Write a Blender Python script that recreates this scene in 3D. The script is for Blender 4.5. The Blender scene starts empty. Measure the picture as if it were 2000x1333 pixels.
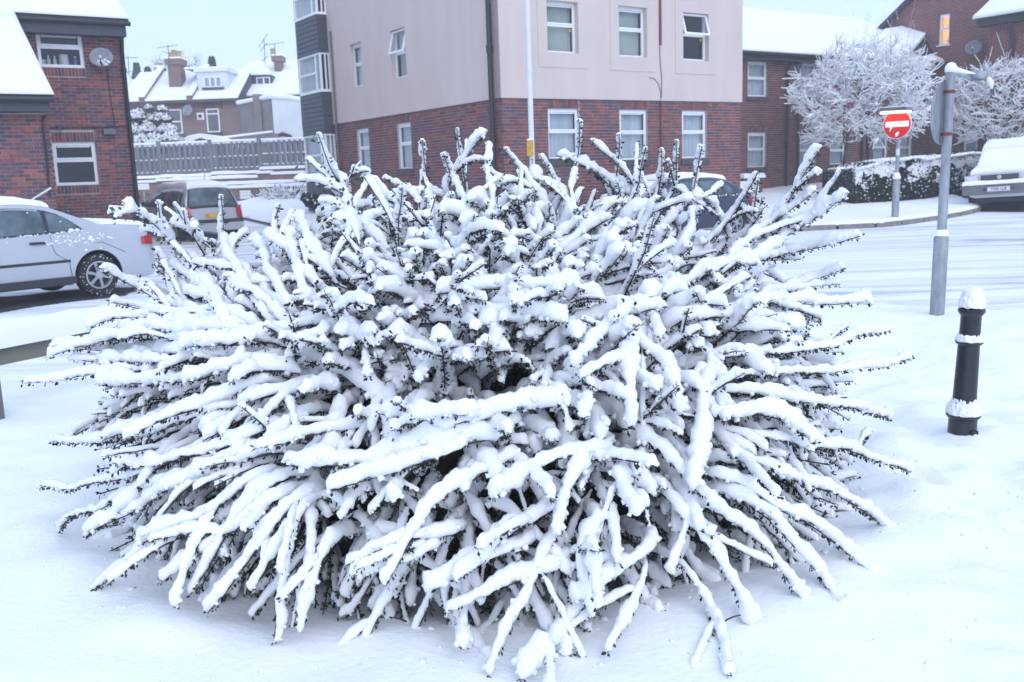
import bpy, bmesh, math, random
import numpy as np
from mathutils import Vector, Matrix
random.seed(7); RNG = np.random.default_rng(7)
S = bpy.context.scene
COL = S.collection

# ------------------------------------------------------------------ camera
F = 1855.0; PITCH = math.radians(9.87); ROLL = math.radians(-2.053); EYE = 1.5
cam_d = bpy.data.cameras.new('camera'); cam = bpy.data.objects.new('camera', cam_d); COL.objects.link(cam)
cam_d.sensor_width = 36.0; cam_d.lens = F / 2000 * 36.0
cam_d.clip_start = 0.05; cam_d.clip_end = 2000
cam.matrix_world = (Matrix.Translation((0, 0, EYE)) @ Matrix.Rotation(math.pi / 2 - PITCH, 4, 'X') @ Matrix.Rotation(ROLL, 4, 'Z'))
cam_d.dof.use_dof = True; cam_d.dof.focus_distance = 4.2; cam_d.dof.aperture_fstop = 5.6
S.camera = cam

# ------------------------------------------------------------------ sky, sun, exposure
SUN_EL, SUN_ROT = math.radians(38), math.radians(200)
W = bpy.data.worlds.new("World"); S.world = W; W.use_nodes = True
nt = W.node_tree; nt.nodes.clear()
wo = nt.nodes.new('ShaderNodeOutputWorld'); bg = nt.nodes.new('ShaderNodeBackground'); sky = nt.nodes.new('ShaderNodeTexSky')
sky.sky_type = 'NISHITA'; sky.sun_disc = False; sky.sun_elevation = SUN_EL; sky.sun_rotation = SUN_ROT
sky.air_density = 1.0; sky.dust_density = 3.0; sky.ozone_density = 2.0
mx = nt.nodes.new('ShaderNodeMix'); mx.data_type = 'RGBA'
mx.inputs[0].default_value = 0.86
cloud = nt.nodes.new('ShaderNodeRGB'); cloud.outputs[0].default_value = (6.1, 7.8, 11.4, 1)
nt.links.new(sky.outputs[0], mx.inputs[6]); nt.links.new(cloud.outputs[0], mx.inputs[7])
nt.links.new(mx.outputs[2], bg.inputs[0]); bg.inputs[1].default_value = 0.11
nt.links.new(bg.outputs[0], wo.inputs[0])
sd = bpy.data.lights.new('sun', 'SUN'); sd.energy = 0.95; sd.angle = math.radians(50); sd.color = (1.0, 0.99, 0.985)
so = bpy.data.objects.new('sun', sd); COL.objects.link(so)
so.rotation_euler = (math.radians(90) - SUN_EL, 0, math.radians(25)); so.location = (0, -10, 20)
S.view_settings.view_transform = 'Standard'; S.view_settings.look = 'None'
S.view_settings.exposure = 0.29; S.view_settings.gamma = 1.0; S.view_settings.use_curve_mapping = False
S.cycles.max_bounces = 8; S.cycles.diffuse_bounces = 5; S.cycles.transparent_max_bounces = 12
S.cycles.volume_bounces = 3; S.cycles.use_denoising = True

# ------------------------------------------------------------------ reading the photograph's pixels as rays in the place
def ray(x, y):
    d = ((x - 1000) / F, -(y - 667) / F, -1.0)
    c, s = math.cos(ROLL), math.sin(ROLL)
    X, Z, Y = c * d[0] - s * d[1], s * d[0] + c * d[1], 1.0
    c, s = math.cos(PITCH), math.sin(PITCH)
    return np.array([X, Y * c + Z * s, -Y * s + Z * c])
ORG = np.array([0, 0, EYE])
def dep(x, y, d): return ORG + ray(x, y) * d
def gnd(x, y, z=0.0):
    r = ray(x, y); return ORG + r * ((z - EYE) / r[2])
def on_plane(x, y, P, n):
    r = ray(x, y); return ORG + r * (np.dot(np.array(P) - ORG, n) / np.dot(r, n))
def terrain(x, y):
    return 0.065 * 1.5 * np.log1p(np.exp(np.clip((np.asarray(y, float) - 24) / 1.5, -50, 50)))
def gt(x, y, off=0.0):
    z = 0.0
    for _ in range(60):
        p = gnd(x, y, min(z, 1.45)); z = .7 * z + .3 * (float(terrain(p[0], p[1])) + off)
    return gnd(x, y, z)

# ------------------------------------------------------------------ noise
def vnoise(P, seed=0):
    P = np.asarray(P, float); I = np.floor(P).astype(np.int64); f = P - I; f = f * f * (3 - 2 * f)
    def h(i, j, k):
        n = (i * 374761393 + j * 668265263 + k * 2147483647 + seed * 974634777) & 0xffffffff
        n = ((n ^ (n >> 13)) * 1274126177) & 0xffffffff
        n = (n ^ (n >> 16)) & 0xffff
        return n / 32767.5 - 1.0
    x, y, z = I[..., 0], I[..., 1], I[..., 2]; u, v, w = f[..., 0], f[..., 1], f[..., 2]
    def l(a, b, t): return a + (b - a) * t
    return l(l(l(h(x, y, z), h(x + 1, y, z), u), l(h(x, y + 1, z), h(x + 1, y + 1, z), u), v),
             l(l(h(x, y, z + 1), h(x + 1, y, z + 1), u), l(h(x, y + 1, z + 1), h(x + 1, y + 1, z + 1), u), v), w)
def fbm(P, o=4, seed=0):
    P = np.asarray(P, float); a = 0; s = 0.5
    for i in range(o): a = a + s * vnoise(P * 2 ** i + 17.3 * i, seed + i); s *= .5
    return a

# ------------------------------------------------------------------ materials
MATS = {}
def newmat(name):
    m = bpy.data.materials.new(name); m.use_nodes = True; t = m.node_tree
    b = t.nodes['Principled BSDF']; MATS[name] = m
    return m, t, b
def nd(t, k, **kw):
    n = t.nodes.new(k)
    for a, v in kw.items(): setattr(n, a, v)
    return n
def noise_col(name, c1, c2, scale=8, rough=.7, detail=5, bump=0.0, bscale=None, stretch=None, metal=0.0, spec=None, coat=0.0):
    m, t, b = newmat(name)
    tc = nd(t, 'ShaderNodeTexCoord'); vec = tc.outputs['Object']
    if stretch:
        mp = nd(t, 'ShaderNodeMapping'); mp.inputs['Scale'].default_value = stretch
        t.links.new(vec, mp.inputs[0]); vec = mp.outputs[0]
    n = nd(t, 'ShaderNodeTexNoise'); n.inputs['Scale'].default_value = scale; n.inputs['Detail'].default_value = detail
    t.links.new(vec, n.inputs['Vector'])
    r = nd(t, 'ShaderNodeValToRGB'); r.color_ramp.elements[0].position = .3; r.color_ramp.elements[1].position = .7
    r.color_ramp.elements[0].color = (*c1, 1); r.color_ramp.elements[1].color = (*c2, 1)
    t.links.new(n.outputs['Fac'], r.inputs[0]); t.links.new(r.outputs[0], b.inputs['Base Color'])
    b.inputs['Roughness'].default_value = rough; b.inputs['Metallic'].default_value = metal
    if spec is not None: b.inputs['Specular IOR Level'].default_value = spec
    if coat: b.inputs['Coat Weight'].default_value = coat; b.inputs['Coat Roughness'].default_value = .08
    if bump:
        n2 = nd(t, 'ShaderNodeTexNoise'); n2.inputs['Scale'].default_value = bscale or scale * 4; n2.inputs['Detail'].default_value = 4
        t.links.new(vec, n2.inputs['Vector'])
        bp = nd(t, 'ShaderNodeBump'); bp.inputs['Strength'].default_value = bump; bp.inputs['Distance'].default_value = .01
        t.links.new(n2.outputs['Fac'], bp.inputs['Height']); t.links.new(bp.outputs[0], b.inputs['Normal'])
    return m
noise_col('snow', (.86, .87, .88), (.9, .905, .91), 6, .75, bump=.35, bscale=160, spec=.25)
noise_col('snow_ground', (.84, .85, .86), (.9, .905, .91), 1.2, .8, bump=.55, bscale=34, spec=.2)
noise_col('snow_far', (.86, .87, .88), (.9, .905, .91), 2, .8, bump=.2, bscale=12, spec=.2)
noise_col('mortar', (.36, .31, .30), (.46, .41, .40), 3, .95, bump=.3, bscale=60)
noise_col('render', (.575, .48, .435), (.63, .53, .482), 1.1, .9, detail=8, bump=.12, bscale=90, spec=.2, stretch=(1.6, 1.6, .35))
noise_col('upvc', (.78, .79, .8), (.84, .85, .86), 2, .35)
noise_col('dark_board', (.040, .048, .060), (.055, .064, .078), 3, .55, bump=.1, stretch=(1, 1, 8))
noise_col('black_paint', (.014, .016, .019), (.024, .027, .031), 20, .35, bump=.06, bscale=120)
noise_col('pipe_grey', (.10, .105, .115), (.15, .155, .165), 5, .5)
noise_col('galvanised', (.22, .24, .26), (.36, .38, .40), 14, .5, metal=.35, bump=.1, bscale=40, stretch=(1, 1, .35))
noise_col('post_white', (.62, .65, .68), (.7, .73, .76), 4, .5)
noise_col('timber_grey', (.10, .105, .10), (.20, .205, .195), 5, .85, bump=.4, bscale=30, stretch=(1, 1, .12))
noise_col('timber_rail', (.12, .12, .095), (.22, .22, .18), 6, .85, bump=.4, bscale=40, stretch=(.15, .15, 1))
noise_col('fence_wood', (.13, .145, .155), (.24, .26, .275), 3, .85, bump=.3, bscale=30, stretch=(4, 4, .3))
noise_col('asphalt', (.025, .027, .03), (.055, .058, .062), 8, .55, bump=.5, bscale=90)
noise_col('kerb_stone', (.16, .15, .145), (.26, .245, .235), 6, .85, bump=.3)
noise_col('silver_paint', (.44, .455, .49), (.48, .495, .53), 1.5, .35, metal=.25, coat=.5)
noise_col('silver_warm', (.37, .37, .41), (.41, .41, .45), 1.5, .35, metal=.25, coat=.5)
noise_col('white_paint', (.58, .6, .62), (.64, .66, .68), 1.5, .35, coat=.5)
noise_col('blue_paint', (.010, .016, .050), (.014, .022, .065), 1.5, .3, metal=.3, coat=.7)
noise_col('tyre', (.012, .012, .013), (.022, .022, .024), 30, .85, bump=.4, bscale=90)
noise_col('black_plastic', (.015, .016, .018), (.026, .027, .03), 15, .6)
noise_col('alloy', (.34, .35, .37), (.45, .46, .48), 10, .4, metal=.6)
noise_col('chrome', (.5, .5, .52), (.6, .6, .62), 10, .2, metal=.9)
noise_col('lamp_red', (.40, .012, .018), (.52, .02, .025), 30, .2, coat=.8)
noise_col('lamp_clear', (.45, .47, .5), (.7, .72, .75), 25, .15, coat=.8)
noise_col('plate_yellow', (.62, .36, .02), (.66, .40, .03), 4, .4)
noise_col('plate_white', (.62, .63, .62), (.7, .7, .7), 4, .4)
noise_col('ink', (.012, .012, .014), (.02, .02, .022), 4, .6)
noise_col('sign_red', (.62, .014, .008), (.68, .018, .01), 3, .5, spec=.15)
noise_col('sign_white', (.78, .78, .76), (.82, .82, .8), 3, .35)
noise_col('box_yellow', (.50, .27, .012), (.60, .33, .02), 9, .5, bump=.1)
noise_col('bark', (.035, .033, .036), (.085, .08, .082), 14, .9, bump=.5, stretch=(1, 1, .3))
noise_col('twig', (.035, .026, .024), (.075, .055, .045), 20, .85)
noise_col('curtain', (.60, .62, .66), (.70, .72, .75), 3, .9)
noise_col('blind', (.42, .44, .38), (.52, .54, .47), 3, .9)
noise_col('room', (.035, .038, .05), (.055, .058, .072), 2, .95)
noise_col('wood_lining', (.16, .035, .03), (.2, .05, .04), 3, .7)
noise_col('tile_dark', (.05, .05, .06), (.09, .085, .09), 6, .8)
noise_col('wall_brown', (.17, .145, .135), (.24, .205, .19), 1.2, .95, bump=.3, bscale=8)
noise_col('wall_white', (.60, .63, .65), (.72, .74, .76), 1.0, .9, bump=.15, bscale=15)
noise_col('pot_clay', (.42, .30, .16), (.52, .38, .22), 5, .85)
noise_col('dish_grey', (.20, .21, .24), (.28, .29, .32), 9, .6)
noise_col('china', (.62, .62, .6), (.72, .72, .7), 8, .4)
noise_col('bottle_blue', (.08, .12, .3), (.12, .18, .4), 8, .3)
noise_col('leaf_far', (.02, .035, .022), (.05, .075, .04), 4, .7)

def leaf_mat(name, cols, rough=.55):
    m, t, b = newmat(name)
    g = nd(t, 'ShaderNodeNewGeometry'); r = nd(t, 'ShaderNodeValToRGB')
    r.color_ramp.interpolation = 'LINEAR'
    while len(r.color_ramp.elements) < len(cols): r.color_ramp.elements.new(.5)
    for i, c in enumerate(cols):
        r.color_ramp.elements[i].position = i / max(1, len(cols) - 1); r.color_ramp.elements[i].color = (*c, 1)
    t.links.new(g.outputs['Random Per Island'], r.inputs[0]); t.links.new(r.outputs[0], b.inputs['Base Color'])
    b.inputs['Roughness'].default_value = rough; b.inputs['Specular IOR Level'].default_value = .3
    return m
leaf_mat('leaf', [(.012, .017, .012), (.022, .032, .016), (.035, .026, .018), (.03, .045, .02), (.045, .06, .03)])
leaf_mat('leaf_big', [(.03, .05, .018), (.07, .10, .04), (.10, .13, .06)])
leaf_mat('leaf_hedge', [(.006, .014, .010), (.014, .028, .017), (.022, .042, .022), (.03, .05, .028)], .4)
leaf_mat('leaf_shrub', [(.03, .045, .04), (.07, .09, .075), (.11, .13, .11)])

def brick_mat(name, cols):
    m, t, b = newmat(name)
    g = nd(t, 'ShaderNodeNewGeometry'); o = nd(t, 'ShaderNodeObjectInfo')
    ad = nd(t, 'ShaderNodeMath', operation='ADD'); fr = nd(t, 'ShaderNodeMath', operation='FRACT')
    t.links.new(g.outputs['Random Per Island'], ad.inputs[0]); t.links.new(o.outputs['Random'], ad.inputs[1]); t.links.new(ad.outputs[0], fr.inputs[0])
    r = nd(t, 'ShaderNodeValToRGB'); r.color_ramp.interpolation = 'CONSTANT'
    while len(r.color_ramp.elements) < len(cols): r.color_ramp.elements.new(.5)
    for i, c in enumerate(cols):
        r.color_ramp.elements[i].position = i / len(cols); r.color_ramp.elements[i].color = (*c, 1)
    n = nd(t, 'ShaderNodeTexNoise'); n.inputs['Scale'].default_value = 9; n.inputs['Detail'].default_value = 4
    t.links.new(g.outputs['Position'], n.inputs['Vector'])
    hsv = nd(t, 'ShaderNodeHueSaturation'); mr = nd(t, 'ShaderNodeMapRange')
    mr.inputs['From Min'].default_value = .3; mr.inputs['From Max'].default_value = .7; mr.inputs['To Min'].default_value = .72; mr.inputs['To Max'].default_value = 1.3
    t.links.new(n.outputs['Fac'], mr.inputs[0]); t.links.new(mr.outputs[0], hsv.inputs['Value']); t.links.new(r.outputs[0], hsv.inputs['Color'])
    t.links.new(fr.outputs[0], r.inputs[0]); t.links.new(hsv.outputs[0], b.inputs['Base Color']); b.inputs['Roughness'].default_value = .9
    bp = nd(t, 'ShaderNodeBump'); bp.inputs['Strength'].default_value = .3; bp.inputs['Distance'].default_value = .01
    n3 = nd(t, 'ShaderNodeTexNoise'); n3.inputs['Scale'].default_value = 70
    t.links.new(g.outputs['Position'], n3.inputs['Vector']); t.links.new(n3.outputs['Fac'], bp.inputs['Height']); t.links.new(bp.outputs[0], b.inputs['Normal'])
    return m
brick_mat('brick_flat', [(0.205, 0.072, 0.063), (0.164, 0.069, 0.070), (0.119, 0.069, 0.085), (0.264, 0.085, 0.067), (0.172, 0.080, 0.080), (0.100, 0.066, 0.085), (0.225, 0.077, 0.065), (0.138, 0.072, 0.077)])
brick_mat('brick_house', [(0.198, 0.067, 0.065), (0.146, 0.066, 0.073), (0.100, 0.060, 0.085), (0.278, 0.091, 0.073), (0.158, 0.077, 0.084), (0.087, 0.056, 0.085), (0.219, 0.072, 0.065), (0.119, 0.066, 0.084)])
brick_mat('brick_block', [(0.179, 0.066, 0.060), (0.146, 0.066, 0.067), (0.119, 0.069, 0.080), (0.225, 0.077, 0.065), (0.158, 0.072, 0.073), (0.132, 0.066, 0.073)])

def far_brick(name, c1, c2, cm, sc):
    m, t, b = newmat(name)
    tc = nd(t, 'ShaderNodeTexCoord'); mp = nd(t, 'ShaderNodeMapping'); mp.inputs['Rotation'].default_value = (math.radians(90), 0, 0)
    sx = nd(t, 'ShaderNodeSeparateXYZ'); cx = nd(t, 'ShaderNodeCombineXYZ'); a = nd(t, 'ShaderNodeMath', operation='ADD')
    t.links.new(tc.outputs['Object'], sx.inputs[0]); t.links.new(sx.outputs[0], a.inputs[0]); t.links.new(sx.outputs[1], a.inputs[1])
    t.links.new(a.outputs[0], cx.inputs[0]); t.links.new(sx.outputs[2], cx.inputs[1])
    br = nd(t, 'ShaderNodeTexBrick'); br.inputs['Color1'].default_value = (*c1, 1); br.inputs['Color2'].default_value = (*c2, 1); br.inputs['Mortar'].default_value = (*cm, 1)
    br.inputs['Scale'].default_value = 1; br.inputs['Brick Width'].default_value = .225; br.inputs['Row Height'].default_value = .075; br.inputs['Mortar Size'].default_value = .009
    t.links.new(cx.outputs[0], br.inputs['Vector'])
    n = nd(t, 'ShaderNodeTexNoise'); n.inputs['Scale'].default_value = .8; n.inputs['Detail'].default_value = 5; t.links.new(tc.outputs['Object'], n.inputs['Vector'])
    hsv = nd(t, 'ShaderNodeHueSaturation'); mr = nd(t, 'ShaderNodeMapRange'); mr.inputs['To Min'].default_value = .6; mr.inputs['To Max'].default_value = 1.4
    t.links.new(n.outputs['Fac'], mr.inputs[0]); t.links.new(mr.outputs[0], hsv.inputs['Value']); t.links.new(br.outputs['Color'], hsv.inputs['Color'])
    t.links.new(hsv.outputs[0], b.inputs['Base Color']); b.inputs['Roughness'].default_value = .95
    return m
far_brick('brick_far', (0.230, 0.115, 0.095), (0.162, 0.095, 0.088), (0.297, 0.257, 0.236), 1)
far_brick('brick_gable', (0.215, 0.065, 0.054), (0.123, 0.048, 0.051), (0.308, 0.199, 0.186), 1)

def glass_mat(name, tint, base=.12):
    m = bpy.data.materials.new(name); m.use_nodes = True; t = m.node_tree; t.nodes.clear(); MATS[name] = m
    o = nd(t, 'ShaderNodeOutputMaterial'); tr = nd(t, 'ShaderNodeBsdfTransparent'); gl = nd(t, 'ShaderNodeBsdfGlossy'); mixs = nd(t, 'ShaderNodeMixShader')
    tr.inputs[0].default_value = (*tint, 1); gl.inputs['Roughness'].default_value = .03
    lw = nd(t, 'ShaderNodeLayerWeight'); lw.inputs[0].default_value = .5
    fr = nd(t, 'ShaderNodeMath', operation='POWER'); fr.inputs[1].default_value = 4.5; t.links.new(lw.outputs['Facing'], fr.inputs[0])
    ad = nd(t, 'ShaderNodeMath', operation='ADD'); ad.inputs[1].default_value = base; ad.use_clamp = True
    t.links.new(fr.outputs[0], ad.inputs[0]); t.links.new(ad.outputs[0], mixs.inputs[0])
    t.links.new(tr.outputs[0], mixs.inputs[1]); t.links.new(gl.outputs[0], mixs.inputs[2]); t.links.new(mixs.outputs[0], o.inputs[0])
glass_mat('glass', (.82, .86, .88), .06)
glass_mat('car_glass', (.30, .36, .38), .05)
def emit_mat(name, col, k):
    m, t, b = newmat(name); b.inputs['Base Color'].default_value = (*col, 1)
    b.inputs['Emission Color'].default_value = (*col, 1); b.inputs['Emission Strength'].default_value = k
emit_mat('lit_strip', (1, .86, .55), 5.0)
emit_mat('lit_room', (1, .66, .36), .40)
emit_mat('lit_spot', (1, .45, .1), 1.2)

m = bpy.data.materials.new('haze'); m.use_nodes = True; t = m.node_tree; t.nodes.clear(); MATS['haze'] = m
o = nd(t, 'ShaderNodeOutputMaterial'); v = nd(t, 'ShaderNodeVolumePrincipled'); v.inputs['Color'].default_value = (.97, .98, 1, 1); v.inputs['Density'].default_value = .0022; v.inputs['Anisotropy'].default_value = .2
t.links.new(v.outputs[0], o.inputs['Volume'])

# road: packed snow with tyre tracks that bare the tarmac here and there
def road_mat():
    m, t, b = newmat('road_snow')
    tc = nd(t, 'ShaderNodeTexCoord')
    def streak(rot, sc, seed, lo, hi):
        mp = nd(t, 'ShaderNodeMapping'); mp.inputs['Rotation'].default_value = (0, 0, rot); mp.inputs['Scale'].default_value = sc; mp.inputs['Location'].default_value = (seed, seed * 2, 0)
        n = nd(t, 'ShaderNodeTexNoise'); n.inputs['Scale'].default_value = 1; n.inputs['Detail'].default_value = 7; n.inputs['Roughness'].default_value = .62; n.inputs['Distortion'].default_value = .3
        mr = nd(t, 'ShaderNodeMapRange'); mr.inputs['From Min'].default_value = lo; mr.inputs['From Max'].default_value = hi
        t.links.new(tc.outputs['Object'], mp.inputs[0]); t.links.new(mp.outputs[0], n.inputs['Vector']); t.links.new(n.outputs['Fac'], mr.inputs[0])
        return mr.outputs[0]
    a = streak(math.radians(-5), (.20, 2.2, 1), 3.1, .45, .66)
    c = streak(math.radians(-52), (.18, 2.2, 1), 8.7, .47, .68)
    big = streak(0, (.09, .16, 1), 1.3, .33, .55)
    mxm = nd(t, 'ShaderNodeMath', operation='MAXIMUM'); t.links.new(a, mxm.inputs[0]); t.links.new(c, mxm.inputs[1])
    ml = nd(t, 'ShaderNodeMath', operation='MULTIPLY'); t.links.new(mxm.outputs[0], ml.inputs[0]); t.links.new(big, ml.inputs[1])
    r = nd(t, 'ShaderNodeValToRGB'); e = r.color_ramp.elements
    e[0].position = 0; e[0].color = (.86, .87, .88, 1); e[1].position = .6; e[1].color = (.62, .635, .67, 1)
    x = e.new(1.0); x.color = (.34, .335, .34, 1)
    t.links.new(ml.outputs[0], r.inputs[0]); t.links.new(r.outputs[0], b.inputs['Base Color']); b.inputs['Roughness'].default_value = .7
    b.inputs['Specular IOR Level'].default_value = .25
    bp = nd(t, 'ShaderNodeBump'); bp.inputs['Strength'].default_value = .6; bp.inputs['Distance'].default_value = .03; bp.invert = True
    t.links.new(mxm.outputs[0], bp.inputs['Height']); t.links.new(bp.outputs[0], b.inputs['Normal'])
road_mat()

# ------------------------------------------------------------------ objects
def tag(o, label=None, cat=None, group=None, kind=None):
    if label: o['label'] = label
    if cat: o['category'] = cat
    if group: o['group'] = group
    if kind: o['kind'] = kind
    return o
BASE = {}
def thing(name, label, cat, loc=(0, 0, 0), rotz=0.0, group=None):
    o = bpy.data.objects.new(name, None); COL.objects.link(o); o.empty_display_size = .1
    o.location = loc; o.rotation_euler = (0, 0, rotz)
    return tag(o, label, cat, group)
def raw(name, V, Fc, mats, parent=None, midx=None, smooth=False, sharp=None, loc=None):
    me = bpy.data.meshes.new(name)
    V = np.asarray(V, float)
    me.from_pydata(V.tolist() if len(V) else [], [], Fc if isinstance(Fc, list) else Fc.tolist())
    for m in (mats if isinstance(mats, (list, tuple)) else [mats]): me.materials.append(MATS[m])
    if midx is not None: me.polygons.foreach_set('material_index', np.asarray(midx, dtype=np.int32))
    if smooth: me.polygons.foreach_set('use_smooth', np.ones(len(me.polygons), dtype=bool))
    if smooth and sharp:
        bm = bmesh.new(); bm.from_mesh(me)
        for e in bm.edges:
            if len(e.link_faces) == 2 and e.calc_face_angle(0) > sharp: e.smooth = False
        bm.to_mesh(me); bm.free()
    me.update()
    o = bpy.data.objects.new(name, me); COL.objects.link(o)
    if parent: o.parent = parent
    if loc is not None: o.location = loc
    return o
def copy_tree(o, parent=None):
    c = o.copy(); COL.objects.link(c)
    if parent: c.parent = parent
    for ch in list(o.children): copy_tree(ch, c)
    return c

class MB:
    """collects shapes into one mesh"""
    def __init__(s): s.v = []; s.f = []; s.m = []; s.mat = 0; s.mats = []
    def use(s, m):
        if m not in s.mats: s.mats.append(m)
        s.mat = s.mats.index(m); return s
    def add(s, V, Fc):
        k = len(s.v); s.v += [tuple(p) for p in V]
        for f in Fc: s.f.append([i + k for i in f]); s.m.append(s.mat)
        return s
    def box(s, a, b, T=None):
        (x0, y0, z0), (x1, y1, z1) = a, b
        V = [(x0, y0, z0), (x1, y0, z0), (x1, y1, z0), (x0, y1, z0), (x0, y0, z1), (x1, y0, z1), (x1, y1, z1), (x0, y1, z1)]
        if T: V = [T(*p) for p in V]
        return s.add(V, [(0, 3, 2, 1), (4, 5, 6, 7), (0, 1, 5, 4), (1, 2, 6, 5), (2, 3, 7, 6), (3, 0, 4, 7)])
    def tube(s, pts, r, n=8, cap=True):
        pts = [np.array(p, float) for p in pts]; R = r if hasattr(r, '__len__') else [r] * len(pts)
        V = []; k = len(pts); a = None
        for i, p in enumerate(pts):
            t = pts[min(i + 1, k - 1)] - pts[max(i - 1, 0)]; t = t / (np.linalg.norm(t) + 1e-9)
            if a is None: a = np.cross(t, [0, 0, 1.0]) if abs(t[2]) < .9 else np.cross(t, [0, 1.0, 0])
            a = a - (a @ t) * t; a /= np.linalg.norm(a) + 1e-9; b = np.cross(t, a)
            for j in range(n):
                q = 2 * math.pi * j / n; V.append(p + R[i] * (math.cos(q) * a + math.sin(q) * b))
        Fc = [(i * n + j, i * n + (j + 1) % n, (i + 1) * n + (j + 1) % n, (i + 1) * n + j) for i in range(k - 1) for j in range(n)]
        if cap: Fc += [tuple(range(n))[::-1], tuple((k - 1) * n + j for j in range(n))]
        return s.add(V, Fc)
    def lathe(s, prof, n=24, c=(0, 0)):
        V = []; k = len(prof)
        for r, z in prof:
            for j in range(n):
                q = 2 * math.pi * j / n; V.append((c[0] + r * math.cos(q), c[1] + r * math.sin(q), z))
        Fc = [(i * n + j, i * n + (j + 1) % n, (i + 1) * n + (j + 1) % n, (i + 1) * n + j) for i in range(k - 1) for j in range(n)]
        Fc += [tuple(range(n))[::-1], tuple((k - 1) * n + j for j in range(n))]
        return s.add(V, Fc)
    def grid(s, G):
        G = np.asarray(G, float); a, b = G.shape[:2]
        return s.add(G.reshape(-1, 3), [(i * b + j, i * b + j + 1, (i + 1) * b + j + 1, (i + 1) * b + j) for i in range(a - 1) for j in range(b - 1)])
    def prism(s, poly, z0, z1, T=None):
        n = len(poly); V = [(x, y, z0) for x, y in poly] + [(x, y, z1) for x, y in poly]
        if T: V = [T(*p) for p in V]
        return s.add(V, [tuple(range(n))[::-1], tuple(range(n, 2 * n))] + [(i, (i + 1) % n, n + (i + 1) % n, n + i) for i in range(n)])
    def build(s, name, mat=None, parent=None, smooth=False, sharp=.6, loc=None):
        return raw(name, s.v, s.f, mat if mat else s.mats, parent, s.m, smooth, sharp if smooth else None, loc)

def recalc(o):
    bm = bmesh.new(); bm.from_mesh(o.data); bmesh.ops.recalc_face_normals(bm, faces=bm.faces); bm.to_mesh(o.data); bm.free(); return o

def slab_snow(name, T, u0, u1, v0, v1, th, parent, nu=24, nv=10, edge=.10, seed=0, mat='snow_far', amp=.25, kind=None):
    """a blanket of snow over the patch T(u,v)->(point, normal): thickness th, rounded rim, uneven surface"""
    us = np.unique(np.concatenate([np.linspace(u0, u1, nu), u0 + edge * np.array([.0, .15, .4, .7, 1]), u1 - edge * np.array([.0, .15, .4, .7, 1])]))
    vs = np.unique(np.concatenate([np.linspace(v0, v1, nv), v0 + edge * np.array([.0, .15, .4, .7, 1]), v1 - edge * np.array([.0, .15, .4, .7, 1])]))
    a, b = len(us), len(vs); top = np.zeros((a, b, 3)); bot = np.zeros((a, b, 3))
    for i, u in enumerate(us):
        for j, v in enumerate(vs):
            p, n = T(u, v); d = min(u - u0, u1 - u, v - v0, v1 - v) / edge
            h = th * (math.sqrt(max(0, 1 - (1 - min(d, 1)) ** 2)) * .85 + .15)
            nn = float(vnoise(np.array([[p[0] * 1.3, p[1] * 1.3 + seed, p[2] * 1.3]]))[0]) * amp + float(vnoise(np.array([[p[0] * 5, p[1] * 5 + seed, p[2] * 5]]))[0]) * amp * .4
            top[i, j] = np.array(p) + np.array(n) * h * (1 + nn); bot[i, j] = np.array(p) + np.array(n) * .004
    mb = MB().use(mat); mb.grid(top); k = a * b
    V = bot.reshape(-1, 3); mb.v += [tuple(p) for p in V]
    def add(f): mb.f.append(f); mb.m.append(0)
    for i in range(a - 1):
        add([i * b, (i + 1) * b, k + (i + 1) * b, k + i * b]); add([i * b + b - 1, k + i * b + b - 1, k + (i + 1) * b + b - 1, (i + 1) * b + b - 1])
    for j in range(b - 1):
        add([j, k + j, k + j + 1, j + 1]); add([(a - 1) * b + j, (a - 1) * b + j + 1, k + (a - 1) * b + j + 1, k + (a - 1) * b + j])
    o = mb.build(name, None, parent, smooth=True, sharp=1.2)
    recalc(o)
    if kind: o['kind'] = kind
    return o
def text(body, size, name, mat, parent, loc, rot, align='CENTER', sx=1.0, ext=.0015):
    c = bpy.data.curves.new(name, 'FONT'); c.body = body; c.size = size; c.align_x = align; c.align_y = 'CENTER'; c.extrude = ext; c.offset = size * .012
    c.materials.append(MATS[mat]); tmp = bpy.data.objects.new(name, c); me = bpy.data.meshes.new_from_object(tmp); bpy.data.objects.remove(tmp); bpy.data.curves.remove(c)
    if not me.materials: me.materials.append(MATS[mat])
    o = bpy.data.objects.new(name, me); COL.objects.link(o); o.parent = parent
    o.location = loc; o.rotation_euler = rot; o.scale = (sx, 1, 1)
    return o

# ================================================================== GROUND
def terrain(x, y):
    y = np.asarray(y, float)
    sp = lambda q: 1.5 * np.log1p(np.exp(np.clip(q / 1.5, -50, 50)))
    return 0.065 * (sp(y - 24) - sp(y - 46))
def poly_sd(P, poly):
    """signed distance to a polygon, positive inside"""
    P = np.asarray(P, float); q = np.asarray(poly, float); n = len(q); D = np.full(P.shape[:-1], 1e9); ins = np.zeros(P.shape[:-1], bool)
    for i in range(n):
        a, b = q[i], q[(i + 1) % n]; ab = b - a; t = np.clip(((P - a) @ ab) / (ab @ ab), 0, 1)
        D = np.minimum(D, np.linalg.norm(P - a - t[..., None] * ab, axis=-1))
        c = ((a[1] > P[..., 1]) != (b[1] > P[..., 1])) & (P[..., 0] < (b[0] - a[0]) * (P[..., 1] - a[1]) / (b[1] - a[1] + 1e-12) + a[0]); ins ^= c
    return np.where(ins, D, -D)
def chaikin(p, k=2):
    p = [np.array(q, float) for q in p]
    for _ in range(k):
        o = []
        for i in range(len(p)): a, b = p[i], p[(i + 1) % len(p)]; o += [.75 * a + .25 * b, .25 * a + .75 * b]
        p = o
    return p
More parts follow.
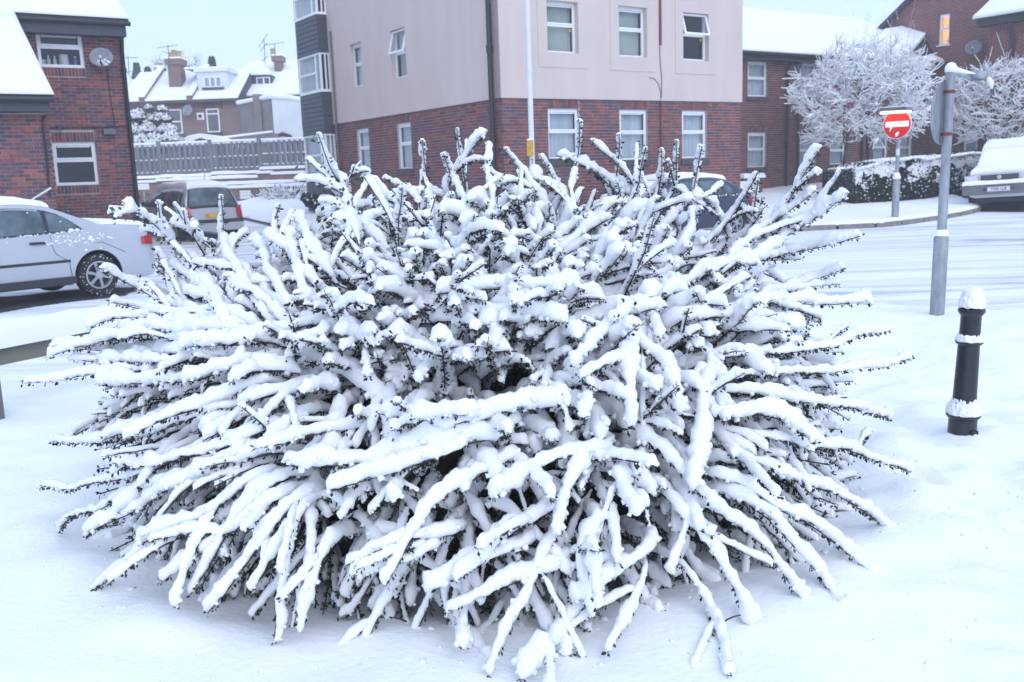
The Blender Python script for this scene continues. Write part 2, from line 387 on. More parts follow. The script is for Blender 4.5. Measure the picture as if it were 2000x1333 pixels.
def sheet(name, xs, ys, zf, mat, keep=None, kind='structure', snap=None):
    X, Y = np.meshgrid(xs, ys, indexing='ij')
    if snap is not None:                            # pull the outermost vertices onto the outline poly_sd = -.02
        sd = poly_sd(np.stack([X, Y], -1), snap); e = .01; gx = (poly_sd(np.stack([X + e, Y], -1), snap) - sd) / e; gy = (poly_sd(np.stack([X, Y + e], -1), snap) - sd) / e
        st = np.maximum(np.gradient(X, axis=0), np.gradient(Y, axis=1)) * 1.5; m = (sd < -.02) & (sd > -.02 - st); kp_ = sd > -.02 - st; X = X + np.where(m, gx * (-.02 - sd), 0); Y = Y + np.where(m, gy * (-.02 - sd), 0); keep = lambda x, y: kp_
    Z = zf(X, Y); a, b = X.shape
    V = np.stack([X, Y, Z], -1).reshape(-1, 3); I = np.arange(a * b).reshape(a, b)
    Q = np.stack([I[:-1, :-1], I[1:, :-1], I[1:, 1:], I[:-1, 1:]], -1).reshape(-1, 4)
    if keep is not None:
        k = keep(X, Y); kk = (k[:-1, :-1] & k[1:, :-1] & k[1:, 1:] & k[:-1, 1:]).reshape(-1); Q = Q[kk]
        used = np.unique(Q); mp = np.zeros(a * b, int); mp[used] = np.arange(len(used)); V = V[used]; Q = mp[Q]
    o = raw(name, V, Q, mat, None, None, True); o['kind'] = kind
    return o
def span(*seg):
    out = []
    for a, b, st in seg: out.append(np.arange(a, b, st))
    out.append([seg[-1][1]]); return np.unique(np.concatenate(out))

def road_z(x, y):
    P = np.stack([x * .25, y * .7, 0 * x], -1); Q = np.stack([x * 1.6, y * 1.6, 0 * x], -1)
    near = np.clip((60 - np.hypot(x, y)) / 30, 0, 1)
    return terrain(x, y) - .07 + near * (.03 * fbm(P, 3, 3) + .012 * fbm(Q, 3, 5))
sheet('road', span((-400, -40, 40), (-40, -16, 2), (-16, 24, .2), (24, 60, 2), (60, 400, 40)), span((-60, 5, 4), (5, 34, .2), (34, 60, 1), (60, 600, 30)), road_z, 'road_snow')

RD = np.array([.443, .897])                       # line of the timber rail on the left of the verge
RP = np.array([-3.49, 6.37])
VERGE = chaikin([(-13, -12), tuple(RP - RD * 9 + (-.42, .2)), tuple(RP + RD * 3.6 + (-.42, .2)), (-.9, 11.8), (2.3, 11.6), (4.2, 10.3), (5.25, 9.6), (7.4, 8.5), (12, 6.6), (24, 4), (24, -12)], 2)
prints = [(1.9, 4.3, .2, .03), (2.9, 3.7, 1.3, .026), (2.4, 6.0, .3, .03), (3.4, 6.5, .8, .026), (3.6, 8.3, .4, .03), (1.95, 6.8, 1.0, .022), (2.75, 8.6, .2, .028), (4.1, 7.4, .7, .028), (2.35, 3.3, .5, .028), (2.05, 3.75, .9, .024), (2.55, 4.15, .6, .03), (2.2, 4.75, .8, .026), (2.75, 5.3, .5, .03), (1.75, 3.05, .3, .02), (2.9, 4.4, 1.0, .022), (3.1, 6.1, .4, .03), (2.6, 6.6, .7, .026),
          (3.3, 7.1, .3, .03), (3.0, 7.8, .9, .028), (1.5, 2.75, 1.2, .018), (3.7, 5.6, .2, .026), (2.1, 5.6, 1.1, .02)]
def verge_z(x, y):
    sd = poly_sd(np.stack([x, y], -1), VERGE)
    P = np.stack([x * .8, y * .8, 0 * x], -1); Q = np.stack([x * 3.2, y * 3.2, 0 * x], -1); R = np.stack([x * 14, y * 14, 0 * x], -1)
    near = np.clip((14 - np.hypot(x, y)) / 6, 0, 1)
    walked = np.clip((x - 1.2) / .8, 0, 1)
    z = near * (.075 * fbm(P, 3, 11) + .028 * fbm(Q, 3, 12) * (1 + 2.2 * walked) + .007 * fbm(R, 2, 13) * (.6 + 2.6 * walked))
    # hollow and soft drift folds under the skirt of the shrub
    e = np.hypot((x + .2) / 2.0, (y - 4.95) / 2.0)
    z += .035 * np.exp(-((e - 1.06) / .10) ** 2) * (1 + fbm(Q, 2, 15)) - .05 * np.clip(1 - e, 0, 1)
    fold = np.sin((y - 2.9) * 13 + 3 * fbm(P * 1.5, 2, 19)); z += .011 * fold * np.exp(-((e - 1.0) / .22) ** 2) * (x < .4)
    for px, py, an, dp in prints:
        u = (x - px) * math.cos(an) + (y - py) * math.sin(an); v = -(x - px) * math.sin(an) + (y - py) * math.cos(an)
        z -= dp * np.exp(-(u / .07) ** 4 - (v / .15) ** 4) - dp * .4 * np.exp(-((np.hypot(u / .10, v / .2) - 1) / .25) ** 2)
    rag = .10 * fbm(np.stack([x * 1.1, y * 1.1, 0 * x], -1), 3, 21)
    return z - .24 * (1 - np.clip((sd + .12 + rag) / .34, 0, 1)) ** 2
sheet('verge', span((-13, -5, .5), (-5, 5.6, .05), (5.6, 24, .35)), span((-12, 1.4, .8), (1.4, 7, .045), (7, 12.6, .07)), verge_z, 'snow_ground',
      lambda x, y: poly_sd(np.stack([x, y], -1), VERGE) > -.35)

kerb_px = [(1560, 445), (1600, 443), (1660, 441), (1720, 438), (1780, 431), (1840, 423), (1885, 415), (1912, 408), (1915, 404), (1905, 399)]
PAVE = [tuple(gt(*p, .02)[:2]) for p in kerb_px] + [(14.6, 33), (15.5, 38), (30, 50), (-9, 47), (-10.5, 34), (-5.6, 26.5), (-1.8, 21.2), (.1, 20.9), (4.4, 24.4), (6.3, 24.6)]
def pave_z(x, y):
    sd = poly_sd(np.stack([x, y], -1), PAVE)
    P = np.stack([x * .9, y * .9, 0 * x], -1)
    return terrain(x, y) + .035 + .085 * np.sqrt(np.clip(1 - (1 - np.clip(sd / .2, 0, 1)) ** 2, 0, 1)) + .02 * fbm(P, 3, 31) * np.clip(sd / .5, 0, 1)
pave = sheet('pavement', span((-11, 5.8, .13), (5.8, 13.6, .07), (13.6, 32, .4)), span((20, 22, .13), (22, 27.2, .07), (27.2, 50, .25)), pave_z, 'snow_far',
             snap=PAVE)
kp = [np.array(p) for p in PAVE[:10]]
L = [0]
for i in range(9): L.append(L[-1] + np.linalg.norm(kp[i + 1] - kp[i]))
n_k = int(L[-1] / .9)
for i in range(n_k):
    q = []
    for tt in (i / n_k + .004, (i + .5) / n_k, (i + 1) / n_k - .004):
        d = tt * L[-1]; x = np.interp(d, L, [p[0] for p in kp]); y = np.interp(d, L, [p[1] for p in kp]); q.append(np.array([x, y]))
    mb = MB().use('kerb_stone')
    def nrm(a, b): t = (b - a) / np.linalg.norm(b - a); return np.array([t[1], -t[0]])
    ns = [nrm(q[0], q[1]), nrm(q[0], q[2]), nrm(q[1], q[2])]
    out = [q[j] + ns[j] * .035 for j in range(3)]; inn = [q[j] - ns[j] * .1 for j in range(3)]
    mb.prism([tuple(p) for p in out] + [tuple(p) for p in inn[::-1]], -.12, .05, lambda x, y, z: (x, y, z + float(terrain(x, y))))
    mb.build('kerb_stone', None, pave)
# bare wet tarmac left where the saloon stands
def patch(name, poly, mat, h=.012, seed=0):
    P = chaikin(poly, 2); q = np.array(P); x0, y0 = q.min(0) - .3; x1, y1 = q.max(0) + .3
    def k(x, y): return poly_sd(np.stack([x, y], -1), P) + .22 * fbm(np.stack([x * 1.7, y * 1.7, 0 * x], -1), 4, seed) > 0
    sheet(name, np.arange(x0, x1, .045), np.arange(y0, y1, .045), lambda x, y: road_z(x, y) + h, mat, k)

# ================================================================== BUILDINGS: frame x along the street front, y away from it
ANG = math.radians(33.8); YAW = math.radians(56.2)
RX = np.array([math.sin(YAW), math.cos(YAW), 0]); LY = np.array([-math.cos(YAW), math.sin(YAW), 0])
def to_local(p, O): d = np.array(p) - np.array(O); return np.array([d @ RX, d @ LY, d[2]])
def front(x, y, O, yl=0.0):                     # pixel -> (x, z) on the plane y = yl of the frame at O
    p = to_local(on_plane(x, y, np.array(O) + LY * yl, LY), O); return p[0], p[2]
def side(x, y, O, xl=0.0):                      # pixel -> (y, z) on the plane x = xl
    p = to_local(on_plane(x, y, np.array(O) + RX * xl, RX), O); return p[1], p[2]
def TF(y0=0.0): return lambda s, d, z: (s, y0 - d, z)     # s along the front, d out of it
def TS(x0=0.0): return lambda s, d, z: (x0 - d, s, z)     # s along the side wall, d out of it

BRK = {}
def brick_mesh(mat, L_):
    k = (mat, round(L_, 3))
    if k not in BRK:
        me = bpy.data.meshes.new('brick'); l, h, w = L_ - .01, .065, .05
        V = [(0, 0, 0), (l, 0, 0), (l, w, 0), (0, w, 0), (0, 0, h), (l, 0, h), (l, w, h), (0, w, h)]
        me.from_pydata(V, [], [(0, 1, 5, 4), (1, 2, 6, 5), (3, 0, 4, 7), (4, 5, 6, 7), (0, 3, 2, 1)]); me.materials.append(MATS[mat]); BRK[k] = me
    return BRK[k]
def brick_wall(parent, T, rotz, s0, s1, z0, z1, holes, mat, world, n_single=0, vis=None, soldiers=(), m0=None):
    """brick courses as geometry: mortar sheet with openings, whole bricks nearest the camera as parts, the rest in one part"""
    # mortar, with the openings cut out
    ms = s0 if m0 is None else m0
    sx = sorted(set([ms, s1] + [v for h in holes for v in (h[0], h[1]) if ms < v < s1])); zz = sorted(set([z0, z1] + [v for h in holes for v in (h[2], h[3]) if z0 < v < z1]))
    mb = MB().use('mortar')
    for i in range(len(sx) - 1):
        for j in range(len(zz) - 1):
            cs, cz = (sx[i] + sx[i + 1]) / 2, (zz[j] + zz[j + 1]) / 2
            if any(h[0] < cs < h[1] and h[2] < cz < h[3] for h in holes): continue
            mb.box((sx[i], -.30, zz[j]), (sx[i + 1], -.008, zz[j + 1]), lambda s, d, z: T(s, d, z))
    recalc(mb.build('wall', None, parent))
    block = list(holes) + [(a - .0, b + .0, c, d) for a, b, c, d in soldiers]
    whole, part = [], []
    z = math.floor(z0 / .075) * .075; c = 0
    while z < z1 - .02:
        zt = min(z + .065, z1 - .003)
        s = s0 - (.1125 if c % 2 else 0)
        while s < s1:
            a, b = max(s, s0), min(s + .215, s1)
            iv = [(a, b)]
            for h in block:
                if h[3] > z + .02 and h[2] < z + .045:
                    nv = []
                    for p, q in iv:
                        if h[1] <= p or h[0] >= q: nv.append((p, q))
                        else:
                            if h[0] - .008 - p > .02: nv.append((p, h[0] - .008))
                            if q - h[1] - .008 > .02: nv.append((h[1] + .008, q))
                    iv = nv
            for p, q in iv:
                if q - p > .214 and zt - z > .06: whole.append((p, z))
                elif q - p > .03: part.append((p, q, z, zt))
            s += .225
        z += .075; c += 1
    jit = random.Random(3)
    def score(pz):
        w = world(*T(pz[0] + .1, 0, pz[1])); d = float(np.linalg.norm(w - ORG)); v = 0 if (vis and not vis(w)) else 1
        return (-v, d)
    order = sorted(whole, key=score) if n_single else whole
    for p, z in order[:n_single]:
        o = bpy.data.objects.new('brick', brick_mesh(mat, .225)); COL.objects.link(o); o.parent = parent
        o.location = T(p, jit.uniform(-.002, .003), z)
        if rotz: o.rotation_euler = (0, 0, rotz); o.location = T(p + .215, jit.uniform(-.002, .003), z)
    V, Fc = [], []
    def put(p, q, za, zb, dj):
        k = len(V); f, bk = dj, -.05
        V.extend([T(p, f, za), T(q, f, za), T(q, bk, za), T(p, bk, za), T(p, f, zb), T(q, f, zb), T(q, bk, zb), T(p, bk, zb)])
        Fc.extend([(k, k + 1, k + 5, k + 4), (k + 1, k + 2, k + 6, k + 5), (k + 3, k, k + 4, k + 7), (k + 4, k + 5, k + 6, k + 7), (k, k + 3, k + 2, k + 1)])
    for p, z in order[n_single:]: put(p, p + .215, z, z + .065, jit.uniform(-.002, .003))
    for p, q, za, zb in part: put(p, q, za, zb, jit.uniform(-.002, .003))
    for a, b, c0, d0 in soldiers:
        n = max(1, round((b - a) / .075)); w = (b - a) / n
        for i in range(n): put(a + i * w + .005, a + (i + 1) * w - .005, c0 + .004, d0 - .004, jit.uniform(0, .003))
    if V: tag(recalc(raw('brickwork', V, Fc, mat, parent)), kind='stuff')

def rect(mb, T, s0, s1, z0, z1, d0, d1): mb.box((s0, d0, z0), (s1, d1, z1), T)
def window(parent, T, s0, s1, z0, z1, style='curtain', split=.45, rec=.07, fw=.055, tilt=False, sill=None, sill_mat='tile_dark', bar=True, room=.9, panes2=None):
    """frame set back in its opening > panes, curtain, sill, the room behind"""
    mb = MB().use('upvc'); d0, d1 = -rec - .05, -rec
    rect(mb, T, s0, s1, z0, z0 + fw, d0, d1); rect(mb, T, s0, s1, z1 - fw, z1, d0, d1)
    rect(mb, T, s0, s0 + fw, z0 + fw, z1 - fw, d0, d1); rect(mb, T, s1 - fw, s1, z0 + fw, z1 - fw, d0, d1)
    zs = z1 - (z1 - z0) * split
    if bar: rect(mb, T, s0 + fw, s1 - fw, zs - fw * .6, zs + fw * .6, d0, d1 - .002)
    w = mb.build('window', None, parent); recalc(w)
    def pane(a, b, c, d, dep_):
        p = MB().use('glass'); p.add([T(a, dep_, c), T(b, dep_, c), T(b, dep_, d), T(a, dep_, d)], [(0, 1, 2, 3)]); p.build('pane', None, w)
    lo_top = zs - fw * .6 if bar else z1 - fw
    pane(s0 + fw, s1 - fw, z0 + fw, lo_top, -rec - .03)
    if bar:
        if tilt:       # top sash pushed open at its foot
            f2 = fw * .95; h = z1 - zs; out = .16
            Tt = lambda s, d, z: T(s, d - rec + .012 + out * (z1 - z) / h, z)
            fr = MB().use('upvc'); a, b, c, e = s0 + .01, s1 - .01, zs - .01, z1 - .012
            rect(fr, Tt, a, b, c, c + f2, 0, .045); rect(fr, Tt, a, b, e - f2, e, 0, .045); rect(fr, Tt, a, a + f2, c + f2, e - f2, 0, .045); rect(fr, Tt, b - f2, b, c + f2, e - f2, 0, .045)
            recalc(fr.build('sash', None, w))
            p = MB().use('glass'); p.add([Tt(a + f2, .02, c + f2), Tt(b - f2, .02, c + f2), Tt(b - f2, .02, e - f2), Tt(a + f2, .02, e - f2)], [(0, 1, 2, 3)]); p.build('pane', None, w)
        else:          # top light with its own sash, a little proud
            f2 = .038; fr = MB().use('upvc'); a, b, c, e = s0 + fw * .7, s1 - fw * .7, zs + fw * .35, z1 - fw * .7
            rect(fr, T, a, b, c, c + f2, d1 + .002, d1 + .014); rect(fr, T, a, b, e - f2, e, d1 + .002, d1 + .014); rect(fr, T, a, a + f2, c + f2, e - f2, d1 + .002, d1 + .014); rect(fr, T, b - f2, b, c + f2, e - f2, d1 + .002, d1 + .014)
            recalc(fr.build('sash', None, w)); pane(s0 + fw, s1 - fw, zs + fw * .6, z1 - fw, -rec - .03)
            vt = MB().use('upvc'); m = (a + b) / 2; rect(vt, T, a + .06, b - .06, e - f2 - .035, e - f2 - .008, d1 - .012, d1 + .004); recalc(vt.build('vent', None, w))
    cd = -rec - .14
    if style in ('curtain', 'blind', 'net'):
        n = max(8, int((s1 - s0) / (.028 if style != 'blind' else .045))); G = []
        rr = random.Random(int(s0 * 100 + z0 * 10)); ph = [rr.uniform(-.012, .012) for _ in range(n + 1)]
        for i in range(n + 1):
            s = s0 + .01 + (s1 - s0 - .02) * i / n
            o = (.018 if i % 2 else -.018) + ph[i] if style != 'blind' else (.012 if i % 2 else -.012)
            if style == 'net': o *= .5
            G.append([T(s, cd + o, z0 + .02), T(s, cd + o, z1 - .02)])
        c = MB().use('blind' if style == 'blind' else 'curtain'); c.grid(G); c.build('blind' if style == 'blind' else 'curtain', None, w, smooth=style != 'blind', sharp=1.5)
    rm = MB().use('lit_room' if style == 'lit' else 'room'); e = .0
    A = [T(s0, -rec - .06, z0), T(s1, -rec - .06, z0), T(s1, -rec - .06, z1), T(s0, -rec - .06, z1)]; B = [T(s0 - e, -rec - room, z0 - e), T(s1 + e, -rec - room, z0 - e), T(s1 + e, -rec - room, z1 + e), T(s0 - e, -rec - room, z1 + e)]
    rm.add(A + B, [(0, 1, 5, 4), (1, 2, 6, 5), (2, 3, 7, 6), (3, 0, 4, 7), (4, 5, 6, 7)]); rm.build('room', None, w)
    if sill:
        sm = MB().use(sill_mat); rect(sm, T, s0 - .06, s1 + .06, z0 - sill, z0 - .003, -.06, .05); recalc(sm.build('sill', None, w))
    return w
def R2(v): return round(float(v), 3)
def winbox(fn, px, O, pl=0.0):
    (a, b), (c, d) = fn(px[0], px[1], O, pl), fn(px[2], px[3], O, pl); return R2(min(a, c)), R2(max(a, c)), R2(min(b, d)), R2(max(b, d))

# ------------------------------------------------------------------ apartment block
C0 = dep(980, 192, 21.6); C0[2] = 0.0
CO = tuple(C0)
def CW(x, y, z): return C0 + RX * x + LY * y + np.array([0, 0, z])
apt = thing('apartment_building', 'corner block with pinkish rendered upper floors over a red brick ground floor', 'building', CO, ANG)
ZR = 3.25; APX, APY = 7.82, 11.87; TOP = 9.4
Fr, Sd = TF(), TS()
up = [winbox(front, (1065, 1, 1128.5, 106), CO), winbox(front, (1206, 12, 1262, 114), CO), winbox(front, (1332, 25, 1382, 121), CO)]
dn = [winbox(front, (1070, 213, 1132, 311), CO), winbox(front, (1210, 215, 1265, 313), CO), winbox(front, (1332.5, 217, 1380, 310), CO)]
su = [winbox(side, (683, 89, 711, 168), CO), winbox(side, (763, 62, 796.5, 150), CO)]
sdn = [winbox(side, (696, 254, 724, 336), CO), winbox(side, (775, 243, 806, 331), CO)]
su3 = [(su[0][0], su[0][1], su[0][2] + 2.62, su[0][3] + 2.62), (su[1][0], su[1][1], su[1][2] + 2.62, su[1][3] + 2.62)]
up3 = [(a, b, c + 2.62, d + 2.62) for a, b, c, d in up]
yb0, _ = side(650, 200, CO); p_, _ = front(628.5, 180, CO, yb0); BAYP = -p_
yb1, _ = side(587, 192, CO, -BAYP)
bay_hole = (R2(yb0), R2(yb1), -.5, TOP)
def in_view(w):
    v = w - ORG; c, s = math.cos(PITCH), math.sin(PITCH); d = v[1] * c - v[2] * s
    x = 1000 + F * v[0] / d; y = 667 - F * (v[1] * s + v[2] * c) / d
    return 0 < x < 2000 and 0 < y < 340 + abs(x - 1000) * .05
def soldier(h): return (h[0] - .005, h[1] + .005, h[3] + .004, ZR - .01)
brick_wall(apt, Fr, 0, 0, APX, -.1, ZR - .004, dn, 'brick_flat', CW, 170, in_view, [soldier(h) for h in dn], .012)
brick_wall(apt, Sd, math.radians(-90), .0, R2(yb0), -.1, ZR - .004, sdn, 'brick_flat', CW, 130, in_view, [soldier(h) for h in sdn], .31)
brick_wall(apt, Sd, math.radians(-90), R2(yb1), APY, -.1, ZR - .004, [], 'brick_flat', CW, 0, in_view)
def render_panel(T, s0, s1, holes):
    mb = MB().use('render'); sx = sorted(set([s0, s1] + [v for h in holes for v in h[:2]])); zz = sorted(set([ZR, TOP] + [min(v, TOP) for h in holes for v in h[2:]]))
    zz = [z for z in zz if z >= ZR]
    for i in range(len(sx) - 1):
        for j in range(len(zz) - 1):
            cs, cz = (sx[i] + sx[i + 1]) / 2, (zz[j] + zz[j + 1]) / 2
            if any(h[0] < cs < h[1] and h[2] < cz < h[3] for h in holes): continue
            rect(mb, T, sx[i], sx[i + 1], zz[j], zz[j + 1], -.3, .028)
    return recalc(mb.build('rendered_wall', None, apt))
render_panel(Fr, -.028, APX + .03, up + up3)
render_panel(Sd, .0, R2(yb0), su + su3); render_panel(Sd, R2(yb1), APY, [])
tr = MB().use('pipe_grey'); rect(tr, Fr, -.034, APX + .03, ZR - .012, ZR - .001, -.05, .034); rect(tr, Sd, .0, R2(yb0), ZR - .012, ZR - .001, -.05, .034); recalc(tr.build('render_bead', None, apt))
for i, h in enumerate(up): window(apt, Fr, *h, style=['blind', 'blind', 'dark'][i], tilt=i == 2, rec=.10)
for i, h in enumerate(up3): window(apt, Fr, *h, style='curtain', rec=.10)
for i, h in enumerate(dn): window(apt, Fr, *h, style='curtain', rec=.06, sill=.15, sill_mat='tile_dark')
for i, h in enumerate(su): window(apt, Sd, *h, style=['curtain', 'blind'][i], tilt=i == 1, rec=.10, split=.48)
for i, h in enumerate(su3): window(apt, Sd, *h, style='curtain', rec=.10)
for i, h in enumerate(sdn): window(apt, Sd, *h, style=['curtain', 'net'][i], rec=.06, sill=.15)
for h in up:                                      # shallow raised band of render round each first floor window
    mb = MB().use('render'); m, l, d = .27, .34, .014
    rect(mb, Fr, h[0] - m, h[0] - .001, h[2] - l, h[3] + m, .0285, .0285 + d); rect(mb, Fr, h[1] + .001, h[1] + m, h[2] - l, h[3] + m, .0285, .0285 + d)
    rect(mb, Fr, h[0] - .001, h[1] + .001, h[2] - l, h[2] - .001, .0285, .0285 + d); rect(mb, Fr, h[0] - .001, h[1] + .001, h[3] + .001, h[3] + m, .0285, .0285 + d); recalc(mb.build('window_surround', None, apt))
# shell behind and flat roof
mb = MB().use('room'); mb.box((.32, .32, -.1), (APX - .02, APY - .05, TOP - .01)); 
sh = MB().use('render'); sh.box((APX - .30, .31, -.1), (APX, APY, TOP)); sh.box((.31, APY - .01, -.1), (APX - .31, APY + .2, TOP)); sh.box((.0, .31, TOP), (APX, APY, TOP + .15)); recalc(sh.build('rear_wall', None, apt))
# bay of windows and weatherboarded panels near the far end of the side wall
pz = [side(640, y, CO)[1] for y in (0,)]
def bz(x, y): return front(x, y, CO, yb0)[1]
z_p2b, z_p2t = bz(637, 262), bz(628, 180); z_p1b, z_p1t = bz(624, 103), bz(618, 28.5); z_p3t = bz(641, 372) if False else z_p2b - (z_p2t * 0 + 1.28)
xb = -BAYP
def bay_panel(za, zb):
    n = max(3, round((zb - za) / .135)); h = (zb - za) / n
    core = MB().use('dark_board'); core.box((xb + .02, yb0 + .02, za), (.03, yb1 - .02, zb)); pnl = core.build('bay_panel', None, apt)
    for i in range(n):
        b = MB().use('dark_board'); a, c = za + i * h, za + (i + 1) * h - .006
        b.add([(xb - .012, yb0 - .012, a), (xb - .012, yb1, a), (xb + .004, yb1, c), (xb + .004, yb0 + .004, c), (xb + .022, yb0 + .022, a), (xb + .022, yb1, a), (xb + .022, yb1, c), (xb + .022, yb0 + .022, c),
               (.0, yb0 - .012, a), (.0, yb0 + .004, c)],
              [(0, 1, 2, 3), (0, 3, 9, 8), (0, 4, 5, 1), (3, 2, 6, 7)])
        b.build('weatherboard', None, pnl)
    t = MB().use('upvc'); t.box((xb - .03, yb0 - .03, zb), (.0, yb1 + .01, zb + .035)); t.build('bay_sill', None, apt)
def bay_window(za, zb, dark=True):
    w = MB().use('upvc'); f = .06; x0, x1, y0, y1 = xb, 0, yb0, yb1
    def post(xa, xc, ya, yc): w.box((xa, ya, za), (xc, yc, zb))
    post(x0, x0 + f, y0, y0 + f); post(x0, x0 + f, y1 - f, y1); post(x0, x0 + .05, y0 + .33, y0 + .40); post(-.06, 0, y0, y0 + .05); post(x0 + .16, x0 + .20, y0, y0 + .045)
    w.box((x0 + .004, y0 + f, za), (x0 + f - .004, y1 - f, za + .06)); w.box((x0 + .004, y0 + f, zb - .06), (x0 + f - .004, y1 - f, zb)); w.box((x0 + .008, y0 + .40, za + (zb - za) * .5 - .03), (x0 + .046, y1 - f, za + (zb - za) * .5 + .03))
    w.box((x0 + f, y0 + .004, za), (-.06, y0 + .046, za + .05)); w.box((x0 + f, y0 + .004, zb - .05), (-.06, y0 + .046, zb)); w.box((x0 + .02, y0 + .05, za), (x0 + .19, y0 + .2, zb)) if False else None
    o = w.build('bay_window', None, apt)
    def pn(P): q = MB().use('glass'); q.add(P, [(0, 1, 2, 3)]); q.build('pane', None, o)
    xx = x0 + .03; zm = za + (zb - za) * .5
    pn([(xx, y0 + f, za), (xx, y0 + .33, za), (xx, y0 + .33, zb), (xx, y0 + f, zb)]); pn([(xx, y0 + .4, za), (xx, y1 - f, za), (xx, y1 - f, zm - .03), (xx, y0 + .4, zm - .03)]); pn([(xx, y0 + .4, zm + .03), (xx, y1 - f, zm + .03), (xx, y1 - f, zb), (xx, y0 + .4, zb)])
    yy = y0 + .025; pn([(x0 + f, yy, za), (-.06, yy, za), (-.06, yy, zb), (x0 + f, yy, zb)])
    n = 60; G = []
    for i in range(n + 1):
        y = y0 + .3 + (y1 - y0 - .32) * i / n; G.append([(x0 + .14 + .016 * math.sin(i * 2.1) + .01 * math.sin(i * .7), y, za + .01), (x0 + .14 + .016 * math.sin(i * 2.1 + .3), y, zb - .01)])
    c = MB().use('curtain'); c.grid(G); c.build('curtain', None, o, smooth=True, sharp=2)
    if dark: q = MB().use('wood_lining'); q.box((x0 + .22, y0 + .16, za), (.02, y0 + .2, zb)); q.build('lining', None, o)
    else:
        G = [[(x0 + .1 + (-x0 - .1) * i / 24, y0 + .13 + .014 * math.sin(i * 2.2), z) for z in (za, zb)] for i in range(25)]; q = MB().use('curtain'); q.grid(G); q.build('curtain', None, o, smooth=True, sharp=2)
g0 = z_p2b - 1.28
bay_panel(-.3, g0 - .0); bay_window(g0 + .035, z_p2b, False)
bay_panel(z_p2b, z_p2t); bay_window(z_p2t + .035, z_p1b); bay_panel(z_p1b, z_p1t); bay_window(z_p1t + .035, z_p1t + 1.3); bay_panel(z_p1t + 1.3, TOP)
# pipes and cables
def pipe(name, pts, r, mat, parent, n=10):
    return MB().use(mat).tube(pts, r, n).build(name, None, parent, smooth=True, sharp=.9)
yp, _ = side(965, 150, CO)
dp = pipe('downpipe', [(-.10, yp, -.1), (-.10, yp, TOP)], .058, 'black_paint', apt, 14)
for z in (.5, 2.35, 4.35, 6.6): MB().use('black_paint').lathe([(.058, z - .09), (.075, z - .085), (.075, z + .03), (.082, z + .035), (.082, z + .085), (.058, z + .09)], 14, (-.10, yp)).build('collar', None, dp, smooth=True)
yq = yb0 - .30
pipe('waste_pipe', [(-.07, yq, .2), (-.07, yq, 5.95)], .032, 'pipe_grey', apt)
xq, _ = front(1287, 60, CO)
pipe('conduit', [(xq, -.055, bz(0, 0) * 0 + front(1286, 90, CO)[1]), (xq, -.055, TOP)], .032, 'wood_lining', apt)
cz = [(1286, 92), (1287, 122), (1290, 150), (1289.5, 192)]
pipe('cable', [(front(*q, CO)[0], -.05, front(*q, CO)[1]) for q in cz], .010, 'pipe_grey', apt, 6)
pipe('cable', [(front(*q, CO)[0], -.045, front(*q, CO)[1]) for q in [(1266, 153), (1276, 155), (1284, 165), (1288, 182), (1288.5, 195)]], .008, 'pipe_grey', apt, 6)
pipe('conduit', [(xq + .02, -.03, .3), (xq + .02, -.03, ZR)], .026, 'wood_lining', apt)
for h, col in ((up[0], 0), (up[2], 0)):
    st = MB().use('box_yellow'); rect(st, Fr, h[1] - .17, h[1] - .09, h[2] + (h[3] - h[2]) * .44, h[2] + (h[3] - h[2]) * .49, -.128, -.122); recalc(st.build('sticker', None, apt))

# ------------------------------------------------------------------ brick house on the left
H0 = dep(150, 130, 22.2); H0[2] = 0; H0 = H0 + RX * 1.05; HO = tuple(H0)
def HW(x, y, z): return H0 + RX * x + LY * y + np.array([0, 0, z])
hs = thing('brick_house', 'red brick house with a snowy roof sweeping low over its front wing', 'house', HO, ANG)
ZE = 5.02; WY = -3.87; WX = -2.42; SL = 2.1 / 3.85
hu = winbox(front, (69, 61, 166, 134), HO); hl = winbox(front, (101, 279, 194, 361), HO)
brick_wall(hs, TF(), 0, -9, 0, -.2, ZE + .1, [hu, hl], 'brick_house', HW, 150, in_view, [(hl[0], hl[1], hl[3] + .004, hl[3] + .23), (hu[0], hu[1], hu[2] - .2, hu[2] - .004), (hl[0], hl[1], hl[2] - .2, hl[2] - .004)])
brick_wall(hs, TF(WY), 0, -9, WX, -.2, 3.02, [], 'brick_house', HW, 150, in_view)
mb = MB().use('mortar'); mb.box((-9, .3, -.2), (-.01, 8.6, ZE)); mb.box((-9, WY + .3, -.2), (WX - .01, .0, 3.0)); 
sh = MB().use('brick_gable'); sh.box((-.3, .301, -.2), (-.004, 8.6, ZE)); sh.prism([(.3, ZE), (8.4, ZE), (4.35, ZE + 2.3)], -.3, -.004, lambda a, b, c: (c, a, b)); sh.box((WX - .3, WY + .301, -.2), (WX - .004, -.001, 2.9)); sh.prism([(WY + .3, 2.9), (-.001, 2.9), (-.001, ZE - .1)], WX - .3, WX - .004, lambda a, b, c: (c, a, b)); recalc(sh.build('gable_wall', None, hs))
wu = window(hs, TF(), *hu, style='dark', rec=.05, split=.42, fw=.07, room=1.4); wl = window(hs, TF(), *hl, style='net_dark', rec=.05, split=.42, fw=.065)
def roofT(u, v): return (u, v, 5.43 + SL * (v + .40) + .03), (0, -SL / math.hypot(1, SL), 1 / math.hypot(1, SL))
rf = MB().use('tile_dark')
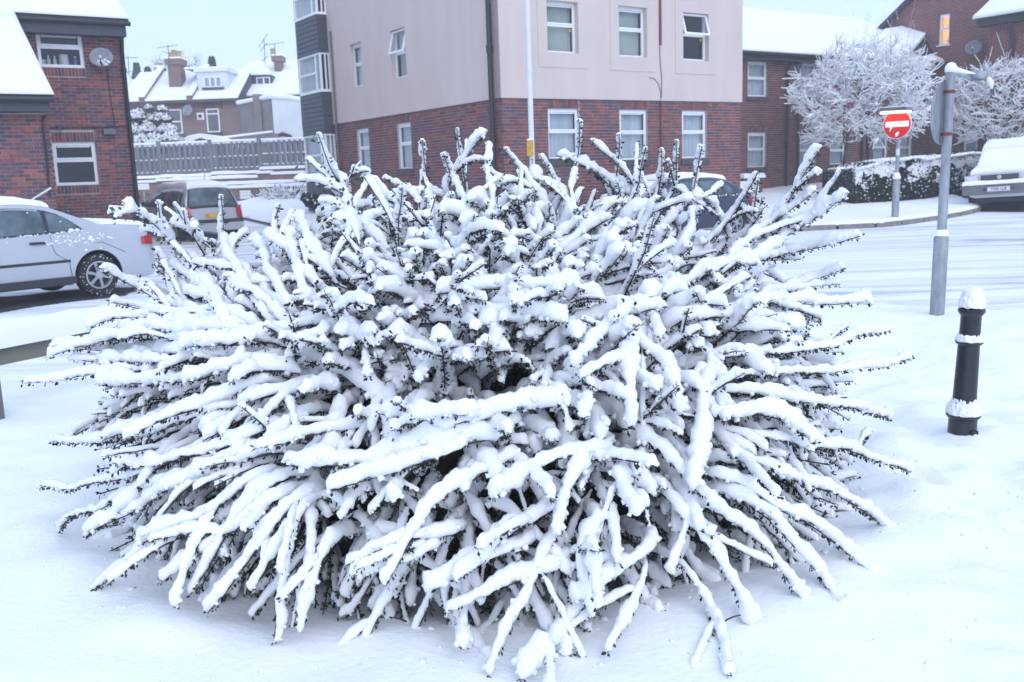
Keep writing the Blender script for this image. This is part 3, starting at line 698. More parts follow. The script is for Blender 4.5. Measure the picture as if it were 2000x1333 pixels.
def slope_plate(mb, x0, x1, y0, y1, t=.10):
    z = lambda y: 5.43 + SL * (y + .40)
    mb.add([(x0, y0, z(y0)), (x1, y0, z(y0)), (x1, y1, z(y1)), (x0, y1, z(y1)), (x0, y0, z(y0) - t), (x1, y0, z(y0) - t), (x1, y1, z(y1) - t), (x0, y1, z(y1) - t)], [(0, 1, 2, 3), (7, 6, 5, 4), (0, 4, 5, 1), (1, 5, 6, 2), (2, 6, 7, 3), (3, 7, 4, 0)])
slope_plate(rf, -9.2, .12, -.40, 4.4); slope_plate(rf, -9.2, WX + .10, -4.26, -.401)
zr = 5.43 + SL * 4.8; rf.add([(-9.2, 4.4, zr), (.12, 4.4, zr), (.12, 9.0, zr - SL * 4.6), (-9.2, 9.0, zr - SL * 4.6)], [(0, 1, 2, 3)])
roof = rf.build('roof', None, hs)
slab_snow('roof_snow', roofT, -9.2, .14, -.44, 4.45, .10, roof, 40, 16, .12, 3, kind='stuff'); slab_snow('roof_snow', roofT, -9.2, WX + .12, -4.30, -.2, .10, roof, 36, 16, .12, 5, kind='stuff')
fc = MB().use('dark_board'); fc.box((WX + .1, -.36, 5.05), (.05, .0, 5.30)); fc.build('fascia', None, hs); fc = MB().use('dark_board'); fc.box((-9, -4.2, 3.03), (WX + .03, WY - .01, 3.24)); fc.build('fascia', None, hs)
for (x0, x1, y, z) in ((WX + .1, .14, -.44, 5.33), (-9, WX + .1, -4.30, 3.25)):
    pipe('gutter', [(x0, y, z), (x1, y, z)], .055, 'black_paint', hs, 10)
xd, _ = front(243, 150, HO, -.08); dpx = R2(xd)
hdp = pipe('downpipe', [(dpx - .02, -.32, 5.3), (dpx - .02, -.3, 5.1), (dpx, -.09, 4.75), (dpx, -.09, .0)], .05, 'black_paint', hs, 12)
for z in (4.3, 2.75, 1.3): MB().use('black_paint').lathe([(.05, z - .06), (.066, z - .055), (.066, z + .055), (.05, z + .06)], 12, (dpx, -.09)).build('collar', None, hdp, smooth=True)
v0 = front(212, 258.5, HO); vb = MB().use('pipe_grey'); rect(vb, TF(), v0[0] - .13, v0[0] + .13, v0[1] - .065, v0[1] + .065, .0, .12); vb.build('vent_box', None, hs)
cq = [front(*q, HO) for q in [(99, 250), (140, 250), (200, 249), (256, 247)]]
pipe('cable', [(a, -.012, b) for a, b in cq], .012, 'ink', hs, 6)
cq = [front(*q, HO) for q in [(209, 130), (214, 180), (221, 225), (225, 249)]]
pipe('cable', [(a, -.012, b) for a, b in cq], .010, 'ink', hs, 6)
cq = [front(*q, HO, WY) for q in [(91, 227), (85, 229), (82.5, 238), (84, 255), (89, 290), (93, 330), (97, 385)]]
pipe('cable', [(a, WY - .025, b) for a, b in cq], .022, 'ink', hs, 8)
bx = front(112, 263, HO); lamp = MB().use('pipe_grey'); lamp.tube([(bx[0], -.0, bx[1] + .18), (bx[0] + .02, -.14, bx[1] + .15), (bx[0] + .05, -.17, bx[1] + .04)], .014, 6); lamp.lathe([(.02, bx[1] + .05), (.06, bx[1] - .0), (.05, bx[1] - .02)], 10, (bx[0] + .06, -.17)); lamp.build('outside_lamp', None, hs)
fl = front(11, 0, HO, -1.5); MB().use('pipe_grey').lathe([(.11, 6.0), (.11, fl[1] + .1), (.14, fl[1] + .12), (.14, fl[1] + .5), (.02, fl[1] + .6)], 14, (fl[0], -1.5)).build('roof_vent', None, hs, smooth=True)
# things on the upstairs window sill, seen through the glass
zs_ = hu[2] + .075
def on_sill(px, name, label, cat, prof, mat, cap=None):
    x, _ = front(px, 120, HO, .22); p = HW(x, .22, zs_); t = thing(name, label, cat, tuple(p), ANG)
    MB().use(mat).lathe(prof, 14).build('body', None, t, smooth=True, sharp=.7)
    if cap: MB().use(cap[1]).lathe(cap[0], 12).build('cap', None, t, smooth=True, sharp=.7)
for k, (px, hh) in enumerate(((95, .21), (107, .2))): on_sill(px, 'bottle', ['white toiletry bottle standing beside the plant pot upstairs', 'white pump bottle between the small bottle and the white tub'][k], 'bottle', [(.038, 0), (.04, .02), (.038, hh * .6), (.016, hh * .75)], 'china', ([(.016, hh * .751), (.018, hh), (.01, hh + .01)], 'upvc'))
on_sill(125, 'tub', 'large white tub in the middle of the upstairs window sill', 'tub', [(.105, 0), (.11, .03), (.10, .22), (.102, .235), (.0, .236)], 'china')
on_sill(147, 'bottle', 'blue bottle with white cap on the upstairs window sill', 'bottle', [(.046, 0), (.048, .12), (.02, .17)], 'bottle_blue', ([(.02, .171), (.024, .21), (.012, .215)], 'upvc'))
on_sill(161, 'bottle', 'thin pale bottle at the end of the sill by the dish', 'bottle', [(.028, 0), (.03, .16), (.014, .2)], 'dish_grey', ([(.014, .201), (.02, .24), (.01, .245)], 'upvc'))
px_, _ = front(83, 120, HO, .22); pt = thing('potted_plant', 'small plant in a white pot behind the upstairs window', 'plant', tuple(HW(px_, .22, zs_)), ANG)
MB().use('china').lathe([(.05, 0), (.075, .11), (.068, .112)], 14).build('pot', None, pt, smooth=True)
lv = MB().use('leaf_big'); rr = random.Random(2)
for k in range(40):
    a = rr.uniform(0, 6.28); h = rr.uniform(.12, .42); r = rr.uniform(.0, .12); c = np.array([r * math.cos(a), r * math.sin(a) * .5, h]); d = np.array([rr.uniform(-1, 1), rr.uniform(-1, 1), rr.uniform(-.3, .8)]) * .035; e = np.cross(d, [0, .6, 1]) * .4
    lv.add([c - d, c + e, c + d, c - e], [(0, 1, 2, 3)])
lv.build('leaves', None, pt)
# satellite dish on the house wall
def dish(pos, ang, tilt, r, name, label, parent_wall=(0, .25)):
    t = thing(name, label, 'satellite dish', tuple(pos), ang)
    V, Fc = [(0, 0, 0)], []; n, kx = 26, 4
    M = Matrix.Rotation(tilt, 3, 'X')
    rows = []
    for k in range(1, kx + 1):
        rr_ = r * k / kx
        rows.append([(rr_ * math.cos(2 * math.pi * j / n), -(.22 * rr_ * rr_ / r) , .86 * rr_ * math.sin(2 * math.pi * j / n)) for j in range(n)])
    V = [tuple(M @ Vector(p)) for p in [(0, 0, 0)] + [q for row in rows for q in row]]
    Fc = [(0, 1 + j, 1 + (j + 1) % n) for j in range(n)] + [(1 + k * n + j, 1 + (k + 1) * n + j, 1 + (k + 1) * n + (j + 1) % n, 1 + k * n + (j + 1) % n) for k in range(kx - 1) for j in range(n)]
    d = raw('reflector', V, Fc, 'dish_grey', t, None, True); sm = d.modifiers.new('thick', 'SOLIDIFY'); sm.thickness = .012
    e = M @ Vector((0, -.95 * r, -.35 * r)); b = M @ Vector((0, -.2 * r, -.86 * r))
    MB().use('ink').tube([tuple(b), tuple(e)], .012, 6).build('arm', None, t); MB().use('china').tube([tuple(e), tuple(e + Vector((0, .05, .05)))], .03, 8).build('receiver', None, t)
    MB().use('pipe_grey').tube([(0, .01, 0), (0, .12, -.05), (0, .3, -.05)], .02, 8).build('bracket', None, t)
    return t
dx, dz = front(198, 114, HO, -.28)
dsh = dish(HW(dx, -.28, dz), ANG + math.radians(-18), math.radians(-12), .26, 'satellite_dish', 'grey satellite dish beside the upstairs window of the near brick house')
sn = MB().use('snow'); rr = random.Random(4)
for k in range(26):
    a = rr.uniform(-2.3, -.5); q = rr.uniform(.3, .9) * .26; c = (q * math.cos(a), -.055 - .02, q * math.sin(a) * .85); s_ = rr.uniform(.012, .035)
    sn.lathe([(s_ * .2, -s_), (s_, -s_ * .2), (s_ * .6, s_ * .6), (.001, s_ * .8)], 7); k0 = len(sn.v) - 28
    for i in range(k0, len(sn.v)): v = sn.v[i]; sn.v[i] = (v[0] + c[0], v[1] * .6 + c[1], v[2] + c[2])
sn.build('snow_patch', None, dsh, smooth=True, sharp=1.5)['kind'] = 'stuff'

# ------------------------------------------------------------------ long brick block on the right, behind the apartments
YB = 4.443; bl = thing('brick_block', 'long two storey brick block with a deep snowy roof and white windows', 'building', CO, ANG)
TB = TF(YB); BE = 5.05
kk = lambda a: winbox(front, a, CO, YB)
bw = [kk((1461, 120, 1497, 190)), kk((1461, 260, 1495, 328)), kk((1563, 266, 1593, 326)), kk((1622, 270, 1650, 322)), kk((1707, 262, 1732, 318)), kk((1755, 262, 1779, 318)), kk((1563, 122, 1593, 190)), kk((1707, 140, 1732, 190))]
BX1 = front(1810, 300, CO, YB)[0]
gz = lambda x: float(terrain(*CW(x, YB, 0)[:2]))
brick_wall(bl, TB, 0, 8.0, BX1, .2, BE, bw, 'brick_block', CW, 300, in_view, [(h[0], h[1], h[3] + .004, h[3] + .2) for h in bw if h[3] < 4])
for i, h in enumerate(bw): window(bl, TB, *h, style='curtain', rec=.05, sill=.14, split=.48)
BSL = .55
def brT(u, v): return (u, v, 5.30 + BSL * (v - YB + .4)), (0, -BSL / math.hypot(1, BSL), 1 / math.hypot(1, BSL))
rt = MB().use('tile_dark'); y0, y1 = YB - .4, YB + 3.5; z0_, z1_ = 5.30, 5.30 + BSL * 3.9
rt.add([(8, y0, z0_), (BX1 + .2, y0, z0_), (BX1 + .2, y1, z1_), (8, y1, z1_), (8, y1 + 3.9, z0_), (BX1 + .2, y1 + 3.9, z0_)], [(0, 1, 2, 3), (3, 2, 5, 4)]); br_ = rt.build('roof', None, bl)
slab_snow('roof_snow', brT, 8, BX1 + .25, YB - .45, YB + 3.55, .13, br_, 40, 14, .14, 9, kind='stuff')
fb = MB().use('black_paint'); fb.box((8, YB - .36, BE), (BX1, YB - .01, BE + .2)); fb.build('fascia', None, bl)
pipe('gutter', [(8, YB - .46, 5.24), (BX1 + .1, YB - .46, 5.24)], .06, 'black_paint', bl)
for px in (1536, 1683, 1695, 1557):
    x, _ = front(px, 300, CO, YB - .07); pipe('downpipe', [(x, YB - .3, 5.15), (x, YB - .08, 4.8), (x, YB - .08, .2)], .05 if px != 1557 else .03, 'black_paint', bl)
mb = MB().use('brick_gable'); mb.box((8, YB + .302, .1), (BX1, YB + 8.4, BE - .02)); mb.build('rear_wall', None, bl)
e = front(1466, 350, CO, YB - .6); pl_ = MB().use('brick_gable'); pl_.box((front(1440, 350, CO, YB - .6)[0], YB - .9, .1), (front(1476, 350, CO, YB - .6)[0], YB - .02, e[1] + .02)); pl_.build('porch_wall', None, bl)
slab_snow('porch_snow', lambda u, v: ((u, v, e[1] + .02), (0, 0, 1)), front(1440, 350, CO, YB - .6)[0] - .1, front(1478, 350, CO, YB - .6)[0], YB - 1.0, YB - .03, .16, bl, 10, 6, .08, 2, kind='stuff')

# ------------------------------------------------------------------ tall gabled wing, its wall square to the block
GX = BX1 + .25; gb = thing('gabled_building', 'tall dark brick gable end with one lit window', 'building', CO, ANG)
Sg = TS(GX)
sg = lambda x, y: side(x, y, CO, GX)
wl_ = winbox(side, (1835, 30, 1853, 87), CO, GX)
ya, za = sg(1790, -4); yb, zb = sg(1737, 48)
gsl = abs((za - zb) / (ya - yb)); yap = ya - 1.9; zap = za + gsl * (ya - yap)
yL = yb + .6; zL = zap - gsl * abs(yL - yap); yR = yap - (yL - yap)
poly = [(yL, -.2), (yL, zL), (yap, zap), (yR, zL), (yR, -.2)]
gm = MB().use('brick_gable')
hy = sorted([yR, wl_[0], wl_[1], yL])
def top_at(y): return zap - gsl * abs(y - yap)
cuts = sorted(set([yR, wl_[0], wl_[1], yap, yL] + [yR + (yL - yR) * i / 8 for i in range(9)]))
for i in range(len(cuts) - 1):
    a, b = cuts[i], cuts[i + 1]; segs = [(-.2, wl_[2]), (wl_[3], None)] if wl_[0] - 1e-6 <= a and b <= wl_[1] + 1e-6 else [(-.2, None)]
    for c, d in segs:
        ta, tb_ = (d, d) if d else (top_at(a), top_at(b))
        gm.add([Sg(a, 0, c), Sg(b, 0, c), Sg(b, 0, tb_), Sg(a, 0, ta), Sg(a, -.3, c), Sg(b, -.3, c), Sg(b, -.3, tb_), Sg(a, -.3, ta)], [(0, 1, 2, 3), (4, 7, 6, 5), (0, 4, 5, 1), (3, 2, 6, 7), (0, 3, 7, 4), (1, 5, 6, 2)])
recalc(gm.build('gable_wall', None, gb))
window(gb, Sg, *wl_, style='lit', rec=.05, split=.48, fw=.06, sill=.05, sill_mat='upvc')
q = MB().use('china'); rect(q, Sg, (wl_[0] + wl_[1]) / 2 - .08, (wl_[0] + wl_[1]) / 2 + .14, wl_[3] - .55, wl_[3] - .25, -.94, -.92); recalc(q.build('picture', None, gb))
q = MB().use('leaf'); rr = random.Random(6)
for k in range(60):
    c = np.array([wl_[0] + .16 + rr.gauss(0, .07), -.35 + rr.gauss(0, .05), wl_[2] + .12 + abs(rr.gauss(0, .16))]); d = np.array([rr.uniform(-1, 1), rr.uniform(-1, 1), rr.uniform(-.5, 1)]) * .05; e = np.cross(d, [0, 1, .4]) * .4; q.add([Sg(*(c - d)), Sg(*(c + e)), Sg(*(c + d)), Sg(*(c - e))], [(0, 1, 2, 3)])
q.build('window_plant', None, gb)['kind'] = 'stuff'
for sgn, yy in ((1, yL), (-1, yR)):
    def gT(u, v, sgn=sgn): 
        q = zap - gsl * v; return (GX - .3 + u, yap + sgn * v, q + .12), (0, sgn * gsl / math.hypot(1, gsl), 1 / math.hypot(1, gsl))
    v1 = abs(yy - yap) + .5
    m = MB().use('tile_dark'); p = [gT(u, v)[0] for u, v in ((0, 0), (9, 0), (9, v1), (0, v1))]; m.add([(a, b, c - .12) for a, b, c in p] + [(a, b, c - .02) for a, b, c in p], [(0, 1, 2, 3), (4, 5, 6, 7), (0, 4, 5, 1), (1, 5, 6, 2), (2, 6, 7, 3), (3, 7, 4, 0)]); ro = recalc(m.build('roof', None, gb))
    slab_snow('roof_snow', gT, -.05, 9, 0, v1, .13, ro, 12, 16, .12, 11, kind='stuff')
# nearer wing at the edge of the picture with its own eave
NX = GX - 1.1; ye, ze = side(1919, 38, CO, NX)
nw = thing('brick_wing', 'brick wing with snowy eave at the edge of the picture behind the second bare tree', 'building', CO, ANG)
Sn = TS(NX); hw_ = winbox(side, (1887, 262, 1908, 297), CO, NX) if False else None
mb = MB().use('brick_gable'); rect(mb, Sn, ye - 9, ye - .3, -.2, ze - .25, -4, 0); recalc(mb.build('wall', None, nw))
mb = MB().use('black_paint'); rect(mb, Sn, ye - 9, ye, ze - .3, ze - .05, -.2, .35); recalc(mb.build('fascia', None, nw))
def nT(u, v): return (NX - .45 + v, u, ze + .0 + .6 * v), (-.6 / 1.17, 0, 1 / 1.17)
m = MB().use('tile_dark'); p = [nT(u, v)[0] for u, v in ((ye - 9, 0), (ye, 0), (ye, 4.4), (ye - 9, 4.4))]; m.add(p + [(a, b, c - .06) for a, b, c in p], [(0, 1, 2, 3), (7, 6, 5, 4), (0, 4, 5, 1), (1, 5, 6, 2), (2, 6, 7, 3), (3, 7, 4, 0)]); ro = recalc(m.build('roof', None, nw))
slab_snow('roof_snow', nT, ye - 9, ye + .1, -.05, 4.4, .14, ro, 16, 10, .12, 13, kind='stuff')
yq_, _ = side(1977, 100, CO, NX - .1); pipe('downpipe', [(NX - .36, yq_, ze - .1), (NX - .3, yq_, ze - .5), (NX - .1, yq_, ze - .9), (NX - .1, yq_, .0)], .07, 'black_paint', nw)
for px in ((1885, 262, 1909, 297), (1990, 252, 2010, 285)):
    a = winbox(side, px, CO, GX - .03 if px[0] < 1900 else NX - .03); par = gb if px[0] < 1900 else nw; Tq = TS((GX if px[0] < 1900 else NX) - .03)
    f = MB().use('upvc')
    for r_ in ((a[0], a[1], a[2], a[2] + .06), (a[0], a[1], a[3] - .06, a[3]), (a[0], a[0] + .06, a[2] + .06, a[3] - .06), (a[1] - .06, a[1], a[2] + .06, a[3] - .06)): rect(f, Tq, *r_, -.03, .03)
    o = recalc(f.build('window', None, par)); q = MB().use('curtain'); G = [[Tq(a[0] + (a[1] - a[0]) * i / 20, -.01 + .01 * (i % 2), z) for z in (a[2] + .05, a[3] - .05)] for i in range(21)]; q.grid(G); q.build('curtain', None, o)
    q = MB().use('glass'); rect(q, Tq, a[0] + .06, a[1] - .06, a[2] + .06, a[3] - .06, .012, .016); recalc(q.build('pane', None, o))
gdx, gdz = sg(1912, 95); dish(CW(GX - .35, gdx, gdz), ANG - math.radians(70), math.radians(-10), .3, 'satellite_dish', 'satellite dish on the dark gable wall above the second bare tree')
# lean-to roof with a dark open side, where the block meets the gable
lx = [front(*q, CO, YB - 1.2) for q in ((1738, 56), (1832, 39), (1777, 101), (1735, 108))]
zl = [gt(1700, 300)[2]]
lt = thing('dormer_roof', 'snowy lean-to roof with a dark open side against the gable wall', 'roof', CO, ANG)
P3 = lambda x, y, yl: (front(x, y, CO, yl)[0], yl, front(x, y, CO, yl)[1])
q = [P3(1728, 57, YB + 1.6), P3(1832, 40, YB + 1.2), P3(1776, 101, YB - .6), P3(1690, 112, YB - .4)]
m = MB().use('snow_far'); n_ = np.cross(np.array(q[1]) - q[0], np.array(q[3]) - q[0]); n_ = n_ / np.linalg.norm(n_); n_ = n_ if n_[2] > 0 else -n_
m.add(q + [tuple(np.array(p) - n_ * .16) for p in q], [(0, 1, 2, 3), (7, 6, 5, 4), (0, 4, 5, 1), (1, 5, 6, 2), (2, 6, 7, 3), (3, 7, 4, 0)]); recalc(m.build('roof_snow', None, lt))['kind'] = 'stuff'
q2 = [tuple(np.array(q[1]) - n_ * .17), tuple(np.array(q[2]) - n_ * .17), P3(1822, 126, YB - .4), P3(1826, 60, YB + 1.2)]
m = MB().use('black_paint'); m.add(q2 + [(a + .12, b + .2, c) for a, b, c in q2], [(0, 1, 2, 3), (7, 6, 5, 4), (0, 4, 5, 1), (1, 5, 6, 2), (2, 6, 7, 3), (3, 7, 4, 0)]); recalc(m.build('cheek', None, lt))
m = MB().use('snow_far'); q3 = [P3(1776, 102, YB - .62), P3(1830, 130, YB - .5), P3(1700, 132, YB - .5), P3(1690, 112, YB - .42)]; m.add(q3 + [(a, b + .15, c - .12) for a, b, c in q3], [(0, 1, 2, 3), (7, 6, 5, 4), (0, 4, 5, 1), (1, 5, 6, 2), (2, 6, 7, 3), (3, 7, 4, 0)]); recalc(m.build('eave_snow', None, lt))['kind'] = 'stuff'

# ================================================================== FENCE, BANK WALL AND THE HOUSES BEHIND (square to the view)
FY = 40.0
def fx(x, y, Y=FY):
    p = on_plane(x, y, (0, Y, 0), np.array([0, 1.0, 0])); return float(p[0]), float(p[2])
def world_T(Y): return lambda s, d, z: (s, Y - d, z)
fxl, fzt = fx(250, 281); fxr, fzt2 = fx(592, 268); _, fzb = fx(300, 345); _, fzb2 = fx(590, 326)
fn = thing('timber_fence', 'tall weathered timber fence on the brick bank wall behind the estate car', 'fence', (0, FY, 0))
fl_ = lambda s, d, z: (s, -d, z)
posts = [fx(x, 300)[0] for x in (312, 412, 508)] + [fxl, fxr + .3]
def zt_at(s): return fzt + (fzt2 - fzt) * (s - fxl) / (fxr - fxl)
def zb_at(s):
    x312, x412, x508 = sorted(posts)[1:4]
    return fx(300, 344)[1] if s < x312 else fx(370, 340)[1] if s < x412 else fx(460, 334)[1] if s < x508 else fx(550, 326)[1]
rr = random.Random(5); s = fxl; k = 0
while s < fxr:
    if min(abs(s - p) for p in posts) > .12:
        a, b = zb_at(s) + rr.uniform(0, .02), zt_at(s) - .12 + rr.uniform(-.02, .02)
        m = MB().use('fence_wood'); d = .045 if k % 2 else -.03; w = rr.uniform(.10, .115)
        m.box((s, d, a), (s + w, d + .018, b), fl_); m.build('fence_board', None, fn)
    s += .108; k += 1
for p in posts:
    m = MB().use('fence_wood'); m.box((p - .07, .02, zb_at(p) - .6), (p + .07, .12, zt_at(p) + .02), fl_); m.build('fence_post', None, fn)
for f0 in (0.06, .47, .93):
    for a, b in zip(sorted(posts)[:-1], sorted(posts)[1:]):
        za, zb_ = [zb_at(a + .2) + (zt_at(q) - .12 - zb_at(a + .2)) * f0 for q in (a, b)]
        m = MB().use('fence_wood'); m.add([fl_(a + .07, -.01, za - .04), fl_(b - .07, -.01, zb_ - .04), fl_(b - .07, .04, zb_ - .04), fl_(a + .07, .04, za - .04), fl_(a + .07, -.01, za + .04), fl_(b - .07, -.01, zb_ + .04), fl_(b - .07, .04, zb_ + .04), fl_(a + .07, .04, za + .04)],
                                           [(0, 3, 2, 1), (4, 5, 6, 7), (0, 1, 5, 4), (1, 2, 6, 5), (2, 3, 7, 6), (3, 0, 4, 7)]); o = m.build('rail', None, fn)
        n_ = 44; V, Fc = [], []                       # thin ragged line of snow lying along the rail
        sm = MB().use('snow_far'); pts = [fl_(a + .08 + (b - a - .16) * i / n_, .015, za + (zb_ - za) * i / n_ + .055) for i in range(n_ + 1)]; sm.tube(pts, [.022 + .018 * rr.random() for _ in pts], 6); sm.build('rail_snow', None, fn, smooth=True, sharp=2)['kind'] = 'stuff'
sm = MB().use('snow_far'); n_ = 150; pts = [fl_(fxl + (fxr - fxl) * i / n_, .0, zt_at(fxl + (fxr - fxl) * i / n_) - .06) for i in range(n_ + 1)]; sm.tube(pts, [.05 + .02 * rr.random() for _ in pts], 7); sm.build('top_snow', None, fn, smooth=True, sharp=2)['kind'] = 'stuff'

bw_ = thing('retaining_wall', 'stepped low brick wall capped with snow below the timber fence', 'wall', (0, FY, 0))
ledges = [(250, 312, 349, .4), (312, 412, 346, .4), (412, 508, 340, .4), (508, 594, 330, .4), (250, 305, 357, .75), (305, 336, 353, .75), (412, 503, 349, .75), (503, 530, 338, .75), (530, 594, 340, .75), (336, 412, 352, .75), (430, 594, 360, 1.15), (444, 594, 367, 1.35)]
for i, (x0, x1, y, dpt) in enumerate(ledges):
    a, z = fx(x0, y, FY - dpt); b, _ = fx(x1, y, FY - dpt)
    m = MB().use('brick_far'); m.box((a, dpt - .45, -.2), (b, dpt, z - .05), fl_); w_ = m.build('wall_step', None, bw_)
    slab_snow('ledge_snow', lambda u, v, z=z: ((u, -v, z - .05), (0, 0, 1)), a - .03, b + .03, dpt - .5, dpt + .05, .13, w_, 14, 5, .07, i, kind='stuff')
a, z = fx(250, 400, FY - .78); b, _ = fx(430, 400, FY - .78); m = MB().use('brick_far'); m.box((a, .3, -.2), (b, .785, fx(300, 362, FY)[1]), fl_); m.build('wall_face', None, bw_)
for (x0, y0, x1, y1, lab) in ((267, 360, 292, 371, 'blank white notice board low on the brick wall beside the house corner'), (468, 373, 491, 389, 'white notice board with faint marks on the wall right of the estate car')):
    Y = FY - 1.42; a, z1_ = fx(x0, y0, Y); b, z0_ = fx(x1, y1, Y); t = thing('notice_board', lab, 'notice board', ((a + b) / 2, Y, z0_))
    m = MB().use('sign_white'); m.box((-(b - a) / 2, -.02, 0), ((b - a) / 2, .01, z1_ - z0_)); m.build('board', None, t)
    m = MB().use('galvanised'); m.box((-.03, .012, -.5), (.03, .05, z1_ - z0_)); m.build('post', None, t)
    if x0 > 400:
        for i in range(3):
            for j in range(4): m = MB().use('dish_grey'); cx_, cz_ = -.18 + .12 * j, .14 + .1 * i; m.box((cx_ - .025, -.024, cz_ - .012), (cx_ + .025, -.0205, cz_ + .012)); m.build('mark', None, t)

# --- terrace houses
def T_(Y): return lambda s, d, z: (s, -d, z)
def far_win(par, Tq, a, b, c, d, mull=(), sill='tile_dark', st='net', trans=.55):
    f = MB().use('upvc'); w = .07
    for r_ in ((a, b, c, c + w), (a, b, d - w, d), (a, a + w, c + w, d - w), (b - w, b, c + w, d - w)): rect(f, Tq, *r_, -.04, .03)
    for q in mull: rect(f, Tq, q - .05, q + .05, c + w, d - w, -.04, .028)
    if trans: z = c + (d - c) * trans; rect(f, Tq, a + w, b - w, z - .035, z + .035, -.04, .027)
    o = recalc(f.build('window', None, par)); n = 14
    q = MB().use('curtain'); q.grid([[Tq(a + w * .5 + (b - a - w) * i / n, -.012 + .008 * (i % 2), z) for z in (c + w * .5, d - w * .5)] for i in range(n + 1)]); q.build('curtain', None, o)
    q = MB().use('glass'); rect(q, Tq, a + w, b - w, c + w, d - w, .006, .01); recalc(q.build('pane', None, o))
    s_ = MB().use(sill); rect(s_, Tq, a - .1, b + .1, c - .12, c - .004, -.02, .1); recalc(s_.build('sill', None, o))
    return o
def chimney(par, Y, x0, x1, y0, y1, pots, dp=.7, wide=.12):
    a, z1_ = fx(x0, y0, Y); b, z0_ = fx(x1, y1, Y); m = MB().use('brick_far'); Yl = 0
    m.box((a, -dp / 2, z0_ - 1), (b, dp / 2, z1_ - .32)); m.box((a - wide, -dp / 2 - wide, z1_ - .32), (b + wide, dp / 2 + wide, z1_)); 
    o = m.build('chimney', None, par, loc=(0, Y - par.location.y, 0))
    for px, h in pots:
        c, _ = fx(px, y0, Y); MB().use('pot_clay').lathe([(.17, z1_), (.15, z1_ + h * .8), (.18, z1_ + h * .85), (.17, z1_ + h)], 12, (c, 0)).build('chimney_pot', None, o, smooth=True)
    slab_snow('chimney_snow', lambda u, v: ((u, v, z1_), (0, 0, 1)), a - wide, b + wide, -dp / 2 - wide, dp / 2 + wide, .12, o, 6, 5, .08, 1, kind='stuff'); return o, a, b, z1_
def aerial(par, Y, px, py0, py1, arms):
    x, z0_ = fx(px, py0, Y); _, z1_ = fx(px, py1, Y); m = MB().use('pipe_grey'); m.tube([(x, -.4, z0_), (x + .05, -.4, z1_)], .025, 5)
    for dz, l, ang in arms: m.tube([(x - l * .5 * math.cos(ang), -.4, z1_ - dz - l * .5 * math.sin(ang)), (x + l * .5 * math.cos(ang), -.4, z1_ - dz + l * .5 * math.sin(ang))], .018, 5)
    m.build('aerial', None, par, loc=(0, Y - par.location.y, 0))['kind'] = 'stuff'
TY = 56.0
t1 = thing('terrace_house', 'old brick terrace house with white box dormer and tall chimney', 'house', (0, TY, 0)); q1 = T_(TY)
tx0, tz = fx(236, 205, TY); tx1, _ = fx(468, 203, TY)
m = MB().use('brick_far'); m.box((tx0, 0, .5), (tx1, 6, tz)); m.build('wall', None, t1)
RH = fx(350, 145, TY + 3.4)[1]; RS = (RH - tz) / 3.7
def t1T(u, v): return (u, v, tz + .1 + RS * (v + .3)), (0, -RS / math.hypot(1, RS), 1 / math.hypot(1, RS))
m = MB().use('tile_dark'); m.add([(tx0, -.3, tz), (tx1, -.3, tz), (tx1, 3.4, RH), (tx0, 3.4, RH), (tx0, 7, tz), (tx1, 7, tz)], [(0, 1, 2, 3), (3, 2, 5, 4), (0, 3, 4), (1, 5, 2)]); r1 = m.build('roof', None, t1)
slab_snow('roof_snow', t1T, tx0, tx1, -.32, 3.45, .09, r1, 24, 10, .08, 3, kind='stuff')
for (xa, ya_, xb_, yb_) in ((249, 147, 281, 196), (350, 147, 374, 195)):      # snow capped party wall parapets
    u = fx(xb_, yb_, TY)[0]; 
    p = MB().use('brick_far'); p.prism([(-.35, tz - .15), (3.4, RH + .05), (3.4, RH + .42), (-.35, tz + .34)], u - .16, u + .16, lambda a, b, c: (c, a, b)); po = recalc(p.build('parapet', None, t1))
    slab_snow('parapet_snow', lambda a, b, u=u: ((u + a, b, tz + .34 + (RH + .08 - tz) / 3.75 * (b + .35)), (0, 0, 1)), -.19, .19, -.38, 3.4, .11, po, 5, 12, .06, 5, kind='stuff')
pipe('gutter', [(tx0, -.35, tz - .02), (tx1, -.35, tz - .02)], .07, 'tile_dark', t1)
c1 = chimney(t1, TY + 1.6, 331, 358, 118, 152, [(335, .42), (341, .55), (350, .48)], .9)
chimney(t1, TY + 4.5, 307, 320, 134, 146, [(313, .3)], .6, .05)
aerial(t1, TY + 1.4, 336.5, 150, 90, [(.1, 1.2, .1), (.45, .7, -.2)]); aerial(t1, TY + 3, 257, 148, 112, [(.1, 1.3, .0), (.9, .6, .1)])
# box dormer
Y = TY + .6; da, dzt = fx(384, 141, Y); db, dzb = fx(447, 194, Y)
m = MB().use('wall_white'); m.box((da, .6, dzb - .1), (db, 3.2, dzt)); dm = m.build('dormer', None, t1)
m = MB().use('sign_white'); m.box((da - .15, .5, dzt - .02), (db + .12, 3.4, dzt + .16)); m.build('dormer_roof', None, dm)
m = MB().use('tile_dark'); ck = fx(362, 153, TY + .9); m.add([(da - 1.05, 3.0, dzt - .1), (da - .02, .62, dzt), (da - .02, .62, dzb)], [(0, 1, 2)]); 
m = MB().use('wall_white'); m.prism([(fx(366, 152, Y)[0], 3.2), (da, .6), (da, 3.2)], dzb + .6, dzt - .02); m.build('dormer_cheek', None, dm)
slab_snow('dormer_snow', lambda u, v: ((u, v, dzt + .16), (0, 0, 1)), da - .7, db + .12, .5, 3.4, .10, dm, 10, 6, .08, 6, kind='stuff')
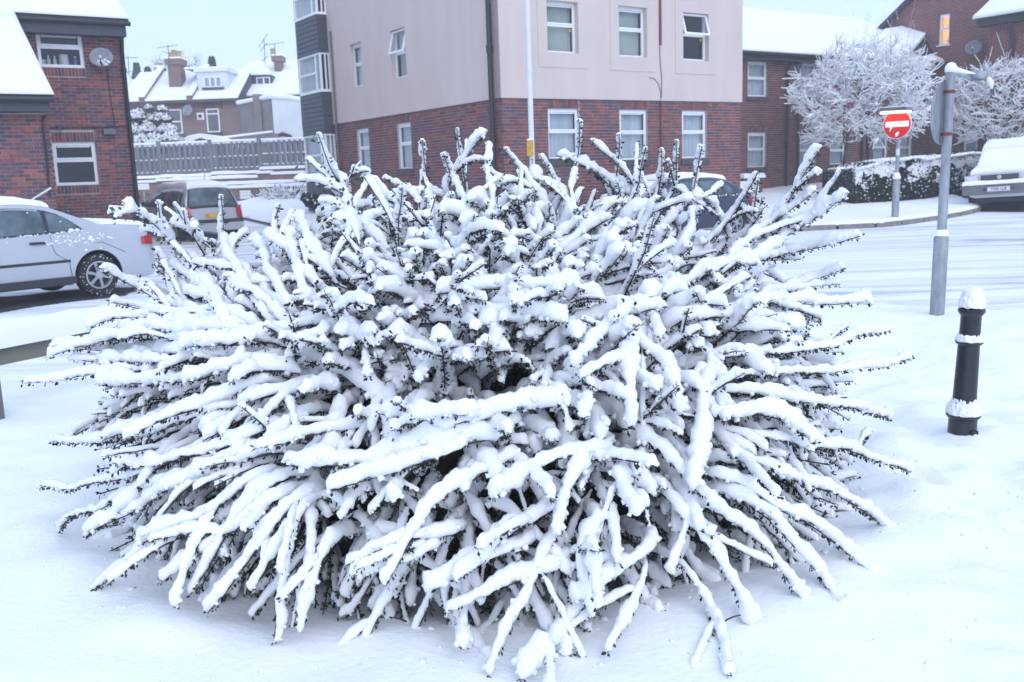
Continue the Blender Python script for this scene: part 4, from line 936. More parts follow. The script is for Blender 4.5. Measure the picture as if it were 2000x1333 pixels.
a, d = fx(397, 151, Y); b, c = fx(434, 171, Y); far_win(t1, lambda s, dd, z: (s, .6 - dd, z), a, b, c, d, (a + (b - a) * .345, a + (b - a) * .66), trans=None)
for px in ((325, 215, 358, 262), (402, 213.5, 431, 259)):
    a, d = fx(px[0], px[1], TY); b, c = fx(px[2], px[3], TY); far_win(t1, q1, a, b, c, d, trans=.78 if px[0] > 400 else .5)
    m = MB().use('brick_house'); n_ = 12
    for i in range(n_): w_ = (b - a + .5) / n_; m.box((a - .25 + i * w_ + .01, -.0, d + .02), (a - .25 + (i + 1) * w_ - .01, .025, d + .36), q1)
    recalc(m.build('lintel', None, t1))['kind'] = 'stuff'
v = fx(392, 228, TY); m = MB().use('sign_white'); m.box((v[0] - .2, .0, v[1] - .2), (v[0] + .2, .06, v[1] + .2), q1); vo = recalc(m.build('flue_plate', None, t1)); m = MB().use('ink'); m.box((v[0] - .07, .061, v[1] - .07), (v[0] + .07, .2, v[1] + .07), q1); recalc(m.build('flue', None, vo))
v = fx(367, 217, TY - .4); dish((v[0], TY - .4, v[1]), math.radians(-20), math.radians(-12), .36, 'satellite_dish', 'satellite dish between the two windows of the far terrace house')

UY = 58.0; t2 = thing('terrace_house', 'terrace house with a broad snowy roof and small dark dormer', 'house', (0, UY, 0))
ex0, ez = fx(464, 191, UY - .3); ex1, _ = fx(600, 191, UY - .3); rx0, rz = fx(430, 127, UY + 5)
m = MB().use('brick_far'); m.box((ex0 + .1, 0, .5), (ex1, 9, ez - .02)); m.build('wall', None, t2)
RS2 = (rz - ez) / 5.3
m = MB().use('tile_dark'); m.add([(ex0, -.3, ez), (ex1, -.3, ez), (ex1, 5, rz), (ex0 - .6, 5, rz), (ex0, 10, ez), (ex1, 10, ez)], [(0, 1, 2, 3), (3, 2, 5, 4), (0, 3, 4)]); r2 = m.build('roof', None, t2)
slab_snow('roof_snow', lambda u, v: ((u - .6 * max(0, (v + .3) / 5.3) * (1 - (u - ex0) / (ex1 - ex0)), v, ez + .04 + RS2 * (v + .3)), (0, -RS2 / math.hypot(1, RS2), 1 / math.hypot(1, RS2))), ex0, ex1, -.32, 5.05, .12, r2, 22, 12, .1, 8, kind='stuff')
chimney(t2, UY + 3.4, 537, 552, 112, 136, [(529 + 5, .5)], .8, .12); aerial(t2, UY + 3.2, 521, 128, 78, [(.1, 1.0, .9), (.5, .7, .8), (1.2, .5, .7)]); aerial(t2, UY + 3.3, 540, 112, 88, [(.0, 1.3, .1)])
a, d = fx(492, 152, UY + 1.2); b, c = fx(529, 174, UY + 1.2); m = MB().use('dark_board'); m.box((a - .25, 1.2, c - .15), (b + .1, 3.6, d + .1)); dm2 = m.build('dormer', None, t2)
far_win(t2, lambda s, dd, z: (s, 1.2 - dd, z), a + .25, b, c, d, ((a + b) / 2 + .15,), trans=None)
m = MB().use('dark_board'); e_ = fx(474, 134, UY + 3.9); m.add([(a - .26, 1.2, d + .1), (a - .26, 1.2, c - .15), (e_[0], 3.9, e_[1])], [(0, 1, 2)]); m.build('dormer_cheek', None, dm2)
slab_snow('dormer_snow', lambda u, v: ((u + (e_[0] - a + .25) * (v - 1.0) / 2.8, v, d + .1 + (e_[1] - d - .1) * (v - 1.0) / 2.8), (0, -.3, .95)), a - .3, b + .2, 1.0, 3.8, .14, dm2, 10, 6, .08, 6, kind='stuff')
VY = 52.0; t3 = thing('outbuilding', 'rear extension with a stained brown side wall and a white rendered wall beyond the fence', 'building', (0, VY, 0))
a, z1_ = fx(468, 203, VY + 2); b, z2_ = fx(530, 191, VY); c, z3_ = fx(600, 199, VY)
m = MB().use('wall_brown'); m.add([(a, 2.0, .5), (b, 0, .5), (b, 0, z2_), (a, 2.0, z1_), (a, 2.4, .5), (b, .4, .5), (b, .4, z2_), (a, 2.4, z1_)], [(0, 1, 2, 3), (4, 7, 6, 5), (3, 2, 6, 7), (0, 3, 7, 4)]); bw2 = m.build('side_wall', None, t3)
m = MB().use('wall_white'); m.add([(b + .01, 0, .5), (c, .3, .5), (c, .3, z3_), (b + .01, 0, z2_ + .02), (b + .01, 4, .5), (c, 4, .5), (c, 4, z3_), (b + .01, 4, z2_)], [(0, 1, 2, 3), (4, 7, 6, 5), (3, 2, 6, 7), (0, 3, 7, 4), (1, 5, 6, 2)]); ww = m.build('front_wall', None, t3)
m = MB().use('snow_far'); m.tube([(a - .1, 1.98, z1_ + .04), ((a + b) / 2, 1.0, (z1_ + z2_) / 2 + .06), (b, .0, z2_ + .06)], [.12, .11, .13], 8); m.tube([(b, .02, z2_ + .07), ((b + c) / 2, .15, (z2_ + z3_) / 2 + .12), (c, .3, z3_ + .05)], [.15, .13, .12], 8); m.build('coping_snow', None, t3, smooth=True)['kind'] = 'stuff'
xx, zz_ = fx(505, 195, VY + .9); m = MB().use('wall_brown'); m.box((xx - .22, .55, .5), (xx + .18, 1.2, zz_ + .25)); m.build('pier', None, t3)
v = fx(552, 266, VY - .05); m = MB().use('ink'); m.tube([(v[0] - .6, -.02, v[1] - .35), (v[0] - .35, -.02, v[1] - .02), (v[0], -.02, v[1] + .1), (v[0] + .35, -.02, v[1] - .02), (v[0] + .6, -.02, v[1] - .35)], .10, 6); m.build('arch', None, t3)
sx_, sz_ = fx(392, 264, 45); sh_ = thing('garden_shed', 'snow covered shed roof peeping over the fence', 'shed', (sx_, 45, 0))
m = MB().use('fence_wood'); m.prism([(-1.3, .5), (1.3, .5), (1.3, sz_ - .55), (0, sz_ - .12), (-1.3, sz_ - .55)], 0, 2.2, lambda a, b, c: (a, c, b)); recalc(m.build('wall', None, sh_))
m = MB().use('snow_far'); m.prism([(-1.45, sz_ - .62), (0, sz_ - .14), (1.45, sz_ - .62), (1.45, sz_ - .44), (.5, sz_ - .02), (0, sz_ + .06), (-.5, sz_ - .02), (-1.45, sz_ - .44)], -.15, 2.3, lambda a, b, c: (a, c, b)); recalc(m.build('roof_snow', None, sh_))['kind'] = 'stuff'
a, b = fx(430, 270, 47), fx(532, 258, 47); t = thing('lean_to', 'long thin snowy roof edge sloping behind the fence', 'roof', (0, 47, 0)); m = MB().use('snow_far'); m.tube([(a[0], 0, a[1]), (b[0], 0, b[1])], .055, 8); m.build('roof_snow', None, t, smooth=True)['kind'] = 'stuff'; m = MB().use('wall_brown'); m.add([(a[0], .02, .5), (b[0], .02, .5), (b[0], .02, b[1] - .05), (a[0], .02, a[1] - .05), (a[0], 1.2, .5), (b[0], 1.2, .5), (b[0], 1.2, b[1] - .05), (a[0], 1.2, a[1] - .05)], [(0, 1, 2, 3), (3, 2, 6, 7), (4, 7, 6, 5), (0, 3, 7, 4), (1, 5, 6, 2)]); m.build('wall', None, t)

# ================================================================== STREET FURNITURE
# bollard
p = gnd(1877, 865, -.01); bo = thing('bollard', 'black cast iron bollard with snow on its rings and cap', 'bollard', tuple(p)); bo.rotation_euler = (math.radians(.5), math.radians(1.6), 0)
rim = [(.066, .715), (.068, .722), (.066, .732), (.05, .74)]
MB().use('black_paint').lathe([(.073, -.15), (.073, .0), (.072, .135), (.080, .142), (.087, .150), (.088, .158), (.080, .166), (.064, .176), (.061, .2), (.0545, .53), (.0545, .538), (.062, .543), (.069, .55), (.070, .556), (.064, .562), (.053, .568), (.0525, .60), (.0515, .695), (.057, .702), *rim, (.02, .745)], 36).build('body', None, bo, smooth=True, sharp=.7)
def snow_ring(name, prof, par, seed, amp=.0045, n=110):
    P = []
    pr = np.array(prof); t = np.linspace(0, len(pr) - 1, 30); r = np.interp(t, range(len(pr)), pr[:, 0]); z = np.interp(t, range(len(pr)), pr[:, 1])
    for k in range(3): r[1:-1] = (r[:-2] + 2 * r[1:-1] + r[2:]) / 4; z[1:-1] = (z[:-2] + 2 * z[1:-1] + z[2:]) / 4
    A = np.linspace(0, 2 * np.pi, n, endpoint=False); X = r[:, None] * np.cos(A); Y_ = r[:, None] * np.sin(A); Z = z[:, None] + 0 * A
    N = fbm(np.stack([X * 70, Y_ * 70, Z * 70], -1), 3, seed) * amp * 2.4 + fbm(np.stack([X * 14, Y_ * 14, Z * 14], -1), 2, seed + 4) * amp
    q = 1 + N / np.maximum(r[:, None], .02); X *= q; Y_ *= q; Z = Z + N
    V = np.stack([X, Y_, Z], -1).reshape(-1, 3); k = 30
    Fc = [(i * n + j, i * n + (j + 1) % n, (i + 1) * n + (j + 1) % n, (i + 1) * n + j) for i in range(k - 1) for j in range(n)] + [tuple((k - 1) * n + j for j in range(n))]
    return raw(name, V, Fc, 'snow', par, None, True)
snow_ring('snow_cap', [(.055, .742), (.064, .738), (.066, .752), (.058, .785), (.050, .815), (.036, .838), (.018, .848), (.002, .850)], bo, 2)
snow_ring('snow_ring', [(.060, .560), (.069, .557), (.070, .572), (.063, .588), (.055, .598), (.05, .600)], bo, 5)
snow_ring('snow_ring', [(.070, .166), (.086, .158), (.087, .174), (.081, .195), (.069, .226), (.061, .242), (.056, .246)], bo, 8, .0055)
m = MB().use('black_paint'); m.box((.012, -.082, .02), (.048, -.06, .085)); lk = m.build('lock_plate', None, bo); m = MB().use('snow'); m.lathe([(.0, .048), (.012, .05), (.013, .062), (.004, .07)], 10, (.03, -.088)); m.build('snow_blob', None, lk, smooth=True)

# lit sign unit seen from behind, on its thick grey pole
p = gnd(1830, 614, -.02); d0 = np.dot(p - ORG, [0, math.cos(PITCH), -math.sin(PITCH)])
ps = thing('sign_post', 'grey steel sign post with a round sign turned away and a hooded lamp arm', 'sign post', tuple(p)); ps.rotation_euler = (0, math.radians(.9), 0)
def hz(x, y): return float(dep(x, y, d0)[2] - p[2])
z_step, z_top = hz(1835, 462), hz(1850, 146)
MB().use('galvanised').lathe([(.070, -.2), (.070, z_step - .01), (.066, z_step), (.052, z_step + .03), (.045, z_step + .05), (.044, z_top)], 24).build('pole', None, ps, smooth=True, sharp=.5)
MB().use('snow').lathe([(.045, z_step + .045), (.07, z_step + .012), (.066, z_step + .03), (.05, z_step + .07), (.044, z_step + .075)], 18).build('snow_collar', None, ps, smooth=True)
zc = hz(1850, 225); ang = math.radians(0)                 # disc faces away to the left
ux, uy = .68, .73; zc += 0
def disc(name, r0, r1, t0, t1, mat, par, n=40):
    m = MB().use(mat); V = []; nx, ny = -uy, ux
    for t in (t0, t1):
        for j in range(n): a = 2 * math.pi * j / n; V.append((r1 * math.cos(a) * ux + nx * t, r1 * math.cos(a) * uy + ny * t, zc + r1 * math.sin(a)))
    m.add(V, [tuple(range(n)), tuple(range(n, 2 * n))[::-1]] + [(j, n + j, n + (j + 1) % n, (j + 1) % n) for j in range(n)]); return recalc(m.build(name, None, par, smooth=True, sharp=.6))
sg_ = disc('sign_plate', 0, .30, .055, .066, 'galvanised', ps); disc('sign_face', 0, .297, .0665, .069, 'sign_white', sg_)
for dz in (.2, -.2): MB().use('wood_lining').lathe([(.048, zc + dz - .015), (.052, zc + dz - .012), (.052, zc + dz + .012), (.048, zc + dz + .015)], 16).build('clamp', None, ps)
arm_e = dep(1893, 150, d0) - p; hood_e = dep(1935, 155, d0) - p
MB().use('galvanised').tube([(0, 0, z_top - .03), tuple(np.array([arm_e[0], arm_e[1] + .05, arm_e[2]]))], .018, 10).build('lamp_arm', None, ps, smooth=True)
hd = MB().use('galvanised'); ax = np.array([arm_e[0] - .02, arm_e[1] + .05, arm_e[2]]); bx_ = np.array([hood_e[0], hood_e[1] + .05, hood_e[2]]); G = []
for i in range(13):
    t = i / 12; c = ax + (bx_ - ax) * t; rr_ = .03 + .075 * math.sin(math.pi * min(1, t * 1.15 + .02) ** .8) * (1 if t < .9 else .8); G.append([tuple(c + np.array([0, rr_ * math.cos(q), rr_ * .75 * math.sin(q) + .01])) for q in np.linspace(-.35, math.pi + .35, 13)])
hd.grid(G); ho = hd.build('lamp_hood', None, ps, smooth=True, sharp=2); sm = ho.modifiers.new('thick', 'SOLIDIFY'); sm.thickness = .006
MB().use('snow').tube([(-.005, 0, z_top - .02), (.0, 0, z_top + .03), (.0, 0, z_top + .065), (.0, 0, z_top + .075)], [.052, .055, .035, .006], 16).build('snow_cap', None, ps, smooth=True, sharp=2)
MB().use('snow').tube([(.03, .01, z_top + .01), (.10, .02, z_top - .005), (.19, .04, z_top - .02), (.26, .05, z_top - .03)], [.035, .022, .014, .005], 10).build('arm_snow', None, ps, smooth=True, sharp=2)
sp = bx_ + np.array([-.05, -.085, -.03]); MB().use('snow').tube([tuple(sp + np.array([-.03, .0, .05])), tuple(sp), tuple(sp + np.array([.01, -.01, -.06]))], [.02, .03, .008], 8).build('snow_blob', None, ps, smooth=True, sharp=2)

# no entry sign, lit from above
p = gt(1748, 426, .1); dS = np.dot(p - ORG, [0, math.cos(PITCH), -math.sin(PITCH)]); th = math.atan2(p[0], p[1])
ne = thing('no_entry_sign', 'round red no entry sign with white bar under a lit hood', 'road sign', tuple(p), -th + math.radians(-24)); ne.rotation_euler.y = math.radians(.5)
def hz(x, y): return float(dep(x, y, dS)[2] - p[2])
zc = hz(1751, 245); rS = (hz(1751, 217) - hz(1751, 273)) / 2; zs2 = hz(1750, 349)
MB().use('galvanised').lathe([(.085, -.2), (.085, zs2 - .02), (.075, zs2), (.045, zs2 + .02), (.042, zc + rS + .12)], 16).build('pole', None, ne, smooth=True, sharp=.5)
MB().use('snow').lathe([(.05, zs2 + .02), (.1, zs2 - .01), (.09, zs2 + .04), (.06, zs2 + .12), (.045, zs2 + .14)], 14).build('snow_collar', None, ne, smooth=True)
MB().use('post_white').lathe([(.046, zs2 + .55), (.0465, zs2 + .56), (.0465, zs2 + .7), (.046, zs2 + .71)], 14).build('band', None, ne)
def disc2(name, r, y0, y1, mat, par, n=48):
    V = [(r * math.cos(2 * math.pi * j / n), y, zc + r * math.sin(2 * math.pi * j / n)) for y in (y0, y1) for j in range(n)]
    m = MB().use(mat); m.add(V, [tuple(range(n)), tuple(range(n, 2 * n))[::-1]] + [(j, n + j, n + (j + 1) % n, (j + 1) % n) for j in range(n)]); return recalc(m.build(name, None, par, smooth=True, sharp=.6))
pl0 = disc2('sign_plate', rS, -.10, -.07, 'sign_white', ne); disc2('red_disc', rS * .965, -.104, -.1005, 'sign_red', pl0)
m = MB().use('sign_white'); m.box((-rS * .83, -.109, zc - rS * .19), (rS * .83, -.1045, zc + rS * .19)); m.build('white_bar', None, pl0)
for (u, v, s_, l) in ((-.42, -.28, .025, .07), (.02, -.72, .04, .05), (.1, -.62, .03, .03)):
    MB().use('snow').tube([(u * rS - l * .3, -.112, zc + v * rS - l), (u * rS, -.114, zc + v * rS), (u * rS + l * .3, -.112, zc + v * rS + l)], [s_ * .4, s_, s_ * .5], 8).build('snow_blob', None, ne, smooth=True, sharp=2)
zh = zc + rS - .07; hx = rS * 1.04
m = MB().use('pipe_grey'); m.prism([(-hx, zh + .05), (hx, zh + .02), (hx * .8, zh + .10), (-hx * .8, zh + .12)], -.36, .0, lambda a, b, c: (a, c, b)); hdo = recalc(m.build('lamp_hood', None, ne))
m = MB().use('lit_strip'); m.box((-hx * .9, -.33, zh - .02), (hx * .98, -.16, zh + .018)); m.build('lamp_tube', None, hdo)
slab_snow('hood_snow', lambda u, v: ((u, v, zh + .115), (0, 0, 1)), -hx * .8, hx * .8, -.35, -.02, .02, hdo, 8, 5, .05, 3, kind='stuff')

# slim white lamp column with a yellow box
dl = 19.4; p = dep(1043, 430, dl); p[2] = -.05; pt_ = dep(1028, 0, dl)
lc = thing('lamp_column', 'slim white lamp column with a yellow box before the apartment corner', 'lamp post', tuple(p)); lc.rotation_euler = (0, 0, 0)
def hz(x, y): return float(dep(x, y, dl)[2] - p[2])
MB().use('post_white').lathe([(.075, -.1), (.075, 1.05), (.055, 1.12), (.052, 3.0), (.045, 6.5), (.04, 8.0)], 18).build('column', None, lc, smooth=True, sharp=.5)
zb1, zb2 = hz(1036, 306), hz(1036, 276); m = MB().use('box_yellow'); m.box((-.098, -.12, zb1), (.028, -.0, zb2)); yb_ = m.build('yellow_box', None, lc); slab_snow('box_snow', lambda u, v: ((u, v, zb2), (0, 0, 1)), -.098, .028, -.12, -.0, .03, yb_, 5, 4, .03, 1, kind='stuff'); m = MB().use('ink'); m.box((-.045, -.1225, (zb1 + zb2) / 2 - .006), (-.02, -.1205, (zb1 + zb2) / 2 + .006)); m.build('latch', None, yb_)
for i, ch in enumerate("0756A1"): text(ch, .075, 'lettering', 'ink', lc, (.0, -.057, zb1 - .08 - i * .068), (math.radians(90), 0, 0))
m = MB().use('post_white'); m.tube([(0, 0, 7.95), (-.2, .05, 8.3), (-1.0, .3, 8.55)], [.04, .035, .03], 10); m.tube([(-1.0, .3, 8.55), (-1.45, .44, 8.56)], [.07, .09], 10); m.build('lantern_arm', None, lc, smooth=True)

# street name plate on short posts
dn_ = 27.4; P0 = dep(1482, 358, dn_); P1 = dep(1482, 376, dn_); g_ = float(terrain(P0[0], P0[1])) + .1
sn_ = thing('street_sign', 'low white street name plate ending N ST beside the blue car', 'street sign', (P0[0], P0[1], g_), ANG - math.radians(34))
hh = P0[2] - P1[2]; zb3 = P1[2] - g_; Ln = 1.05
m = MB().use('sign_white'); m.box((-Ln, -.02, zb3), (0, 0, zb3 + hh)); m.build('plate', None, sn_)
for x in (-.12, -Ln + .12): m = MB().use('pipe_grey'); m.box((x - .04, .002, -.2), (x + .04, .06, zb3 + hh)); m.build('leg', None, sn_)
text('N ST', .165, 'lettering', 'ink', sn_, (-.07, -.024, zb3 + hh * .48), (math.radians(90), 0, 0), 'RIGHT')
slab_snow('sign_snow', lambda u, v: ((u, v, zb3 + hh), (0, 0, 1)), -Ln, 0, -.03, .04, .05, sn_, 10, 4, .03, 4, kind='stuff')

# knee-high timber rail on the left of the verge
r3 = np.array([RD[0], RD[1], 0]); kr = thing('timber_rail', 'knee-high timber rail under a thick ridge of snow', 'fence', (RP[0], RP[1], 0), math.atan2(RD[1], RD[0]))
m = MB().use('timber_rail'); m.box((-3.5, -.03, .355), (1.6, .05, .47)); m.build('rail', None, kr)
for x in (-2.15, -.17, 1.5): m = MB().use('timber_grey'); m.box((x - .06, -.02 - .055, -.25), (x + .06, .0, .34)) if False else m.box((x - .05, -.15, -.25), (x + .05, -.031, .36)); m.build('post', None, kr)
def rT(u, v): return (u, v, .47), (0, 0, 1)
slab_snow('rail_snow', rT, -3.5, 1.62, -.075, .095, .17, kr, 80, 9, .08, 4, 'snow', .22, kind='stuff')

# ================================================================== CARS
def car(name, label, cat, loc, yaw, paint, prof, plan, belt, zb, wheels, rw, side_win, group=None, roll=0.0, tumble=.30, glass_end=(), rimmat='alloy', spokes=6, arch=1.1, ny=9, crown=.02):
    """x runs from the tail (0) to the nose; prof = roof line, plan = half width"""
    root = thing(name, label, cat, loc, yaw, group); root.rotation_euler = (0, roll, yaw) if False else (roll, 0, yaw)
    px, pz = zip(*prof); qx, qw = zip(*plan); bx_, bz_ = zip(*belt); L_ = px[-1]
    xs = np.unique(np.concatenate([np.linspace(0, L_, 64), np.array(px), [.02, .05, L_ - .02, L_ - .05]]))
    def sm(x, a, b, w=.07): return np.mean([np.interp(x + o, a, b) for o in np.linspace(-w, w, 7)], axis=0)
    top = lambda x: sm(np.clip(x, 0, L_), px, pz, .05); hw = lambda x: sm(np.clip(x, 0, L_), qx, qw); bl_ = lambda x: np.minimum(np.interp(x, bx_, bz_), top(x) - .015)
    def section(x):
        t, w, b = float(top(x)), float(hw(x)), float(bl_(x)); h = t - b
        pts = [(0, zb), (w - .16, zb), (w - .05, zb + .03), (w - .012, zb + .12), (w, zb + (b - zb) * .45), (w - .004, zb + (b - zb) * .66), (w - .014, zb + (b - zb) * .86), (w - .035, b)]
        y0 = w - .04
        for f, g in ((.18, .12), (.4, .32), (.62, .56), (.8, .8)): pts.append((y0 - tumble * h * g, b + h * f))
        ye_ = y0 - tumble * h * .95
        pts += [(ye_ - .03, b + h * .915), (ye_ - .08, b + h * .97), (ye_ * .75, t + .0), (ye_ * .4, t + crown * .8), (0, t + crown)]
        return pts
    secs = [section(x) for x in xs]; K = len(secs[0]); V = []
    for x, s_ in zip(xs, secs):
        ring = [(x, y, z) for y, z in s_] + [(x, -y, z) for y, z in s_[-2:0:-1]]; V += ring
    n = 2 * K - 2; Fc = [(i * n + j, i * n + (j + 1) % n, (i + 1) * n + (j + 1) % n, (i + 1) * n + j) for i in range(len(xs) - 1) for j in range(n)]
    Fc += [tuple(range(n))[::-1], tuple((len(xs) - 1) * n + j for j in range(n))]
    body = raw('body', V, Fc, [paint, 'black_plastic'], root); recalc(body)
    cuts = []
    for wx in wheels:
        for sgn in (1, -1):
            m = MB().use('black_plastic'); r = rw * arch + .03; m.tube([(wx, sgn * .46, rw), (wx, sgn * 1.2, rw)], r, 28); c = m.build('cutter', None, root); recalc(c)
            md = body.modifiers.new('cut', 'BOOLEAN'); md.object = c; md.operation = 'DIFFERENCE'; md.solver = 'EXACT'; md.material_mode = 'TRANSFER'; cuts.append(c)
    bpy.context.view_layer.update(); dg = bpy.context.evaluated_depsgraph_get(); me = bpy.data.meshes.new_from_object(body.evaluated_get(dg)); body.modifiers.clear(); body.data = me
    for c in cuts: bpy.data.objects.remove(c)
    bm = bmesh.new(); bm.from_mesh(me)
    for f in bm.faces: f.smooth = True
    for e in bm.edges:
        if len(e.link_faces) == 2 and e.calc_face_angle(0) > .55: e.smooth = False
    bm.to_mesh(me); bm.free()
    def ysurf(x, z):
        s_ = section(x)[4:13]; return float(np.interp(z, [b for a, b in s_], [a for a, b in s_]))
    def side_patch(nm, lo, hi, mat, par, sgn, off, nx=14, nz=6):
        x0, x1 = lo[0][0], lo[-1][0]; G = []
        for i in range(nx + 1):
            x = x0 + (x1 - x0) * i / nx; za, zc_ = np.interp(x, *zip(*lo)), np.interp(x, *zip(*hi)); G.append([(x, sgn * (ysurf(x, za + (zc_ - za) * j / nz) + off), za + (zc_ - za) * j / nz) for j in range(nz + 1)])
        m = MB().use(mat); m.grid(G); return m.build(nm, None, par, smooth=True, sharp=2)
    root_side = side_patch
    for sgn in (1, -1):
        for (lo, hi) in side_win['trim']: side_patch('window_trim', lo, hi, 'black_plastic', root, sgn, .004)
        for (lo, hi) in side_win['glass']: side_patch('side_window', lo, hi, 'window_tint', root, sgn, .008)
        for k_, (lo, hi, mt) in enumerate(side_win.get('strips', [])): side_patch('side_strip' if mt == 'black_plastic' else 'sill', lo, hi, mt, root, sgn, .006 if mt == 'black_plastic' else .003, 24, 2)
        for xs_ in side_win.get('seams', []):
            m = MB().use('ink'); pts = [(x, sgn * (ysurf(x, z) + .0015), z) for x, z in xs_]; m.tube(pts, .004, 4); m.build('door_seam', None, root)
        for hx_, hz_ in side_win.get('handles', []):
            m = MB().use('black_plastic'); y = ysurf(hx_, hz_); m.tube([(hx_ - .10, sgn * (y - .0), hz_), (hx_ - .08, sgn * (y + .025), hz_ + .005), (hx_ + .08, sgn * (y + .025), hz_ + .008), (hx_ + .10, sgn * (y + .0), hz_ + .006)], .02, 6); m.build('door_handle', None, root, smooth=True)
    for wx in wheels:
        for sgn in (1, -1):
            y = sgn * (float(hw(wx)) - .015); wd = .19
            prof_t = [(rw * .64, 0), (rw * .70, .012), (rw * .9, .015), (rw * .97, -.01), (rw, -.04), (rw, -wd + .04), (rw * .95, -wd), (rw * .6, -wd)]
            def wv(r, dpt, a): return (wx + r * math.cos(a), y + sgn * dpt, rw + r * math.sin(a))
            m = MB().use('tyre'); n = 40; Vv = [wv(r, d_, 2 * math.pi * j / n) for r, d_ in prof_t for j in range(n)]; m.add(Vv, [(i * n + j, i * n + (j + 1) % n, (i + 1) * n + (j + 1) % n, (i + 1) * n + j) for i in range(len(prof_t) - 1) for j in range(n)])
            wl = recalc(m.build('wheel', None, root, smooth=True, sharp=.6))
            m = MB().use('black_plastic'); m.add([wv(rw * .66, -.06, 2 * math.pi * j / n) for j in range(n)], [tuple(range(n))]); m.build('brake_disc', None, wl)
            m = MB().use(rimmat); Vv = [wv(r, d_, 2 * math.pi * j / n) for r, d_ in ((rw * .66, -.06), (rw * .66, .004), (rw * .59, .006), (rw * .57, -.05)) for j in range(n)]; m.add(Vv, [(i * n + j, i * n + (j + 1) % n, (i + 1) * n + (j + 1) % n, (i + 1) * n + j) for i in range(3) for j in range(n)])
            for k_ in range(spokes):
                a = 2 * math.pi * k_ / spokes + .3; w1, w2 = .26, .12
                q_ = [wv(rw * .14, .0, a - w1 * 1.6), wv(rw * .6, -.012, a - w2), wv(rw * .6, -.012, a + w2), wv(rw * .14, .0, a + w1 * 1.6)]; q2_ = [(p_[0], p_[1] - sgn * .03, p_[2]) for p_ in q_]
                m.add(q_ + q2_, [(0, 1, 2, 3), (7, 6, 5, 4), (0, 4, 5, 1), (2, 6, 7, 3)])
            m.add([wv(r, d_, 2 * math.pi * j / 20) for r, d_ in ((rw * .2, -.03), (rw * .2, .008), (rw * .1, .012)) for j in range(20)], [(i * 20 + j, i * 20 + (j + 1) % 20, (i + 1) * 20 + (j + 1) % 20, (i + 1) * 20 + j) for i in range(2) for j in range(20)] + [tuple(40 + j for j in range(20))])
            recalc(m.build('rim', None, wl, smooth=True, sharp=.5))
    def top_patch(nm, x0, x1, f0, f1, mat, par, off=.006, nx=12, nyy=10):
        """a patch over the upper surface between stations x0..x1, half width fractions f0 (at x0) and f1 (at x1) of the upper section"""
        G = []
        for i in range(nx + 1):
            t = i / nx; x = x0 + (x1 - x0) * t; s_ = section(x)[7:]; ym = s_[5][0]; zt = float(top(x)); row = []
            e = .02; sl = (float(top(x + e)) - float(top(x - e))) / (2 * e); nl = math.hypot(1, sl)
            f = f0 + (f1 - f0) * t
            for j in range(nyy + 1):
                y = ym * f * (2 * j / nyy - 1); zz_ = np.interp(abs(y), [p_[0] for p_ in s_[::-1]], [p_[1] for p_ in s_[::-1]]); row.append((x - sl / nl * off, y, float(zz_) + off / nl))
            G.append(row)
        m = MB().use(mat); m.grid(G); return m.build(nm, None, par, smooth=True, sharp=2)
    for (nm, x0, x1, f0, f1, mt, off) in glass_end: top_patch(nm, x0, x1, f0, f1, mt, root, off)
    def snow_on(nm, x0, x1, f, th, seed=0, nx=40, ys=24, edge=.09, amp=.3):
        def T(u, v):
            s_ = section(u)[7:]; ym = s_[5][0] * f; y = v * ym; z = np.interp(abs(y), [p_[0] for p_ in s_[::-1]], [p_[1] for p_ in s_[::-1]]); e = .03; sl = (float(top(u + e)) - float(top(u - e))) / (2 * e); nl = math.hypot(1, sl); return (u, y, float(z)), (-sl / nl * .6, 0, 1 / nl)
        o = slab_snow(nm, T, x0, x1, -1, 1, th, root, nx, ys, edge, seed, 'snow_far', amp); o['kind'] = 'stuff'; return o
    return root, body, section, top, hw, ysurf, snow_on, side_patch, top_patch
m_, t_, b_ = newmat('window_tint'); b_.inputs['Base Color'].default_value = (.07, .10, .12, 1); b_.inputs['Roughness'].default_value = .08; b_.inputs['Specular IOR Level'].default_value = .6
nz_ = nd(t_, 'ShaderNodeTexNoise'); nz_.inputs['Scale'].default_value = 3.5; tc_ = nd(t_, 'ShaderNodeTexCoord'); rp_ = nd(t_, 'ShaderNodeValToRGB'); rp_.color_ramp.elements[0].position = .35; rp_.color_ramp.elements[0].color = (.045, .065, .075, 1); rp_.color_ramp.elements[1].position = .75; rp_.color_ramp.elements[1].color = (.14, .19, .21, 1)
t_.links.new(tc_.outputs['Object'], nz_.inputs[0]); t_.links.new(nz_.outputs[0], rp_.inputs[0]); t_.links.new(rp_.outputs[0], b_.inputs['Base Color'])

